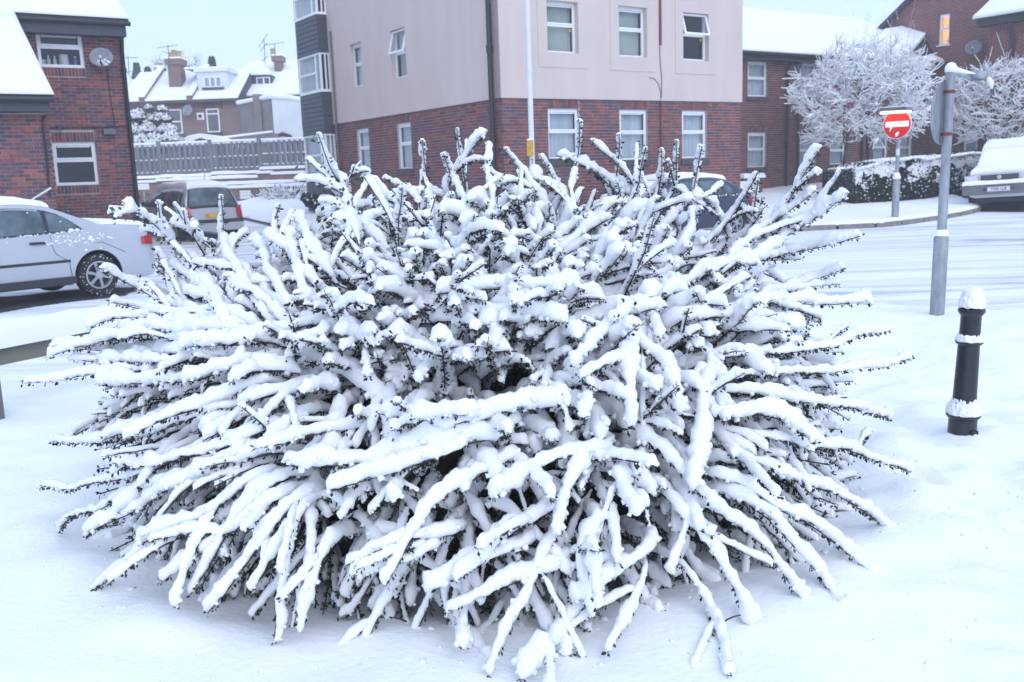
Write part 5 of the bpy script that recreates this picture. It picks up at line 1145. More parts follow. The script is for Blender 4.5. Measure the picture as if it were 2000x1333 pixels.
def plate(par, loc, rot, w, h, mat, txt, size, align='CENTER', off=0):
    e = bpy.data.objects.new('number_plate', None); 
    m = MB().use(mat); m.box((-w / 2, -.006, -h / 2), (w / 2, .004, h / 2)); o = m.build('number_plate', None, par); o.location = loc; o.rotation_euler = rot
    for tx, x, al in txt: text(tx, size, 'lettering', 'ink', o, (x, -.0075, -.002), (math.radians(90), 0, 0), al)
    return o
def blobs(par, pts, name, mat='snow', seed=0):
    rr = random.Random(seed); m = MB().use(mat)
    for x, y, z, s_ in pts:
        k = len(m.v); m.lathe([(s_ * .3, -s_ * .8), (s_, -s_ * .2), (s_ * .8, s_ * .4), (s_ * .2, s_ * .8)], 8)
        ax_, ay_, az_ = rr.uniform(.7, 1.4), rr.uniform(.4, .7), rr.uniform(.6, 1.1)
        for i in range(k, len(m.v)): v = m.v[i]; m.v[i] = (v[0] * ax_ + x, v[1] * ay_ + y, v[2] * az_ + z)
    o = m.build(name, None, par, smooth=True, sharp=2); o['kind'] = 'stuff'; return o

# --- silver saloon at the left edge: tail to the right and away from us
hd_ = np.array([-.64, -.77]); hd_ /= np.linalg.norm(hd_); yw = math.atan2(hd_[1], hd_[0])
wc = gnd(196, 577, -.05); RWX = 1.0
lat = np.array([-hd_[1], hd_[0]])
sgn_near = 1 if (lat @ (-wc[:2])) > 0 else -1
org = wc[:2] - lat * sgn_near * .80 - hd_ * RWX
SAL = dict(prof=[(0, .62), (.02, .80), (.12, 1.0), (.6, 1.045), (.86, 1.06), (1.62, 1.385), (1.95, 1.43), (2.6, 1.435), (3.05, 1.36), (3.75, .98), (4.4, .90), (4.65, .80), (4.72, .55)],
           plan=[(0, .66), (.1, .78), (.5, .84), (1.2, .865), (3.4, .865), (4.2, .82), (4.6, .70), (4.72, .55)], belt=[(0, .93), (1.2, .965), (2.2, .935), (3.6, .90), (4.72, .78)])
def arcpts(f, x0, x1, n=10): return [(x0 + (x1 - x0) * i / n, f(x0 + (x1 - x0) * i / n)) for i in range(n + 1)]
lo = lambda x: float(np.interp(x, [1.2, 2.2, 3.6], [.985, .955, .925]))
hi = lambda x: float(np.interp(x, [1.18, 1.28, 1.45, 1.65, 1.9, 2.2, 2.7, 3.0, 3.25, 3.55], [1.0, 1.13, 1.24, 1.305, 1.345, 1.36, 1.355, 1.30, 1.18, .95]))
def wseg(x0, x1, i=.0): return arcpts(lambda x: lo(x) + i, x0, x1), arcpts(lambda x: max(lo(x) + i + .004, hi(x) - i), x0, x1)
sal = car('silver_saloon', 'silver saloon car under snow at the edge of the road', 'car', (org[0], org[1], -.06), yw, 'silver_paint', SAL['prof'], SAL['plan'], SAL['belt'], .20, [RWX, RWX + 2.66], .315,
    dict(trim=[wseg(1.16, 3.5)], glass=[wseg(1.26, 1.66, .025), wseg(1.72, 2.42, .025), wseg(2.58, 3.36, .025)],
         strips=[(arcpts(lambda x: .545, 1.42, 3.3), arcpts(lambda x: .585, 1.42, 3.3), 'black_plastic'), (arcpts(lambda x: .235, 1.36, 3.3), arcpts(lambda x: .335, 1.36, 3.3), 'black_plastic')],
         seams=[[(2.50, .34), (2.52, .6), (2.505, .93)], [(1.42, .34), (1.44, .56), (1.62, .68), (1.66, .80), (1.66, .95)], [(3.42, .34), (3.44, .6), (3.46, .9)], [(.55, .62), (.9, .80), (3.4, .77)]], handles=[(1.86, .845), (2.82, .825)]),
    glass_end=[('rear_window', .90, 1.60, .93, .9, 'window_tint', .006), ('windscreen', 3.1, 3.7, .9, .93, 'window_tint', .006)])
root, body, sec, top_, hw_, ys, snow_on, sidep, topp = sal
snow_on('roof_snow', 1.55, 3.0, .97, .075, 3); snow_on('boot_snow', .08, .84, .98, .07, 5); snow_on('bonnet_snow', 3.8, 4.62, .98, .07, 7); snow_on('screen_snow', 3.1, 3.72, .9, .03, 8)
for s_ in (1, -1):
    m = MB().use('lamp_red'); m.add([(-.012, s_ * .42, .70), (-.012, s_ * .42, .86), (.02, s_ * .70, .86), (.22, s_ * .835, .84), (.22, s_ * .85, .72), (.02, s_ * .72, .70)], [(0, 1, 2, 5), (5, 2, 3, 4)]); o = m.build('tail_light', None, root); sm = o.modifiers.new('t', 'SOLIDIFY'); sm.thickness = .05
rr = random.Random(8); pts = []
for k in range(70):
    x = rr.gauss(1.2, .28); z = rr.gauss(.86, .07); 
    if .4 < x < 2.0 and .68 < z < .97: pts.append((x, sgn_near * (ys(x, z) + .004), z, rr.uniform(.008, .026)))
for k in range(60):
    x = rr.uniform(1.2, 3.3); z = lo(x) + rr.uniform(-.005, .012); pts.append((x, sgn_near * (ys(x, z) + .008), z, rr.uniform(.006, .02)))
for k in range(12):
    x = rr.uniform(1.3, 3.2); z = rr.uniform(.5, 1.3); pts.append((x, sgn_near * (ys(x, z) + .006), z, rr.uniform(.006, .016)))
for k in range(12): pts.append((1.28 + rr.uniform(-.1, .12), sgn_near * (ys(1.3, 1.0) + .01), .985 + rr.uniform(0, .03), rr.uniform(.015, .03)))
blobs(root, pts, 'snow_spatter', seed=2)
pts = []
for k in range(60):
    a = rr.uniform(0, 6.28); q = rr.uniform(.24, .31); pts.append((RWX + q * math.cos(a), sgn_near * (.865), .315 + q * math.sin(a), rr.uniform(.004, .011)))
blobs(root, pts, 'wheel_snow', seed=3)
m = MB().use('china'); m.tube([(1.62, sgn_near * .30, 1.46), (1.30, sgn_near * .25, 1.62)], [.012, .016], 7); m.tube([(1.62, sgn_near * .3, 1.42), (1.60, sgn_near * .3, 1.47)], .02, 6); m.build('aerial', None, root, smooth=True)
q0 = wc[:2]
patch('tarmac', [tuple(q0 + hd_ * a + lat * sgn_near * b) for a, b in ((-1.1, -.9), (-.6, .12), (.6, .35), (4.2, .55), (4.4, -1.4), (1, -1.7))], 'asphalt', .012, 3)

# --- silver estate, seen from behind
rc = gt(424, 470, -.06); hdg = math.radians(-38); hx_, hy_ = math.sin(hdg), math.cos(hdg)
# plate mounted in the tailgate; car frame: x from tail to nose
EST = dict(prof=[(0, .42), (.03, .60), (.08, .88), (.30, 1.36), (.42, 1.415), (1.2, 1.44), (2.1, 1.42), (2.6, 1.33), (3.25, .96), (3.9, .84), (4.1, .72), (4.14, .45)],
           plan=[(0, .74), (.12, .80), (.5, .83), (3.2, .83), (3.9, .74), (4.14, .6)], belt=[(0, .84), (.1, .87), (2.0, .90), (3.3, .90), (4.14, .70)])
lo2 = lambda x: .915; hi2 = lambda x: float(np.interp(x, [.36, .5, 1.2, 2.2, 2.6, 3.0, 3.2], [1.22, 1.325, 1.355, 1.335, 1.28, 1.06, .93]))
def ws2(x0, x1, i=0.0): return arcpts(lambda x: lo2(x) + i, x0, x1), arcpts(lambda x: hi2(x) - i, x0, x1)
est = car('silver_estate', 'silver estate car seen from behind with a yellow number plate', 'car', (rc[0], rc[1], rc[2]), math.atan2(hy_, hx_), 'silver_warm', EST['prof'], EST['plan'], EST['belt'], .26, [.78, .78 + 2.45], .29,
    dict(trim=[ws2(.40, 3.1)], glass=[ws2(.46, .98, .022), ws2(1.05, 1.75, .022), ws2(1.83, 2.95, .022)], strips=[(arcpts(lambda x: .50, .05, 3.9), arcpts(lambda x: .56, .05, 3.9), 'black_plastic')],
         seams=[[(1.78, .30), (1.79, .9)], [(1.0, .62), (1.02, .9)]], handles=[(1.2, .80), (2.0, .80)]),
    glass_end=[('rear_window_trim', .085, .345, .99, .96, 'black_plastic', .006), ('rear_window', .105, .325, .90, .88, 'window_tint', .010), ('windscreen', 2.68, 3.2, .92, .93, 'window_tint', .006)], tumble=.34)
root, body, sec, top_, hw_, ys, snow_on, sidep, topp = est; eroot = root
snow_on('roof_snow', .34, 2.6, .99, .15, 13); snow_on('bonnet_snow', 3.25, 4.05, .98, .1, 14); snow_on('screen_snow', 2.62, 3.2, .9, .05, 15)
m = MB().use('black_plastic'); m.box((-.055, -.78, .47), (.06, .78, .56)); bmp = m.build('bumper', None, root); m = MB().use('silver_warm'); m.box((-.045, -.77, .26), (.06, .77, .468)); m.build('bumper_skirt', None, bmp)
for s_ in (1, -1):
    m = MB().use('lamp_red'); P_ = [(.03, .62, .60), (.075, .62, .86), (.10, .70, .90), (.27, .80, .92), (.25, .815, .66), (.07, .74, .56)]; m.add([(a - .03, s_ * b, c) for a, b, c in P_], [(0, 1, 2, 5), (5, 2, 3, 4)]); o = m.build('tail_light', None, root); sm = o.modifiers.new('t', 'SOLIDIFY'); sm.thickness = .05
    m = MB().use('black_plastic'); m.tube([(2.72, s_ * .80, .96), (2.76, s_ * .93, .99)], [.04, .05], 8); m.tube([(2.74, s_ * .88, .99), (2.74, s_ * 1.02, .99)], [.075, .07], 10); m.build('door_mirror', None, root, smooth=True)
    m = MB().use('black_plastic'); m.box((.26, s_ * .42 - .14, .62), (.34 + .3, s_ * .42 + .14, 1.15)); 
plate(root, (.012, .0, .665), (0, 0, math.radians(-90)), .52, .11, 'plate_yellow', [('N', -.235, 'LEFT'), ('FH', .235, 'RIGHT')], .085)
m = MB().use('black_plastic'); m.tube([(.05, -.05, .93), (.10, -.5, .98)], .012, 5); m.build('rear_wiper', None, root); m = MB().use('ink'); m.tube([(.6, .0, 1.45), (.45, .0, 1.82)], .008, 5); m.build('aerial', None, root)

# --- dark blue car behind the shrub, by the apartments
rp = dep(1430, 400, 23.3); hb = -RX[:2]
org = np.array([rp[0], rp[1]]); BLU = dict(prof=[(0, .55), (.02, .80), (.10, .98), (.28, 1.02), (.95, 1.34), (1.35, 1.40), (2.2, 1.41), (2.7, 1.33), (3.4, .95), (4.0, .86), (4.25, .7), (4.3, .5)],
   plan=[(0, .66), (.12, .78), (.6, .83), (3.2, .83), (3.9, .76), (4.3, .6)], belt=[(0, .90), (.4, .95), (2, .92), (3.4, .88), (4.3, .7)])
lo3 = lambda x: .955; hi3 = lambda x: float(np.interp(x, [.72, .85, 1.05, 1.35, 2.1, 2.6, 2.9, 3.25], [1.0, 1.14, 1.24, 1.315, 1.33, 1.28, 1.15, .97]))
def ws3(x0, x1, i=0.0): return arcpts(lambda x: lo3(x) + i, x0, x1), arcpts(lambda x: max(lo3(x) + i + .004, hi3(x) - i), x0, x1)
blu = car('blue_hatchback', 'dark blue car with snowy roof half hidden behind the shrub', 'car', (org[0], org[1], -.07), math.atan2(hb[1], hb[0]), 'blue_paint', BLU['prof'], BLU['plan'], BLU['belt'], .22, [.72, .72 + 2.5], .30,
    dict(trim=[ws3(.70, 3.2)], glass=[ws3(.80, 1.1, .022), ws3(1.15, 1.95, .022), ws3(2.03, 3.05, .022)], seams=[[(1.99, .3), (2.0, .93)], [(1.12, .6), (1.14, .93)]], handles=[(1.3, .83), (2.2, .82)]),
    glass_end=[('rear_window', .34, .92, .93, .9, 'window_tint', .006), ('windscreen', 2.75, 3.35, .9, .93, 'window_tint', .006)])
root, body, sec, top_, hw_, ys, snow_on, sidep, topp = blu
snow_on('roof_snow', .90, 2.7, .98, .09, 21); snow_on('rear_snow', .05, .30, .9, .07, 22); snow_on('bonnet_snow', 3.4, 4.2, .98, .09, 23); snow_on('window_snow', .36, .75, .85, .03, 24); snow_on('screen_snow', 2.75, 3.38, .9, .04, 25)
for s_ in (1, -1):
    m = MB().use('lamp_red'); m.add([(-.01, s_ * .50, .62), (-.01, s_ * .50, .92), (.06, s_ * .74, .92), (.22, s_ * .81, .86), (.20, s_ * .82, .62), (.04, s_ * .74, .60)], [(0, 1, 2, 5), (5, 2, 3, 4)]); o = m.build('tail_light', None, root); sm = o.modifiers.new('t', 'SOLIDIFY'); sm.thickness = .05
rr = random.Random(9); pts = []
for k in range(60):
    for s_ in (1, -1):
        x = rr.uniform(.3, 3.1); z = rr.choice([.95, .955, .96]) + rr.uniform(-.02, .01); pts.append((x, s_ * (ys(x, z) + .01), z, rr.uniform(.012, .03)))
blobs(root, pts, 'ledge_snow', seed=5)

# --- off-roader at the right edge, nose towards us
jc = gt(1952, 414, -.05); jc[2] -= .03; jd = math.atan2(jc[0], jc[1]); hj = math.radians(180) + jd + math.radians(7); hjx, hjy = math.sin(hj), math.cos(hj); LJ = 4.5
org = np.array([jc[0] - hjx * LJ, jc[1] - hjy * LJ])
JEP = dict(prof=[(0, .7), (.04, 1.0), (.14, 1.70), (.3, 1.80), (1.2, 1.85), (2.3, 1.84), (2.62, 1.74), (3.12, 1.20), (3.25, 1.16), (4.2, 1.08), (4.40, 1.02), (4.46, .86), (4.5, .62)],
   plan=[(0, .78), (.1, .83), (.6, .85), (3.4, .85), (4.2, .82), (4.42, .78), (4.5, .74)], belt=[(0, 1.06), (3.2, 1.08), (4.3, .98), (4.5, .8)])
def ws4(x0, x1, i=0.0):
    h4 = lambda x: float(np.interp(x, [.2, .4, 2.2, 2.5, 3.0], [1.66, 1.70, 1.71, 1.64, 1.16])); return arcpts(lambda x: 1.11 + i, x0, x1), arcpts(lambda x: max(1.12 + i, h4(x) - i), x0, x1)
jep = car('off_roader', 'pale off-road vehicle facing the road under thick snow', 'car', (org[0], org[1], jc[2]), math.atan2(hjy, hjx), 'white_paint', JEP['prof'], JEP['plan'], JEP['belt'], .42, [.85, .85 + 2.75], .37,
    dict(trim=[ws4(.2, 2.95)], glass=[ws4(.3, 1.0, .03), ws4(1.1, 1.85, .03), ws4(1.95, 2.8, .03)], strips=[(arcpts(lambda x: .62, .1, 4.3), arcpts(lambda x: .72, .1, 4.3), 'black_plastic')], seams=[[(1.9, .5), (1.9, 1.08)]], handles=[(1.2, .98), (2.05, .98)]),
    glass_end=[('windscreen', 2.66, 3.10, .93, .95, 'window_tint', .006)], tumble=.17, arch=1.14, roll=math.radians(2.6), crown=.015)
root, body, sec, top_, hw_, ys, snow_on, sidep, topp = jep
snow_on('roof_snow', .25, 2.66, 1.0, .17, 31); snow_on('screen_snow', 2.66, 3.14, 1.0, .05, 32, edge=.04); snow_on('bonnet_snow', 3.14, 4.34, 1.03, .12, 33)
m = MB().use('pipe_grey'); m.prism([(-.88, .50), (.88, .50), (.90, .74), (.80, .76), (-.80, .76), (-.90, .74)], 4.38, 4.66, lambda a, b, c: (c, a, b)); bmp = recalc(m.build('bumper', None, root))
slab_snow('bumper_snow', lambda u, v: ((v, u, .765), (0, 0, 1)), -.90, .90, 4.42, 4.68, .11, bmp, 18, 6, .07, 35, kind='stuff')
m = MB().use('chrome'); m.box((4.455, -.50, .85), (4.50, .50, 1.04)); gr_ = m.build('grille_frame', None, root); m = MB().use('ink'); m.box((4.5005, -.46, .875), (4.508, .46, 1.02)); m.build('grille', None, gr_)
for i in range(4): m = MB().use('pipe_grey'); m.box((4.5085, -.45, .895 + i * .032), (4.513, .45, .905 + i * .032)); m.build('grille_bar', None, gr_)
m = MB().use('chrome'); m.tube([(4.512, 0, .95), (4.522, 0, .95)], .055, 18); m.build('badge', None, gr_)
for s_ in (1, -1):
    m = MB().use('lamp_clear'); m.box((4.44, s_ * .66 - .14, .86), (4.502, s_ * .66 + .14, 1.02)); hl_ = m.build('headlight', None, root); m = MB().use('lamp_clear'); m.box((4.40, s_ * .82 - .03, .87), (4.49, s_ * .82 + .02, 1.02)); m.build('indicator', None, root)
    m = MB().use('ink'); m.tube([(4.655, s_ * .34, .64), (4.668, s_ * .34, .64)], .035, 12); m.build('fog_lamp', None, bmp)
    m = MB().use('black_plastic'); m.tube([(2.95, s_ * .86, 1.2), (2.95, s_ * 1.03, 1.22)], [.05, .09], 10); m.build('door_mirror', None, root, smooth=True)
plate(root, (4.672, 0, .64), (0, 0, math.radians(90)), .54, .115, 'plate_white', [('T302 LLB', 0, 'CENTER')], .098)
m = MB().use('black_plastic'); m.box((3.2, -.62, .28), (4.3, .62, .5)); m.build('underbody', None, root)
patch('tarmac', [tuple(np.array([jc[0], jc[1]]) + np.array([hjx, hjy]) * a + np.array([-hjy, hjx]) * b) for a, b in ((-.1, -1.0), (.12, 0), (-.1, 1.1), (-4.2, 1.0), (-4.2, -.9))], 'asphalt', .012, 5)

# ================================================================== TREES, HEDGE AND OTHER PLANTS
def segs(P0, P1, r0, r1, n=4):
    """many tapered sticks at once -> vertices, faces"""
    P0, P1 = np.asarray(P0), np.asarray(P1); t = P1 - P0; t = t / (np.linalg.norm(t, axis=1, keepdims=True) + 1e-9)
    ref = np.where(np.abs(t[:, 2:3]) > .9, np.array([[1.0, 0, 0]]), np.array([[0, 0, 1.0]])); a = np.cross(t, ref); a /= np.linalg.norm(a, axis=1, keepdims=True); b = np.cross(t, a)
    q = 2 * np.pi * np.arange(n) / n; c, s = np.cos(q)[None, :, None], np.sin(q)[None, :, None]; o = a[:, None] * c + b[:, None] * s
    V = np.concatenate([P0[:, None] + o * np.reshape(r0, (-1, 1, 1)), P1[:, None] + o * np.reshape(r1, (-1, 1, 1))], 1); m = len(P0)
    j = np.arange(n); k = (j + 1) % n; F0 = np.stack([j, k, k + n, j + n], -1); Fc = (F0[None] + (np.arange(m) * 2 * n)[:, None, None]).reshape(-1, 4)
    return V.reshape(-1, 3), Fc
ICO_V = None
def ico():
    global ICO_V, ICO_F
    if ICO_V is None:
        bm = bmesh.new(); bmesh.ops.create_icosphere(bm, subdivisions=1, radius=1); ICO_V = np.array([v.co[:] for v in bm.verts]); ICO_F = np.array([[v.index for v in f.verts] for f in bm.faces]); bm.free()
    return ICO_V, ICO_F
OCTA = (np.array([[1, 0, 0], [0, 1, 0], [-1, 0, 0], [0, -1, 0], [0, 0, 1], [0, 0, -1.0]]), np.array([[0, 1, 4], [1, 2, 4], [2, 3, 4], [3, 0, 4], [1, 0, 5], [2, 1, 5], [3, 2, 5], [0, 3, 5]]))
def lumps(P, R, flat=.75, rng=RNG):
    iv, if_ = ico() if np.mean(R) > .1 else OCTA; P = np.asarray(P); R = np.asarray(R); m = len(P)
    sc = R[:, None] * np.stack([rng.uniform(.8, 1.3, m), rng.uniform(.8, 1.3, m), rng.uniform(.8, 1.2, m) * flat], -1)
    an = rng.uniform(0, 6.28, m); c, s = np.cos(an), np.sin(an); V = iv[None] * sc[:, None]; V = V * (1 + rng.uniform(-.22, .22, V.shape[:2])[..., None])
    X = V[..., 0] * c[:, None] - V[..., 1] * s[:, None]; Y = V[..., 0] * s[:, None] + V[..., 1] * c[:, None]
    return (np.stack([X, Y, V[..., 2]], -1) + P[:, None]).reshape(-1, 3), (if_[None] + (np.arange(m) * len(iv))[:, None, None]).reshape(-1, 3)
def leaves(P, D, L_, Wd, rng=RNG):
    """rhombic leaves at P pointing along D"""
    m = len(P); D = D / (np.linalg.norm(D, axis=1, keepdims=True) + 1e-9); r = rng.normal(size=(m, 3)); sd_ = np.cross(D, r); sd_ /= np.linalg.norm(sd_, axis=1, keepdims=True) + 1e-9; n = np.cross(D, sd_)
    L_ = np.reshape(L_, (-1, 1)); Wd = np.reshape(Wd, (-1, 1)); mid = P + D * L_ * .55
    V = np.stack([P, mid + sd_ * Wd + n * Wd * .35, P + D * L_, mid - sd_ * Wd + n * Wd * .35], 1).reshape(-1, 3)
    return V, (np.arange(m) * 4)[:, None] + np.arange(4)[None]
def bare_tree(name, label, base, fork, cen, rad, n_att, seed, depth_off=0, r_min=.007, twig=(.18, .42), n_tw=3, snow_r=.014, shoots=0, group=None, bark='bark', step=.17):
    rng = np.random.default_rng(seed); base, fork, cen, rad = map(np.array, (base, fork, cen, rad)); t = thing(name, label, 'tree', tuple(base), 0, group)
    A = rng.normal(size=(n_att * 3, 3)); A /= np.linalg.norm(A, axis=1, keepdims=True); A *= rng.uniform(.25, 1, (len(A), 1)) ** .5
    A = A[A[:, 2] > -.72][:n_att]; A = cen + A * rad * (1 + .16 * vnoise(A * 2.3, seed)[:, None])
    N = [base + (fork - base) * i / 6 for i in range(7)]; par = [-1, 0, 1, 2, 3, 4, 5]; alive = np.ones(len(A), bool)
    for it in range(90):
        P = np.array(N); d = np.linalg.norm(A[alive][:, None] - P[None], axis=2); near = d.argmin(1); dm = d.min(1)
        G = {}
        for i, k in enumerate(near):
            if dm[i] < 1.9 and k >= 5: v = A[alive][i] - P[k]; G.setdefault(k, []).append(v / (np.linalg.norm(v) + 1e-9))
        if not G: break
        for k, vs in G.items():
            v = np.mean(vs, 0) + rng.normal(size=3) * .22; v /= np.linalg.norm(v) + 1e-9; N.append(P[k] + v * step); par.append(k)
        P = np.array(N); d = np.linalg.norm(A[:, None] - P[None, -len(G):], axis=2).min(1); alive &= d > step * 1.5
        if alive.sum() < 8 or len(N) > 2600: break
    P = np.array(N); n = len(P); rr_ = np.zeros(n); ch = [[] for _ in range(n)]
    for i in range(n - 1, 0, -1): ch[par[i]].append(i)
    e = 2.25
    for i in range(n - 1, -1, -1): rr_[i] = r_min if not ch[i] else sum(rr_[c] ** e for c in ch[i]) ** (1 / e)
    idx = np.arange(1, n); pa = np.array(par[1:]); main = idx[:6]; rest = idx[6:]
    b0 = tuple(base)
    kt = min(.11 / rr_[0], 1.0) if rr_[0] > 0 else 1; rr_ = np.maximum(rr_ * kt, r_min)
    mb = MB().use(bark); mb.tube([p - base for p in P[:7]], [rr_[0] * 1.25, rr_[0] * 1.08, rr_[0], rr_[0] * .97, rr_[0] * .95, rr_[0] * .95, rr_[0] * .95], 10); mb.build('trunk', None, t, smooth=True)
    V, Fc = segs(P[np.array(par)[rest]] - base, P[rest] - base, np.minimum(rr_[np.array(par)[rest]], rr_[rest] * 1.3), rr_[rest], 5); br = raw('branches', V, Fc, bark, t, None, True)
    # fine twigs
    far = rest[rr_[rest] < r_min * 2.6]; S0, S1, S2 = [], [], []
    for k in range(n_tw):
        p0 = P[far] + (P[np.array(par)[far]] - P[far]) * rng.uniform(0, 1, (len(far), 1)); d = P[far] - P[np.array(par)[far]]; d /= np.linalg.norm(d, axis=1, keepdims=True); out = (p0 - cen) / rad
        d = d + rng.normal(size=d.shape) * .75 + out * .35 + np.array([0, 0, .12]); d /= np.linalg.norm(d, axis=1, keepdims=True); l = rng.uniform(*twig, (len(far), 1)); p1 = p0 + d * l * .5; p2 = p1 + (d + rng.normal(size=d.shape) * .35 + np.array([0, 0, .1])) * l * .5
        S0 += [p0, p1]; S1 += [p1, p2]
    if shoots:
        p0 = P[rng.choice(rest[P[rest][:, 2] > cen[2] + .2 * rad[2]], shoots)]; d = np.array([0, 0, 1.0]) + rng.normal(size=(shoots, 3)) * .3; l = rng.uniform(.4, 1.0, (shoots, 1)); S0 += [p0, p0 + d * l * .5]; S1 += [p0 + d * l * .5, p0 + d * l + rng.normal(size=(shoots, 3)) * .06]
    S0, S1 = np.concatenate(S0) - base, np.concatenate(S1) - base
    V, Fc = segs(S0, S1, np.full(len(S0), r_min * .8), np.full(len(S0), r_min * .5), 3); o = raw('twigs', V, Fc, 'twig', t); o['kind'] = 'stuff'
    Q0 = np.concatenate([P[np.array(par)[rest]] - base, S0]); Q1 = np.concatenate([P[rest] - base, S1]); rw_ = np.concatenate([rr_[rest], np.full(len(S0), r_min * .7)])
    d = Q1 - Q0; hz_ = np.hypot(d[:, 0], d[:, 1]) / (np.linalg.norm(d, axis=1) + 1e-9); k = hz_ > .22; up = np.array([0, 0, 1.0]) * (rw_[k] + snow_r * .45)[:, None]
    rs = np.maximum(snow_r * hz_[k] * rng.uniform(.6, 1.25, k.sum()), rw_[k] * .9); V, Fc = segs(Q0[k] + up, Q1[k] + up, rs, rs * .85, 4); o = raw('snow', V, Fc, 'snow_far', t, None, True); o['kind'] = 'stuff'
    return t
def at(x, y, d): return dep(x, y, d)
D1 = 30.8
c = at(1688, 188, D1); rx = 138 / F * D1
b = at(1640, 342, D1); f = at(1656, 262, D1)
bare_tree('bare_tree', 'rounded bare tree with snow on every twig behind the no entry sign', (b[0], b[1], float(terrain(b[0], b[1]))), f, c, (rx, rx * .95, 118 / F * D1), 1250, 3, shoots=50, snow_r=.021, n_tw=4, r_min=.005, group='small bare trees laden with snow')
D2 = 34.0
c = at(1955, 205, D2); rx = 112 / F * D2; b = at(1932, 345, D2); f = at(1938, 292, D2)
bare_tree('bare_tree', 'bare snowy tree standing behind the pale off-road vehicle', (b[0], b[1], float(terrain(b[0], b[1]))), f, c, (rx, rx * .9, 98 / F * D2), 1000, 5, shoots=26, snow_r=.021, n_tw=4, r_min=.005, group='small bare trees laden with snow')
# faint trees far behind the terrace
for i, (x, y, w, h, d, lab) in enumerate(((322, 128, 26, 26, 88, 'faint bare tree left of the tall chimney'), (372, 125, 24, 20, 92, 'faint bare tree right of the tall chimney behind the box dormer'))):
    c = at(x, y, d); b = np.array([c[0], c[1], 4.0]); bare_tree('bare_tree', lab, b, c - np.array([0, 0, h / F * d * .9]), c, (w / F * d, w / F * d, h / F * d), 160, 21 + i, r_min=.02, n_tw=3, twig=(.5, 1.0), snow_r=.045, bark='bark', group='faint trees beyond the terrace', step=.42)
def conifer(label, x, y0, y1, w, d, seed):
    rng = np.random.default_rng(seed); top = at(x, y0, d); bot = at(x, y1, d); H = top[2] - bot[2]; R = w / F * d; t = thing('conifer', label, 'tree', (top[0], top[1], bot[2] - 2), 0, 'conifers beyond the terrace')
    MB().use('bark').tube([(0, 0, 0), (0, 0, H + 1.9)], [.2, .03], 6).build('trunk', None, t); P, D, Sn, R_ = [], [], [], []
    for k in range(150):
        h = rng.uniform(0, 1) ** 1.2; a = rng.uniform(0, 6.28); l = R * (1 - h) ** 1.2 * rng.uniform(.5, 1.1) + .05; n = 10
        for i in range(n): q = l * (i + 1) / n; P.append((q * math.cos(a), q * math.sin(a), 2 + H * h - q * .35 + rng.uniform(-.1, .1))); D.append((math.cos(a + rng.normal() * .8), math.sin(a + rng.normal() * .8), -.3))
        q = l * .75; Sn.append((q * math.cos(a), q * math.sin(a), 2 + H * h - q * .3 + .1)); R_.append(.06 + .10 * (1 - h) * R)
    V, Fc = leaves(np.array(P), np.array(D), np.full(len(P), .26), np.full(len(P), .06), rng); raw('foliage', V, Fc, 'leaf_shrub', t); V, Fc = lumps(Sn, R_, .5, rng); o = raw('snow', V, Fc, 'snow_far', t, None, True); o['kind'] = 'stuff'
conifer('dark pointed conifer rising behind the gap between the two terrace roofs', 413, 112, 150, 11, 74, 1)
conifer('pale conifer near the aerial at the corner of the near brick house', 266, 124, 150, 8, 80, 2)
conifer('short conifer between the near house and the tall chimney', 288, 132, 150, 7, 84, 3)

def leafy(name, label, cat, base, blobs_, n, leaf, lm, snow_n, snow_r, seed, snow_low=.0, core='leaf_far', flat=.7):
    """a bush from overlapping leafy masses: leaves through the outer shell, snow caught on top"""
    rng = np.random.default_rng(seed); base = np.array(base); t = thing(name, label, cat, tuple(base)); P, D, Sn = [], [], []
    C_ = np.array([b[0] for b in blobs_]); R_ = np.array([b[1] for b in blobs_])
    w = R_.prod(1) ** (2 / 3); w = w / w.sum()
    k = rng.choice(len(C_), n, p=w); u = rng.normal(size=(n, 3)); u /= np.linalg.norm(u, axis=1, keepdims=True); q = rng.uniform(.72, 1.06, (n, 1)); P = C_[k] + u * R_[k] * q * (1 + .2 * vnoise(u * 3 + k[:, None], seed)[:, None]); D = u + rng.normal(size=u.shape) * .8
    V, Fc = leaves(P, D, rng.uniform(.6, 1.2, n) * leaf, rng.uniform(.25, .4, n) * leaf, rng); raw('foliage', V, Fc, lm, t)
    k = rng.choice(len(C_), snow_n, p=w); u = rng.normal(size=(snow_n, 3)); u[:, 2] = np.abs(u[:, 2]) + snow_low; u /= np.linalg.norm(u, axis=1, keepdims=True); S_ = C_[k] + u * R_[k] * rng.uniform(.95, 1.08, (snow_n, 1)) * (1 + .2 * vnoise(u * 3 + k[:, None], seed)[:, None])
    V, Fc = lumps(S_, rng.uniform(.5, 1.2, snow_n) * snow_r, flat, rng); o = raw('snow', V, Fc, 'snow_far', t, None, True); o['kind'] = 'stuff'
    V, Fc = lumps(C_, R_.min(1) * .78, 1.0, rng); raw('core', V, Fc, core, t, None, True)
    return t
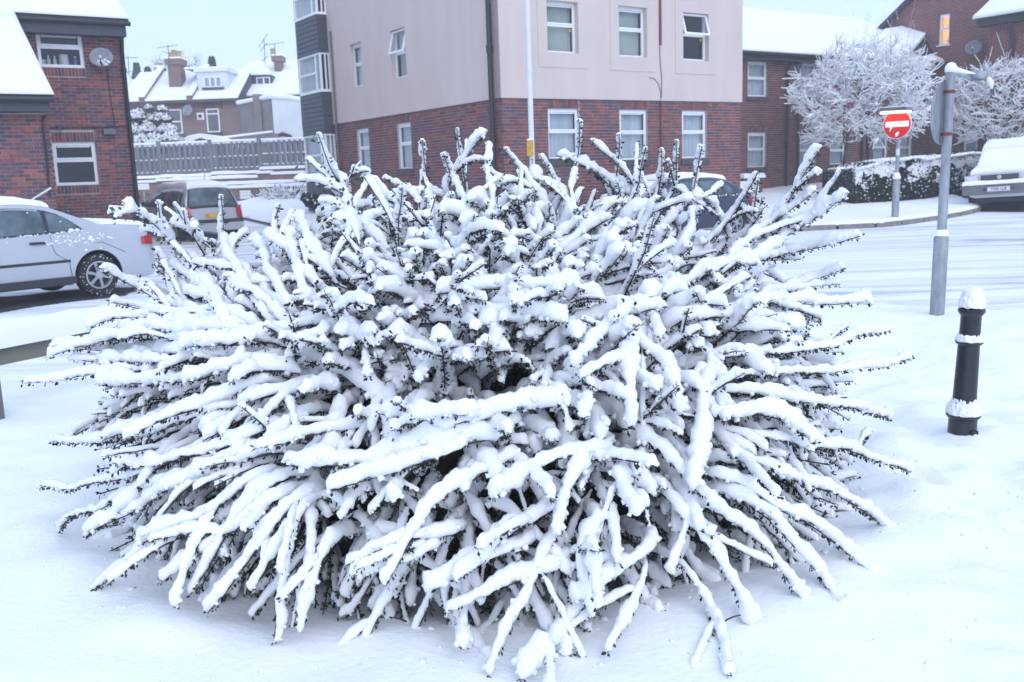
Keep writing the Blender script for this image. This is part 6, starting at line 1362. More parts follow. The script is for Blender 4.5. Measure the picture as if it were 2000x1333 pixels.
# clipped hedge beyond the far kerb
hA, hB, hC = gt(1668, 403, .05), gt(1800, 394, .05), gt(1905, 378, .05); hD = hC + (hC - hB) * .9; hZ = gt(1612, 384, .05)
def hedge():
    rng = np.random.default_rng(12); t = thing('hedge', 'clipped dark green hedge with snow along its top beside the no entry sign', 'hedge', (hA[0], hA[1], hA[2] - .1))
    path = [hA, hB, hC, hD]; nrmv = hZ - hA; nrmv[2] = 0; Wd = float(np.linalg.norm(nrmv)); nrmv = nrmv / Wd; n = 26000; seg = np.array([np.linalg.norm(path[i + 1] - path[i]) for i in range(3)]); cs = np.concatenate([[0], np.cumsum(seg)]); L_ = cs[-1]
    PX = np.array(path)
    def along(d): return np.stack([np.interp(d, cs, PX[:, i]) for i in range(3)], -1)
    H = lambda d: np.interp(d, [0, .5, 1.5, 3, L_], [1.02, 1.15, 1.22, 1.22, 1.15])
    d = rng.uniform(0, L_, n); f = rng.uniform(0, 1, n); onfront = rng.uniform(0, 1, n) < .68; z = np.where(onfront, f, 1.0); v = np.where(onfront, 0, rng.uniform(0, 1, n))
    h = H(d); rnd = np.clip((z - .8) / .2, 0, 1) ** 2 * .18 * onfront
    P0 = along(d); bul = .10 * vnoise(np.stack([d * 1.6, z * 2.2, v], -1), 3) + .06 * vnoise(np.stack([d * 5, z * 6, v], -1), 4) + rng.uniform(-.06, .03, n)
    P = P0 + nrmv * (v * Wd + (rnd - bul * 1.0) * onfront)[:, None]; P[:, 2] += z * h + np.where(onfront, 0, bul - .03)
    D = rng.normal(size=P.shape) + np.where(onfront[:, None], -nrmv * .9, np.array([[0, 0, .9]])) + np.array([0, 0, -.25])
    V, Fc = leaves(P - np.array(t.location), D, rng.uniform(.06, .11, n), rng.uniform(.018, .032, n), rng); raw('foliage', V, Fc, 'leaf_hedge', t)
    # inner mass
    m = MB().use('leaf_far'); st = np.linspace(0, L_, 24); G = []
    for q in st:
        p = along(q) - np.array(t.location); hh = float(H(q)); G.append([tuple(p + nrmv * .1 + np.array([0, 0, -.1])), tuple(p + nrmv * .1 + np.array([0, 0, hh * .85])), tuple(p + nrmv * .3 + np.array([0, 0, hh - .08])), tuple(p + nrmv * (Wd - .1) + np.array([0, 0, hh - .08])), tuple(p + nrmv * (Wd - .1) + np.array([0, 0, -.1]))])
    m.grid(G); m.build('core', None, t)
    # snow: thick and broken on top, caught in the leaves of the upper face
    ns = 5200; d = rng.uniform(0, L_, ns); v = rng.uniform(-.08, 1, ns); P = along(d) + nrmv * (v * Wd)[:, None]; P[:, 2] += H(d) + .02 + .05 * vnoise(np.stack([d * 2, v * 3, 0 * d], -1), 8); R_ = rng.uniform(.03, .085, ns)
    n2 = 9500; d2 = rng.uniform(0, L_, n2); z2 = 1 - rng.beta(1.1, 3.2, n2) * .8; keep = vnoise(np.stack([d2 * 3.2, z2 * 4, 0 * d2], -1), 9) + .5 * vnoise(np.stack([d2 * 8, z2 * 9, 0 * d2], -1), 10) + (z2 - .62) * 1.8 > 0; d2, z2 = d2[keep], z2[keep]
    P2 = along(d2) + nrmv * (np.clip((z2 - .8) / .2, 0, 1) ** 2 * .16 - .07 - .1 * vnoise(np.stack([d2 * 1.6, z2 * 2.2, 0 * d2], -1), 3))[:, None]; P2[:, 2] += z2 * H(d2)
    V, Fc = lumps(np.concatenate([P, P2]) - np.array(t.location), np.concatenate([R_, rng.uniform(.018, .048, len(P2))]), .6, rng); o = raw('snow', V, Fc, 'snow_far', t, None, True); o['kind'] = 'stuff'
    nl = 900; g = rng.uniform(0, 1, nl); z = 1 - rng.beta(1, 2.2, nl) * .9; P = hA + nrmv * (g * Wd)[:, None] + np.stack([-.16 * np.sin(np.pi * g), 0 * g, z * 1.0], -1); V, Fc = lumps(P - np.array(t.location), rng.uniform(.02, .06, nl), .6, rng); raw('snow', V, Fc, 'snow_far', t, None, True)['kind'] = 'stuff'
    n3 = 1300; d3 = rng.uniform(0, L_, n3); z3 = rng.uniform(.12, .8, n3); k3 = rng.uniform(0, 1, n3) < z3; d3, z3 = d3[k3], z3[k3]; P = along(d3) + nrmv * (-.08 - .1 * vnoise(np.stack([d3 * 1.6, z3 * 2.2, 0 * d3], -1), 3))[:, None]; P[:, 2] += z3 * H(d3); V, Fc = lumps(P - np.array(t.location), rng.uniform(.012, .034, len(P)), .7, rng); raw('snow', V, Fc, 'snow_far', t, None, True)['kind'] = 'stuff'
    # left end
    ne_ = 5000; f, g = rng.uniform(0, 1, ne_), rng.uniform(0, 1, ne_); P = hA + nrmv * (g * Wd)[:, None] + np.stack([-.12 * np.sin(np.pi * g) + rng.uniform(-.07, .03, ne_), 0 * f, f * 1.0], -1); D = rng.normal(size=P.shape) + np.array([-1, -.3, 0]); V, Fc = leaves(P - np.array(t.location), D, rng.uniform(.06, .11, ne_), rng.uniform(.018, .032, ne_), rng); raw('foliage', V, Fc, 'leaf_hedge', t)
    return t
hedge()
# snow laden evergreen shrub over the fence
D3 = 43.5; b = at(300, 300, D3); px = D3 / F
def B3(x, y, r, d=0): c = at(x, y, D3 + d); return (c - b, (r * px, r * px, r * px))
leafy('garden_shrub', 'snow laden evergreen shrub leaning over the timber fence', 'shrub', b, [B3(268, 232, 16), B3(290, 258, 20, .3), B3(262, 262, 18), B3(318, 235, 13), B3(326, 258, 16), B3(291, 212, 6), B3(318, 216, 8), B3(300, 235, 14, .4), B3(335, 275, 16, -.2), B3(275, 280, 20), B3(345, 282, 12), B3(305, 280, 20)], 8000, .15, 'leaf_shrub', 7500, .085, 4, .0, 'leaf_far', .6)
# scrub at the foot of the bank wall and by the bay
D4 = 33.5; b = gt(610, 402, .0); b = at(612, 398, 30.2); px = 30.2 / F
def B4(x, y, r): c = at(x, y, 30.2); return (c - b, (r * px, r * px, r * px))
leafy('evergreen_bush', 'dark low evergreen bush at the foot of the bay', 'bush', b, [B4(606, 392, 11), B4(620, 398, 12), B4(598, 388, 7), B4(635, 402, 10)], 2200, .10, 'leaf_hedge', 90, .06, 6)
def scrub():
    rng = np.random.default_rng(5); c = gt(573, 392); t = thing('scrub', 'low snowy scrub of thin stems by the bank wall', 'scrub', tuple(c)); n = 260; P0 = np.stack([rng.normal(0, .55, n), rng.normal(0, .35, n), np.zeros(n)], -1); d = np.stack([rng.normal(-.25, .7, n), rng.normal(-.2, .4, n), rng.uniform(.3, 1, n)], -1); d /= np.linalg.norm(d, axis=1, keepdims=True); l = rng.uniform(.2, .6, (n, 1)); P1 = P0 + d * l; P2 = P1 + (d * .6 + np.array([0, 0, -.35])) * l * .7
    S0, S1 = np.concatenate([P0, P1]), np.concatenate([P1, P2]); V, Fc = segs(S0, S1, np.full(2 * n, .012), np.full(2 * n, .008), 3); raw('stems', V, Fc, 'twig', t)['kind'] = 'stuff'; V, Fc = segs(S0 + [0, 0, .025], S1 + [0, 0, .025], np.full(2 * n, .026), np.full(2 * n, .02), 4); raw('snow', V, Fc, 'snow_far', t, None, True)['kind'] = 'stuff'
    V, Fc = lumps(np.stack([rng.normal(0, .6, 70), rng.normal(0, .35, 70), rng.uniform(0, .15, 70)], -1), rng.uniform(.08, .2, 70), .7, rng); raw('snow', V, Fc, 'snow_far', t, None, True)['kind'] = 'stuff'
scrub()

# thin winter air over the whole place
hzb = MB().use('haze'); hzb.box((-60, -4, -1.2), (60, 115, 16)); hz_o = hzb.build('haze'); hz_o['kind'] = 'stuff'

# ================================================================== THE SHRUB: arching stems each under its own load of snow
BC = np.array([-.18, 4.95, 0.0]); BR = np.array([1.93, 2.08, 1.40])
R5 = np.random.default_rng(31)
def dome(az, el, k=1.0):
    ce, se = math.cos(el), math.sin(el); v = np.array([BR[0] * ce ** .85 * math.cos(az), BR[1] * ce ** .85 * math.sin(az), BR[2] * max(se, 0) ** .8])
    a, b = min(1, max(0, (-.5 - v[0]) / .7)), min(1, max(0, (v[0] - .7) / .8)); v[2] *= 1 - .13 * a * a * (3 - 2 * a) - .12 * b * b * (3 - 2 * b)
    return BC + k * v
def px3(x, y, k=1.02):
    """pixel -> point on the near side of the dome (or beside it, for what stands clear of it)"""
    r = ray(x, y); o = (ORG - BC) / (BR * k); d = r / (BR * k); a, b, c = d @ d, o @ d, o @ o - 1; q = b * b - a * c
    t = (-b - math.sqrt(q)) / a if q > 0 else -b / a
    p = ORG + r * t
    if p[2] < .02: p = gnd(x, y, .03)
    return p
def smooth_path(P, n):
    P = np.array(P, float)
    if len(P) == 2: P = np.array([P[0], (P[0] + P[1]) / 2, P[1]])
    s = np.concatenate([[0], np.cumsum(np.linalg.norm(np.diff(P, axis=0), axis=1))]); s /= s[-1]; t = np.linspace(0, 1, n); Q = np.stack([np.interp(t, s, P[:, i]) for i in range(3)], -1)
    for _ in range(max(2, n // 8)): Q[1:-1] = (Q[:-2] + 2 * Q[1:-1] + Q[2:]) / 4
    return Q
def resample(Q, st=.02):
    L_ = np.linalg.norm(np.diff(Q, axis=0), axis=1).sum(); return smooth_path(Q, int(np.clip(L_ / st, 8, 60)))
K_R = 12
def snow_tube(Q, r, w, lumpy=.28, steep_thin=.42, K=K_R, st=.017):
    """snow lying along the path Q (root to tip)"""
    s0 = np.concatenate([[0], np.cumsum(np.linalg.norm(np.diff(Q, axis=0), axis=1))]); L_ = s0[-1]
    s = np.unique(np.concatenate([np.arange(0, max(L_ - r * 1.2, L_ * .5), st), L_ - r * 1.2 * (1 - np.sin(np.linspace(0, 1, 8) * np.pi / 2))])); s = s[s >= 0]
    Q = np.stack([np.interp(s, s0, Q[:, i]) for i in range(3)], -1); n = len(Q)
    T = np.gradient(Q, s, axis=0); T /= np.linalg.norm(T, axis=1, keepdims=True) + 1e-9; hz_ = np.sqrt(np.clip(1 - T[:, 2] ** 2, 0, 1))
    U = np.array([0, 0, 1.0]) - T[:, 2:3] * T; U = U + w * (np.clip(.6 - hz_, 0, 1) * 1.6)[:, None]; U -= (U * T).sum(1, keepdims=True) * T; U /= np.linalg.norm(U, axis=1, keepdims=True) + 1e-9; Sd_ = np.cross(T, U)
    t = s / L_; tip = np.sqrt(np.clip(1 - np.clip(1 - (L_ - s) / (r * 1.15), 0, 1) ** 2, 0, 1)); root = np.clip(t / .15, .3, 1)
    ph = R5.uniform(0, 100, 3); l1 = vnoise(np.stack([s * 8 + ph[0], 0 * s, 0 * s], -1), 1); l2 = vnoise(np.stack([s * 24 + ph[1], 0 * s, 0 * s], -1), 2); l3 = vnoise(np.stack([s * 5 + ph[2], 0 * s, 0 * s], -1), 3)
    rr_ = r * (steep_thin + (1 - steep_thin) * np.clip(hz_ * 1.1, 0, 1)) * (1 + lumpy * l1 + lumpy * .8 * l2 * (1.5 - hz_)) * root
    rr_ = np.maximum(rr_, r * .2) * (.03 + .97 * tip)
    a = 2 * np.pi * np.arange(K) / K; ca, sa = np.cos(a), np.sin(a); vert = np.where(sa > 0, sa * 1.15, sa * .55)
    off = np.interp(hz_, [0, .5, 1], [.72, .8, .62]); wob = Sd_ * (r * .25 * l3)[:, None]
    V = (Q + wob)[:, None] + Sd_[:, None] * (ca[None, :, None] * rr_[:, None, None] * .92) + U[:, None] * ((vert[None, :] * rr_[:, None] + (off * rr_)[:, None])[..., None])
    j = np.arange(K); F0 = np.stack([j, (j + 1) % K, (j + 1) % K + K, j + K], -1); Fc = (F0[None] + (np.arange(n - 1) * K)[:, None, None]).reshape(-1, 4)
    Cn = np.repeat(Q + wob + U * (rr_ * off)[:, None], K, 0).reshape(n, K, 3)
    return V.reshape(-1, 3), Fc, Cn.reshape(-1, 3), np.repeat(rr_, K)
def stem_leaves(Q, w, dens=95, big=0.0, r0=.0045, lsz=(.008, .021), under=.32):
    n = len(Q); q3 = Q[np.unique(np.append(np.arange(0, n, 3), n - 1))]; V1, F1 = segs(q3[:-1], q3[1:], np.linspace(r0, r0 * .5, len(q3) - 1), np.linspace(r0, r0 * .5, len(q3) - 1), 3)
    L_ = np.linalg.norm(np.diff(Q, axis=0), axis=1).sum(); m = int(L_ * dens * 2) + 2; t = R5.uniform(0, n - 1.001, m); t = np.clip(t + .8 * np.sin(t * 3.1 + R5.uniform(0, 6)), 0, n - 1.001); i = t.astype(int); P = Q[i] + (Q[i + 1] - Q[i]) * (t - i)[:, None]; T = Q[i + 1] - Q[i]; T /= np.linalg.norm(T, axis=1, keepdims=True) + 1e-9
    D = R5.normal(size=(m, 3)); D -= (D * T).sum(1, keepdims=True) * T; D /= np.linalg.norm(D, axis=1, keepdims=True); D = D + T * .55; D[:, 2] -= under; D /= np.linalg.norm(D, axis=1, keepdims=True)
    ls = R5.uniform(*lsz, m) if not big else R5.uniform(.018, .034, m); off = R5.uniform(.0, .008, (m, 1)) if not big else R5.uniform(0, .05, (m, 1))
    if big: k = R5.uniform(size=m) < .22; P, D, ls, off = P[k], D[k], ls[k], off[k]
    V2, F2 = leaves(P + D * off, D, ls, ls * R5.uniform(.20, .32, len(ls)), R5)
    return V1, F1, V2, F2
class Acc:
    def __init__(s): s.v, s.f, s.k, s.ex = [], [], 0, []
    def add(s, V, Fc, *ex): s.v.append(V); s.f.append(np.asarray(Fc) + s.k); s.k += len(V); s.ex.append(ex); return s
    def out(s): return np.concatenate(s.v), sum([f.tolist() for f in s.f], [])
def make_branch(Q, r, big=False, twigs=2, dens=95, snow=True, K=K_R, st_=.017):
    """-> (stem+leaf arrays, snow arrays) for one stem with its side twigs"""
    w = R5.normal(size=3); w[2] = 0;  w /= np.linalg.norm(w) + 1e-9; w = w * 1.0 + np.array([-.35, .15, 0]); w /= np.linalg.norm(w)
    sc_ = np.linspace(0, 1, len(Q))[:, None] * .028; o_ = R5.uniform(0, 50, 3); Q = Q + sc_ * np.stack([vnoise(Q * 6 + o_, 71), vnoise(Q * 6 + o_, 72), vnoise(Q * 6 + o_, 73)], -1)
    paths = [(resample(Q), r)]; L_ = np.linalg.norm(np.diff(Q, axis=0), axis=1).sum(); main = paths[0][0]
    for _ in range(twigs):
        i = int(len(main) * R5.uniform(.25, .82)); T = main[min(i + 1, len(main) - 1)] - main[i - 1]; T /= np.linalg.norm(T) + 1e-9; d = R5.normal(size=3); d -= (d @ T) * T; d /= np.linalg.norm(d); d[2] *= .6; l = min(.3, L_ * R5.uniform(.25, .6)); d2 = T * R5.uniform(.55, 1.0) + d * R5.uniform(.4, .85); d2 /= np.linalg.norm(d2)
        droop = np.array([0, 0, -.22 * l]); p0 = main[i]; paths.append((resample(smooth_path([p0, p0 + d2 * l * .5, p0 + d2 * l + droop * R5.uniform(0, 1)], 14)), r * R5.uniform(.55, .85)))
    st, sn = [], []
    for P, q in paths:
        st.append(stem_leaves(P, w, dens * (1 if not big else .7), big))
        if snow: sn.append(snow_tube(P, q, w, .28 if not big else .5, K=K, st=st_))
    return st, sn
def crumb(P, R_):
    o = np.array([[1, 0, 0], [0, 1, 0], [-1, 0, 0], [0, -1, 0], [0, 0, 1], [0, 0, -1.0]]); f = np.array([[0, 1, 4], [1, 2, 4], [2, 3, 4], [3, 0, 4], [1, 0, 5], [2, 1, 5], [3, 2, 5], [0, 3, 5]]); m = len(P)
    q, _ = np.linalg.qr(R5.normal(size=(m, 3, 3))); V = np.einsum('ij,mjk->mik', o, q) * (R_[:, None, None] * R5.uniform(.8, 1.3, (m, 6, 1)))
    return (V + P[:, None]).reshape(-1, 3), (f[None] + (np.arange(m) * 6)[:, None, None]).reshape(-1, 3)
def finish_snow(parts, crumbs=0.0):
    V = np.concatenate([p[0] for p in parts]); C_ = np.concatenate([p[2] for p in parts]); rr_ = np.concatenate([p[3] for p in parts]); Fs, k = [], 0
    for p in parts: Fs.append(p[1] + k); k += len(p[0])
    N1 = vnoise(V * 17, 5); N2 = vnoise(V * 44, 6); N3 = vnoise(V * 110, 7); d = V - C_; ln = np.linalg.norm(d, axis=1, keepdims=True) + 1e-6
    V = V + d / ln * (rr_ * (.34 * N1 + .30 * N2) + np.minimum(rr_, .02) * .30 * N3)[:, None]; V[:, 2] = np.maximum(V[:, 2], -.02)
    Fc = np.concatenate(Fs)
    if crumbs:
        m = int(len(V) * crumbs); i = R5.choice(len(V), m); q = C_[i]; dd = V[i] - q; P = q + dd * R5.uniform(.85, 1.08, (m, 1)); P[:, 2] -= rr_[i] * R5.uniform(0, .2, m); ok = (rr_[i] > .006) & (dd[:, 2] < rr_[i] * .45)
        lv_, lf_ = crumb(P[ok], np.clip(rr_[i][ok] * R5.uniform(.26, .60, ok.sum()), .005, .016)); return [(V, Fc), (lv_, lf_)]
    return [(V, Fc)]
def emit_branch(st, sn, parent, nm='branch', kind=None):
    o0 = np.array(shrub.location); A, B = Acc(), Acc()
    for V1, F1, V2, F2 in st: A.add(V1, F1); B.add(V2, F2)
    V, Fc = A.out(); o = raw(nm, V - o0, Fc, 'twig', shrub)
    V, Fc = B.out(); l = raw('leaves', V - o0, Fc, 'leaf_big' if nm == 'leafy_branch' else 'leaf', o); l['kind'] = 'stuff'
    if kind: o['kind'] = kind
    if sn:
        A = Acc()
        for V, Fc in finish_snow(sn, (.09 if nm != 'inner_branches' else .03)): A.add(V, Fc)
        V, Fc = A.out(); s = raw('snow', V - o0, Fc, 'snow', o, None, True)
        if kind: s['kind'] = kind
    return o
shrub = thing('snowy_shrub', 'huge spreading shrub with every arching branch loaded with thick snow', 'shrub', (BC[0], BC[1], 0))
ALL = []                                            # (nearness, path, radius, big, twigs, traced)
# branches one can single out in the photograph, root to tip
TR = [  # upright tips along the skyline
 ([(1118, 420), (1119, 330), (1130, 230)], .024, 0), ([(1200, 390), (1205, 330), (1207, 266)], .024, 0), ([(1322, 370), (1321, 320), (1318, 268)], .022, 0), ([(1345, 480), (1350, 400), (1366, 290)], .03, 0), ([(1288, 370), (1290, 330), (1291, 288)], .024, 0), ([(1250, 360), (1254, 325), (1258, 292)], .024, 0),
 ([(1248, 370), (1200, 318), (1151, 275)], .028, 0), ([(908, 370), (898, 310), (890, 252)], .024, 0), ([(870, 360), (915, 300), (957, 262)], .034, 0), ([(845, 480), (835, 370), (824, 274)], .028, 0), ([(958, 480), (955, 380), (957, 278)], .028, 0), ([(1070, 400), (1020, 340), (979, 292)], .032, 0),
 ([(1130, 440), (1085, 360), (1046, 300)], .034, 0), ([(1215, 385), (1150, 318), (1092, 312)], .042, 0), ([(912, 410), (885, 350), (872, 300)], .030, 0), ([(1600, 296), (1545, 390), (1480, 480)][::-1], .032, 0), ([(1430, 545), (1540, 460), (1652, 380)], .042, 0), ([(1400, 540), (1500, 440), (1600, 366)], .036, 0), ([(1435, 420), (1455, 380), (1477, 330)], .026, 0), ([(1420, 500), (1460, 450), (1500, 408)], .034, 0),
 ([(1480, 505), (1580, 490), (1690, 468)], .038, 0), ([(800, 420), (745, 372), (700, 345)], .036, 0), ([(430, 530), (428, 450), (427, 382)], .024, 0), ([(545, 500), (540, 440), (548, 400)], .022, 0), ([(590, 560), (600, 500), (606, 450)], .024, 0), ([(1060, 430), (990, 372), (940, 330)], .036, 0), ([(1290, 440), (1240, 390), (1180, 360)], .036, 0), ([(740, 470), (690, 425), (630, 400)], .036, 0),
 ([(1430, 470), (1400, 420), (1372, 385)], .038, 0), ([(1330, 460), (1310, 400), (1286, 368)], .038, 0), ([(1485, 485), (1472, 440), (1440, 405)], .036, 0), ([(1390, 475), (1420, 430), (1452, 398)], .036, 0), ([(1300, 450), (1340, 402), (1384, 376)], .04, 0), ([(1360, 440), (1350, 395), (1325, 360)], .036, 0), ([(1240, 420), (1270, 380), (1310, 352)], .036, 0), ([(1460, 520), (1500, 470), (1545, 425)], .04, 0),
 ([(470, 640), (410, 560), (372, 498)], .034, 0), ([(520, 620), (470, 545), (440, 480)], .034, 0), ([(560, 600), (520, 530), (500, 468)], .034, 0), ([(600, 590), (580, 520), (572, 455)], .034, 0), ([(430, 640), (360, 575), (300, 520)], .034, 0), ([(400, 650), (330, 600), (262, 545)], .034, 0), ([(500, 640), (420, 590), (340, 560)], .034, 0), ([(540, 640), (480, 570), (405, 520)], .034, 0), ([(620, 560), (570, 500), (530, 470)], .034, 0), ([(380, 620), (330, 560), (300, 480)], .034, 0), ([(640, 540), (600, 480), (585, 430)], .034, 0), ([(460, 600), (440, 530), (455, 470)], .034, 0), ([(350, 640), (280, 600), (205, 590)], .034, 0), ([(580, 650), (520, 590), (450, 560)], .034, 0),
 # left flank
 ([(430, 655), (300, 660), (165, 672)], .040, 0), ([(400, 695), (250, 684), (94, 684)], .040, 0), ([(470, 650), (340, 640), (222, 652)], .040, 0), ([(400, 672), (300, 664), (205, 662)], .04, 0), ([(480, 650), (380, 645), (285, 655)], .04, 0), ([(360, 690), (250, 700), (130, 702)], .036, 0),
 ([(560, 610), (430, 500), (330, 440)], .038, 0), ([(480, 640), (400, 570), (345, 520)], .036, 0), ([(420, 640), (300, 580), (190, 525)], .036, 0), ([(430, 620), (360, 540), (335, 490)], .03, 0), ([(640, 628), (500, 668), (356, 690)], .044, 0), ([(520, 690), (380, 745), (208, 755)], .040, 0), ([(430, 700), (260, 728), (50, 748)], .026, 0), ([(400, 665), (280, 660), (95, 690)], .034, 0), ([(460, 690), (330, 712), (180, 700)], .034, 0), ([(470, 640), (330, 610), (170, 640)], .03, 0), ([(520, 740), (380, 800), (235, 850)], .038, 0), ([(480, 780), (300, 850), (100, 870)], .028, 0), ([(540, 830), (380, 900), (230, 910)], .040, 0), ([(500, 830), (300, 920), (80, 962)], .026, 0),
 ([(540, 880), (320, 950), (175, 1055)], .040, 0), ([(500, 900), (280, 950), (108, 1035)], .026, 0), ([(560, 930), (470, 1010), (365, 1165)], .038, 0), ([(520, 930), (400, 1010), (280, 1060)], .042, 0), ([(450, 1010), (320, 1060), (182, 1150)], .032, 0), ([(600, 960), (500, 1080), (410, 1190)], .040, 0), ([(560, 960), (420, 1060), (310, 1140)], .036, 0),
 # front
 ([(1000, 850), (800, 885), (560, 915)], .050, 0), ([(980, 830), (850, 890), (640, 960)], .044, 0), ([(1010, 890), (860, 960), (800, 1050), (752, 1145)], .042, 0), ([(600, 970), (560, 1100), (530, 1255)], .038, 0), ([(640, 1060), (620, 1150), (590, 1240)], .034, 0), ([(1090, 1040), (1020, 1170), (946, 1308)], .036, 0), ([(1190, 1100), (1110, 1220), (1022, 1330)], .048, 0), ([(1260, 650), (1225, 700), (1232, 828)], .046, 0), ([(1230, 660), (1280, 710), (1312, 785)], .042, 0), ([(1390, 690), (1360, 850), (1346, 955)], .046, 0), ([(1270, 860), (1350, 930), (1403, 992)], .044, 0), ([(1280, 590), (1200, 640), (1112, 720)], .044, 0), ([(1130, 560), (1010, 560), (862, 575)], .044, 0), ([(960, 600), (1040, 625), (1110, 635)], .046, 0),
 ([(1010, 830), (870, 830), (740, 800)], .046, 0), ([(1200, 880), (1060, 900), (960, 985)], .044, 0), ([(1080, 1000), (960, 1060), (890, 1130)], .042, 0), ([(1040, 1060), (900, 1130), (820, 1155)], .036, 0), ([(1120, 1100), (1000, 1140), (885, 1205)], .036, 0), ([(900, 1040), (780, 1060), (668, 1095)], .036, 0), ([(860, 1060), (760, 1110), (690, 1130)], .036, 0), ([(1140, 790), (1000, 800), (850, 830)], .048, 0), ([(1200, 900), (1210, 960), (1240, 1010)], .042, 0), ([(1150, 900), (1110, 980), (1090, 1040)], .038, 0),
 ([(1330, 1100), (1390, 1220), (1425, 1318)], .030, 0), ([(1300, 960), (1390, 1090), (1462, 1230)], .044, 0), ([(1390, 990), (1490, 1060), (1572, 1175)], .040, 0), ([(1430, 960), (1560, 1060), (1660, 1190)], .034, 0), ([(1180, 1010), (1130, 1090), (1160, 1200)], .038, 0), ([(1290, 1060), (1200, 1120), (1120, 1180)], .038, 0), ([(1260, 1100), (1240, 1180), (1190, 1270)], .026, 0),
 # right flank
 ([(1380, 640), (1520, 590), (1690, 600)], .044, 0), ([(1380, 700), (1560, 690), (1745, 640)], .032, 0), ([(1400, 740), (1600, 730), (1785, 705)], .026, 0), ([(1420, 760), (1600, 790), (1740, 820)], .034, 0), ([(1450, 850), (1640, 880), (1770, 920)], .030, 0), ([(1430, 900), (1620, 960), (1745, 1035)], .034, 0), ([(1400, 930), (1570, 1020), (1690, 1105)], .036, 0), ([(1290, 580), (1400, 530), (1530, 500)], .044, 0), ([(1420, 610), (1560, 560), (1660, 520)], .036, 0), ([(1370, 800), (1500, 815), (1600, 880)], .044, 0), ([(1330, 620), (1440, 620), (1560, 640)], .046, 0)]
for pts, r, big in TR:
    P = [px3(x, y, 1.0 + .05 * i / (len(pts) - 1)) for i, (x, y) in enumerate(pts)]
    inner = BC + (P[0] - BC) * .8 - np.array([0, 0, .04]); ALL.append((0, smooth_path([inner] + P, 30), r, big, 1, True))
for pts, r in (([(700, 480), (668, 370), (628, 268)], .036), ([(690, 440), (660, 385), (628, 350)], .034), ([(690, 470), (665, 440), (632, 420)], .034), ([(380, 520), (300, 440), (232, 388)], .040), ([(400, 500), (362, 440), (345, 395)], .034), ([(820, 400), (800, 372), (782, 352)], .03), ([(670, 400), (680, 350), (700, 320)], .026)):
    P = [px3(x, y, 1.02) for x, y in pts]; ALL.append((0, smooth_path(P, 26), r, True, 4, True))
# the rest follow the same habit: outward, arching over, drooping towards the ground
golden = math.pi * (3 - 5 ** .5); NB = 2700
for i in range(NB):
    u = (i + .5) / NB; el = math.asin(min(1, .02 + .98 * u)); az = i * golden + R5.normal() * .1; front_ = math.sin(az) < .35; eld = math.degrees(el)
    if not front_ and R5.uniform() < .74: continue
    lat = np.array([-math.sin(az), math.cos(az), 0]); out = dome(az, el + .0) - BC; out[2] *= 1.2; out /= np.linalg.norm(out); flat = np.array([math.cos(az), math.sin(az), 0]); r = R5.uniform(.014, .029) * (1.15 if R5.uniform() < .25 else 1)
    k = R5.uniform(.82, 1.0) * (1 - .10 * max(0, 1 - eld / 30) * abs(math.cos(az))); long_ = R5.uniform() < .15; l = R5.uniform(.42, .75) if long_ else R5.uniform(.2, .42); lj = R5.normal() * .42
    if eld > 34:                                    # crown: sprigs pointing up and out
        d = out * R5.uniform(.4, 1.0) + np.array([0, 0, R5.uniform(.1, .75)]) + flat * .35 + lat * lj * 1.3 + np.array([R5.choice([-1, 1]) * R5.uniform(0, .45), 0, 0]); droop = -R5.uniform(.1, .5); l *= .9; r *= 1.28
        if out[0] < -.25: l *= .85
    elif eld > 13:                                  # flank: outward, arching over under the load
        d = out * .6 + flat * .55 + np.array([0, 0, R5.uniform(-.15, .40)]) + lat * lj * 1.2; droop = -R5.uniform(.35, 1.1)
    else:                                           # skirt: hanging towards the ground
        d = flat * R5.uniform(.45, .9) + np.array([0, 0, R5.uniform(-.7, .1)]) + lat * lj; droop = -R5.uniform(.5, 1.2)
    d /= np.linalg.norm(d); tip0 = dome(az, el, k); root = tip0 - d * l * .55 - flat * .06; P = [root + d * l * t + np.array([0, 0, droop * l * .5 * t * t]) for t in np.linspace(0, 1, 9)]; P = smooth_path(P, 20); P[:, 2] = np.maximum(P[:, 2], .015)
    if eld < 24 and k < .95 and R5.uniform() < .5: r = -r; P = BC + (P - BC) * .95
    ALL.append((float(np.linalg.norm(P[-1] - ORG)) + (0 if front_ else 9), P, r, False, int(R5.integers(0, 3)) + (1 if long_ else 0), False))
ALL.sort(key=lambda a: a[0])
st_all, sn_all = [], []
for n_, (d, P, r, big, tw, tr) in enumerate(ALL):
    st, sn = make_branch(P, abs(r) * (.70 if tr else 1), big, tw, (130 if d < 4.6 else 85 if d < 5.4 else 55) * (1.3 if r < 0 else 1), r > 0, 9 if n_ < 300 else 7, .016 if n_ < 300 else .024)
    if n_ < 300: emit_branch(st, sn, shrub, 'leafy_branch' if big else 'branch')
    else: st_all += st; sn_all += sn
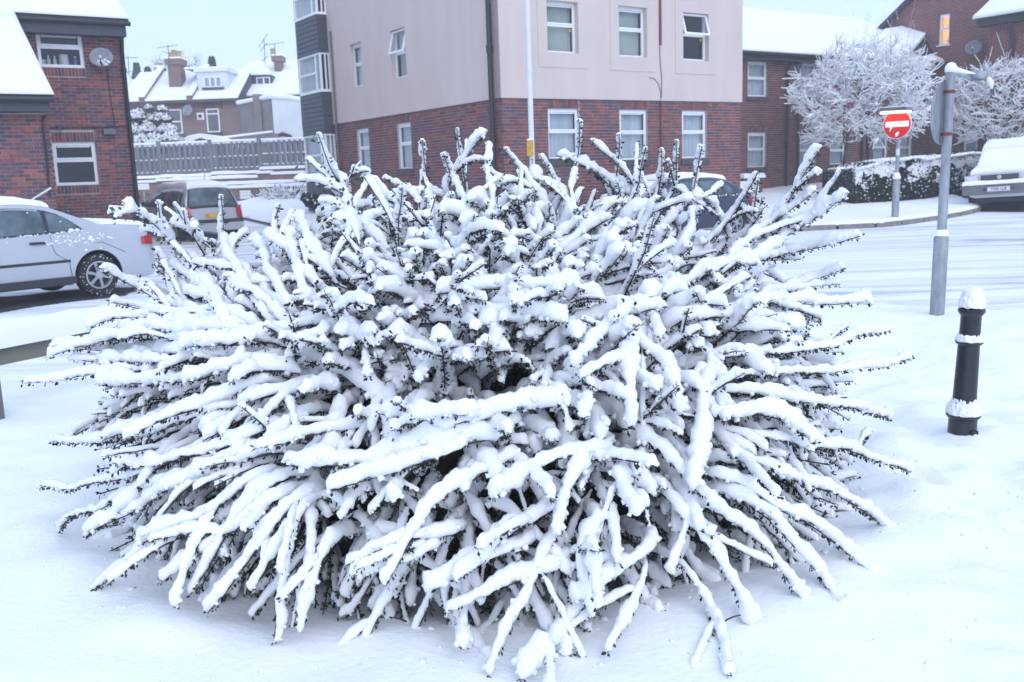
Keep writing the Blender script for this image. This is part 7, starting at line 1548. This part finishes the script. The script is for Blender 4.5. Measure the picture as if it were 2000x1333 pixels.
# inner layer: crossing snow laden boughs below the outer stems (upper part) and bare leafy ones (lower part)
for i in range(330):
    u = (i + .5) / 330; el = math.asin(min(1, .04 + .96 * u)); az = i * golden * 1.7 + R5.normal() * .2
    if math.sin(az) > .45 and R5.uniform() < .75: continue
    k1 = R5.uniform(.74, .9); root = dome(az + R5.normal() * .3, el + .2, R5.uniform(.55, .7)); tip = dome(az + R5.normal() * .28, max(.02, el - .12), k1); mid = dome(az, el + .1, k1 * .94); P = smooth_path([root, mid, tip], 22); P[:, 2] = np.maximum(P[:, 2], .012)
    snowy = el > math.radians(24) or R5.uniform() < .08
    st, sn = make_branch(P, R5.uniform(.030, .055) if el > math.radians(30) else R5.uniform(.014, .026), False, 1, 40, snowy, 7, .032); st_all += st; sn_all += sn
emit_branch(st_all, sn_all, shrub, 'inner_branches', 'stuff')
# snow bridging the gaps inside the crown
a_ = np.linspace(0, 2 * np.pi, 150, endpoint=False); e_ = np.linspace(math.radians(30), math.radians(90), 50); Gv = np.array([[dome(a, e, .86) for a in a_] for e in e_]); Nn = (Gv - BC) / BR; Nn /= np.linalg.norm(Nn, axis=-1, keepdims=True)
Gv = Gv + Nn * (.11 * fbm(Gv * 5, 3, 41) + .035 * vnoise(Gv * 17, 42))[..., None]; I = np.arange(50 * 150).reshape(50, 150); J = np.roll(I, -1, 1); Q = np.stack([I[:-1], J[:-1], J[1:], I[1:]], -1).reshape(-1, 4)
hole = fbm(Gv * 3.4, 3, 43).reshape(-1)[Q].mean(1) * 1.6 - np.repeat(np.clip((e_[:-1] - math.radians(32)) / math.radians(18), 0, 1), 150) * 1.05 + .22 < 0
raw('snow_bed', Gv.reshape(-1, 3) - np.array(shrub.location), Q[hole], 'snow', shrub, None, True)['kind'] = 'stuff'
# dense leaf and twig in the shade inside
A1, A2 = Acc(), Acc()
for i in range(560):
    az = R5.uniform(0, 6.28) if i % 3 else R5.uniform(math.pi, 2 * math.pi); el = R5.uniform(.02, 1.0) ** 1.3; a = BC + np.array([R5.normal() * .3, R5.normal() * .3, .02]); c = dome(az + R5.normal() * .2, el + .25, .55); b = dome(az, el, R5.uniform(.76, .99)); b[2] = max(b[2], .03); q = smooth_path([a, c, b], 18)
    V1, F1, V2, F2 = stem_leaves(q[6:], None, 60, 0, .007, (.012, .024), .1); A1.add(V1, F1); A2.add(V2, F2)
V, Fc = A1.out(); ist = raw('inner_stems', V - np.array(shrub.location), Fc, 'twig', shrub); ist['kind'] = 'stuff'
V, Fc = A2.out(); raw('inner_leaves', V - np.array(shrub.location), Fc, 'leaf', ist)['kind'] = 'stuff'
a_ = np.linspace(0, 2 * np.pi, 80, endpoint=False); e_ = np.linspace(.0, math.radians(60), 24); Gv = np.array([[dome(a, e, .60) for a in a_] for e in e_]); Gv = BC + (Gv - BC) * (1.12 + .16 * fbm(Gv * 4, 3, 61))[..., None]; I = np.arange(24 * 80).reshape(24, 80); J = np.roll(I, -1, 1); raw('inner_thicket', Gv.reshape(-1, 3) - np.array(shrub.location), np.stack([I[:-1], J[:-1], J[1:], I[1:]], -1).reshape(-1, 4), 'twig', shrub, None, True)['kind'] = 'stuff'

# crumbs and clods of snow dropped round the shrub, and a few bare twigs poking out of the drift
n_ = 240; az = R5.uniform(math.pi * .98, math.pi * 2.06, n_); q = R5.uniform(.9, 1.35, n_); X, Y = BC[0] + BR[0] * q * np.cos(az), BC[1] + BR[1] * q * np.sin(az); Z = verge_z(X, Y); V, Fc = lumps(np.stack([X, Y, Z], -1), R5.uniform(.005, .016, n_) * R5.uniform(.5, 1.3, n_), .6, R5); raw('snow_clods', V, Fc, 'snow_ground', None, None, True)['kind'] = 'stuff'
for x, y, a, l, i in ((.05, 3.0, .5, .2, 0), (-.35, 3.02, 2.2, .16, 1), (.62, 2.9, 1.1, .18, 2)):
    z = float(verge_z(np.array([x]), np.array([y]))[0]); q = [np.array([x, y, z - .03]) + np.array([math.cos(a) * l * t, -l * .3 * t, l * .7 * t - l * .25 * t * t]) for t in np.linspace(0, 1, 6)]
    t_ = thing('bare_twig', ['thin bare twig poking from the drift below the middle of the shrub', 'bare twig leaning from the snow left of the middle of the shrub', 'short bare twig standing in the snow under the fattest drooping branch'][i], 'twig', (x, y, z)); MB().use('twig').tube([p - np.array([x, y, z]) for p in q], [.004, .004, .0035, .003, .0025, .002], 5).build('stem', None, t_)
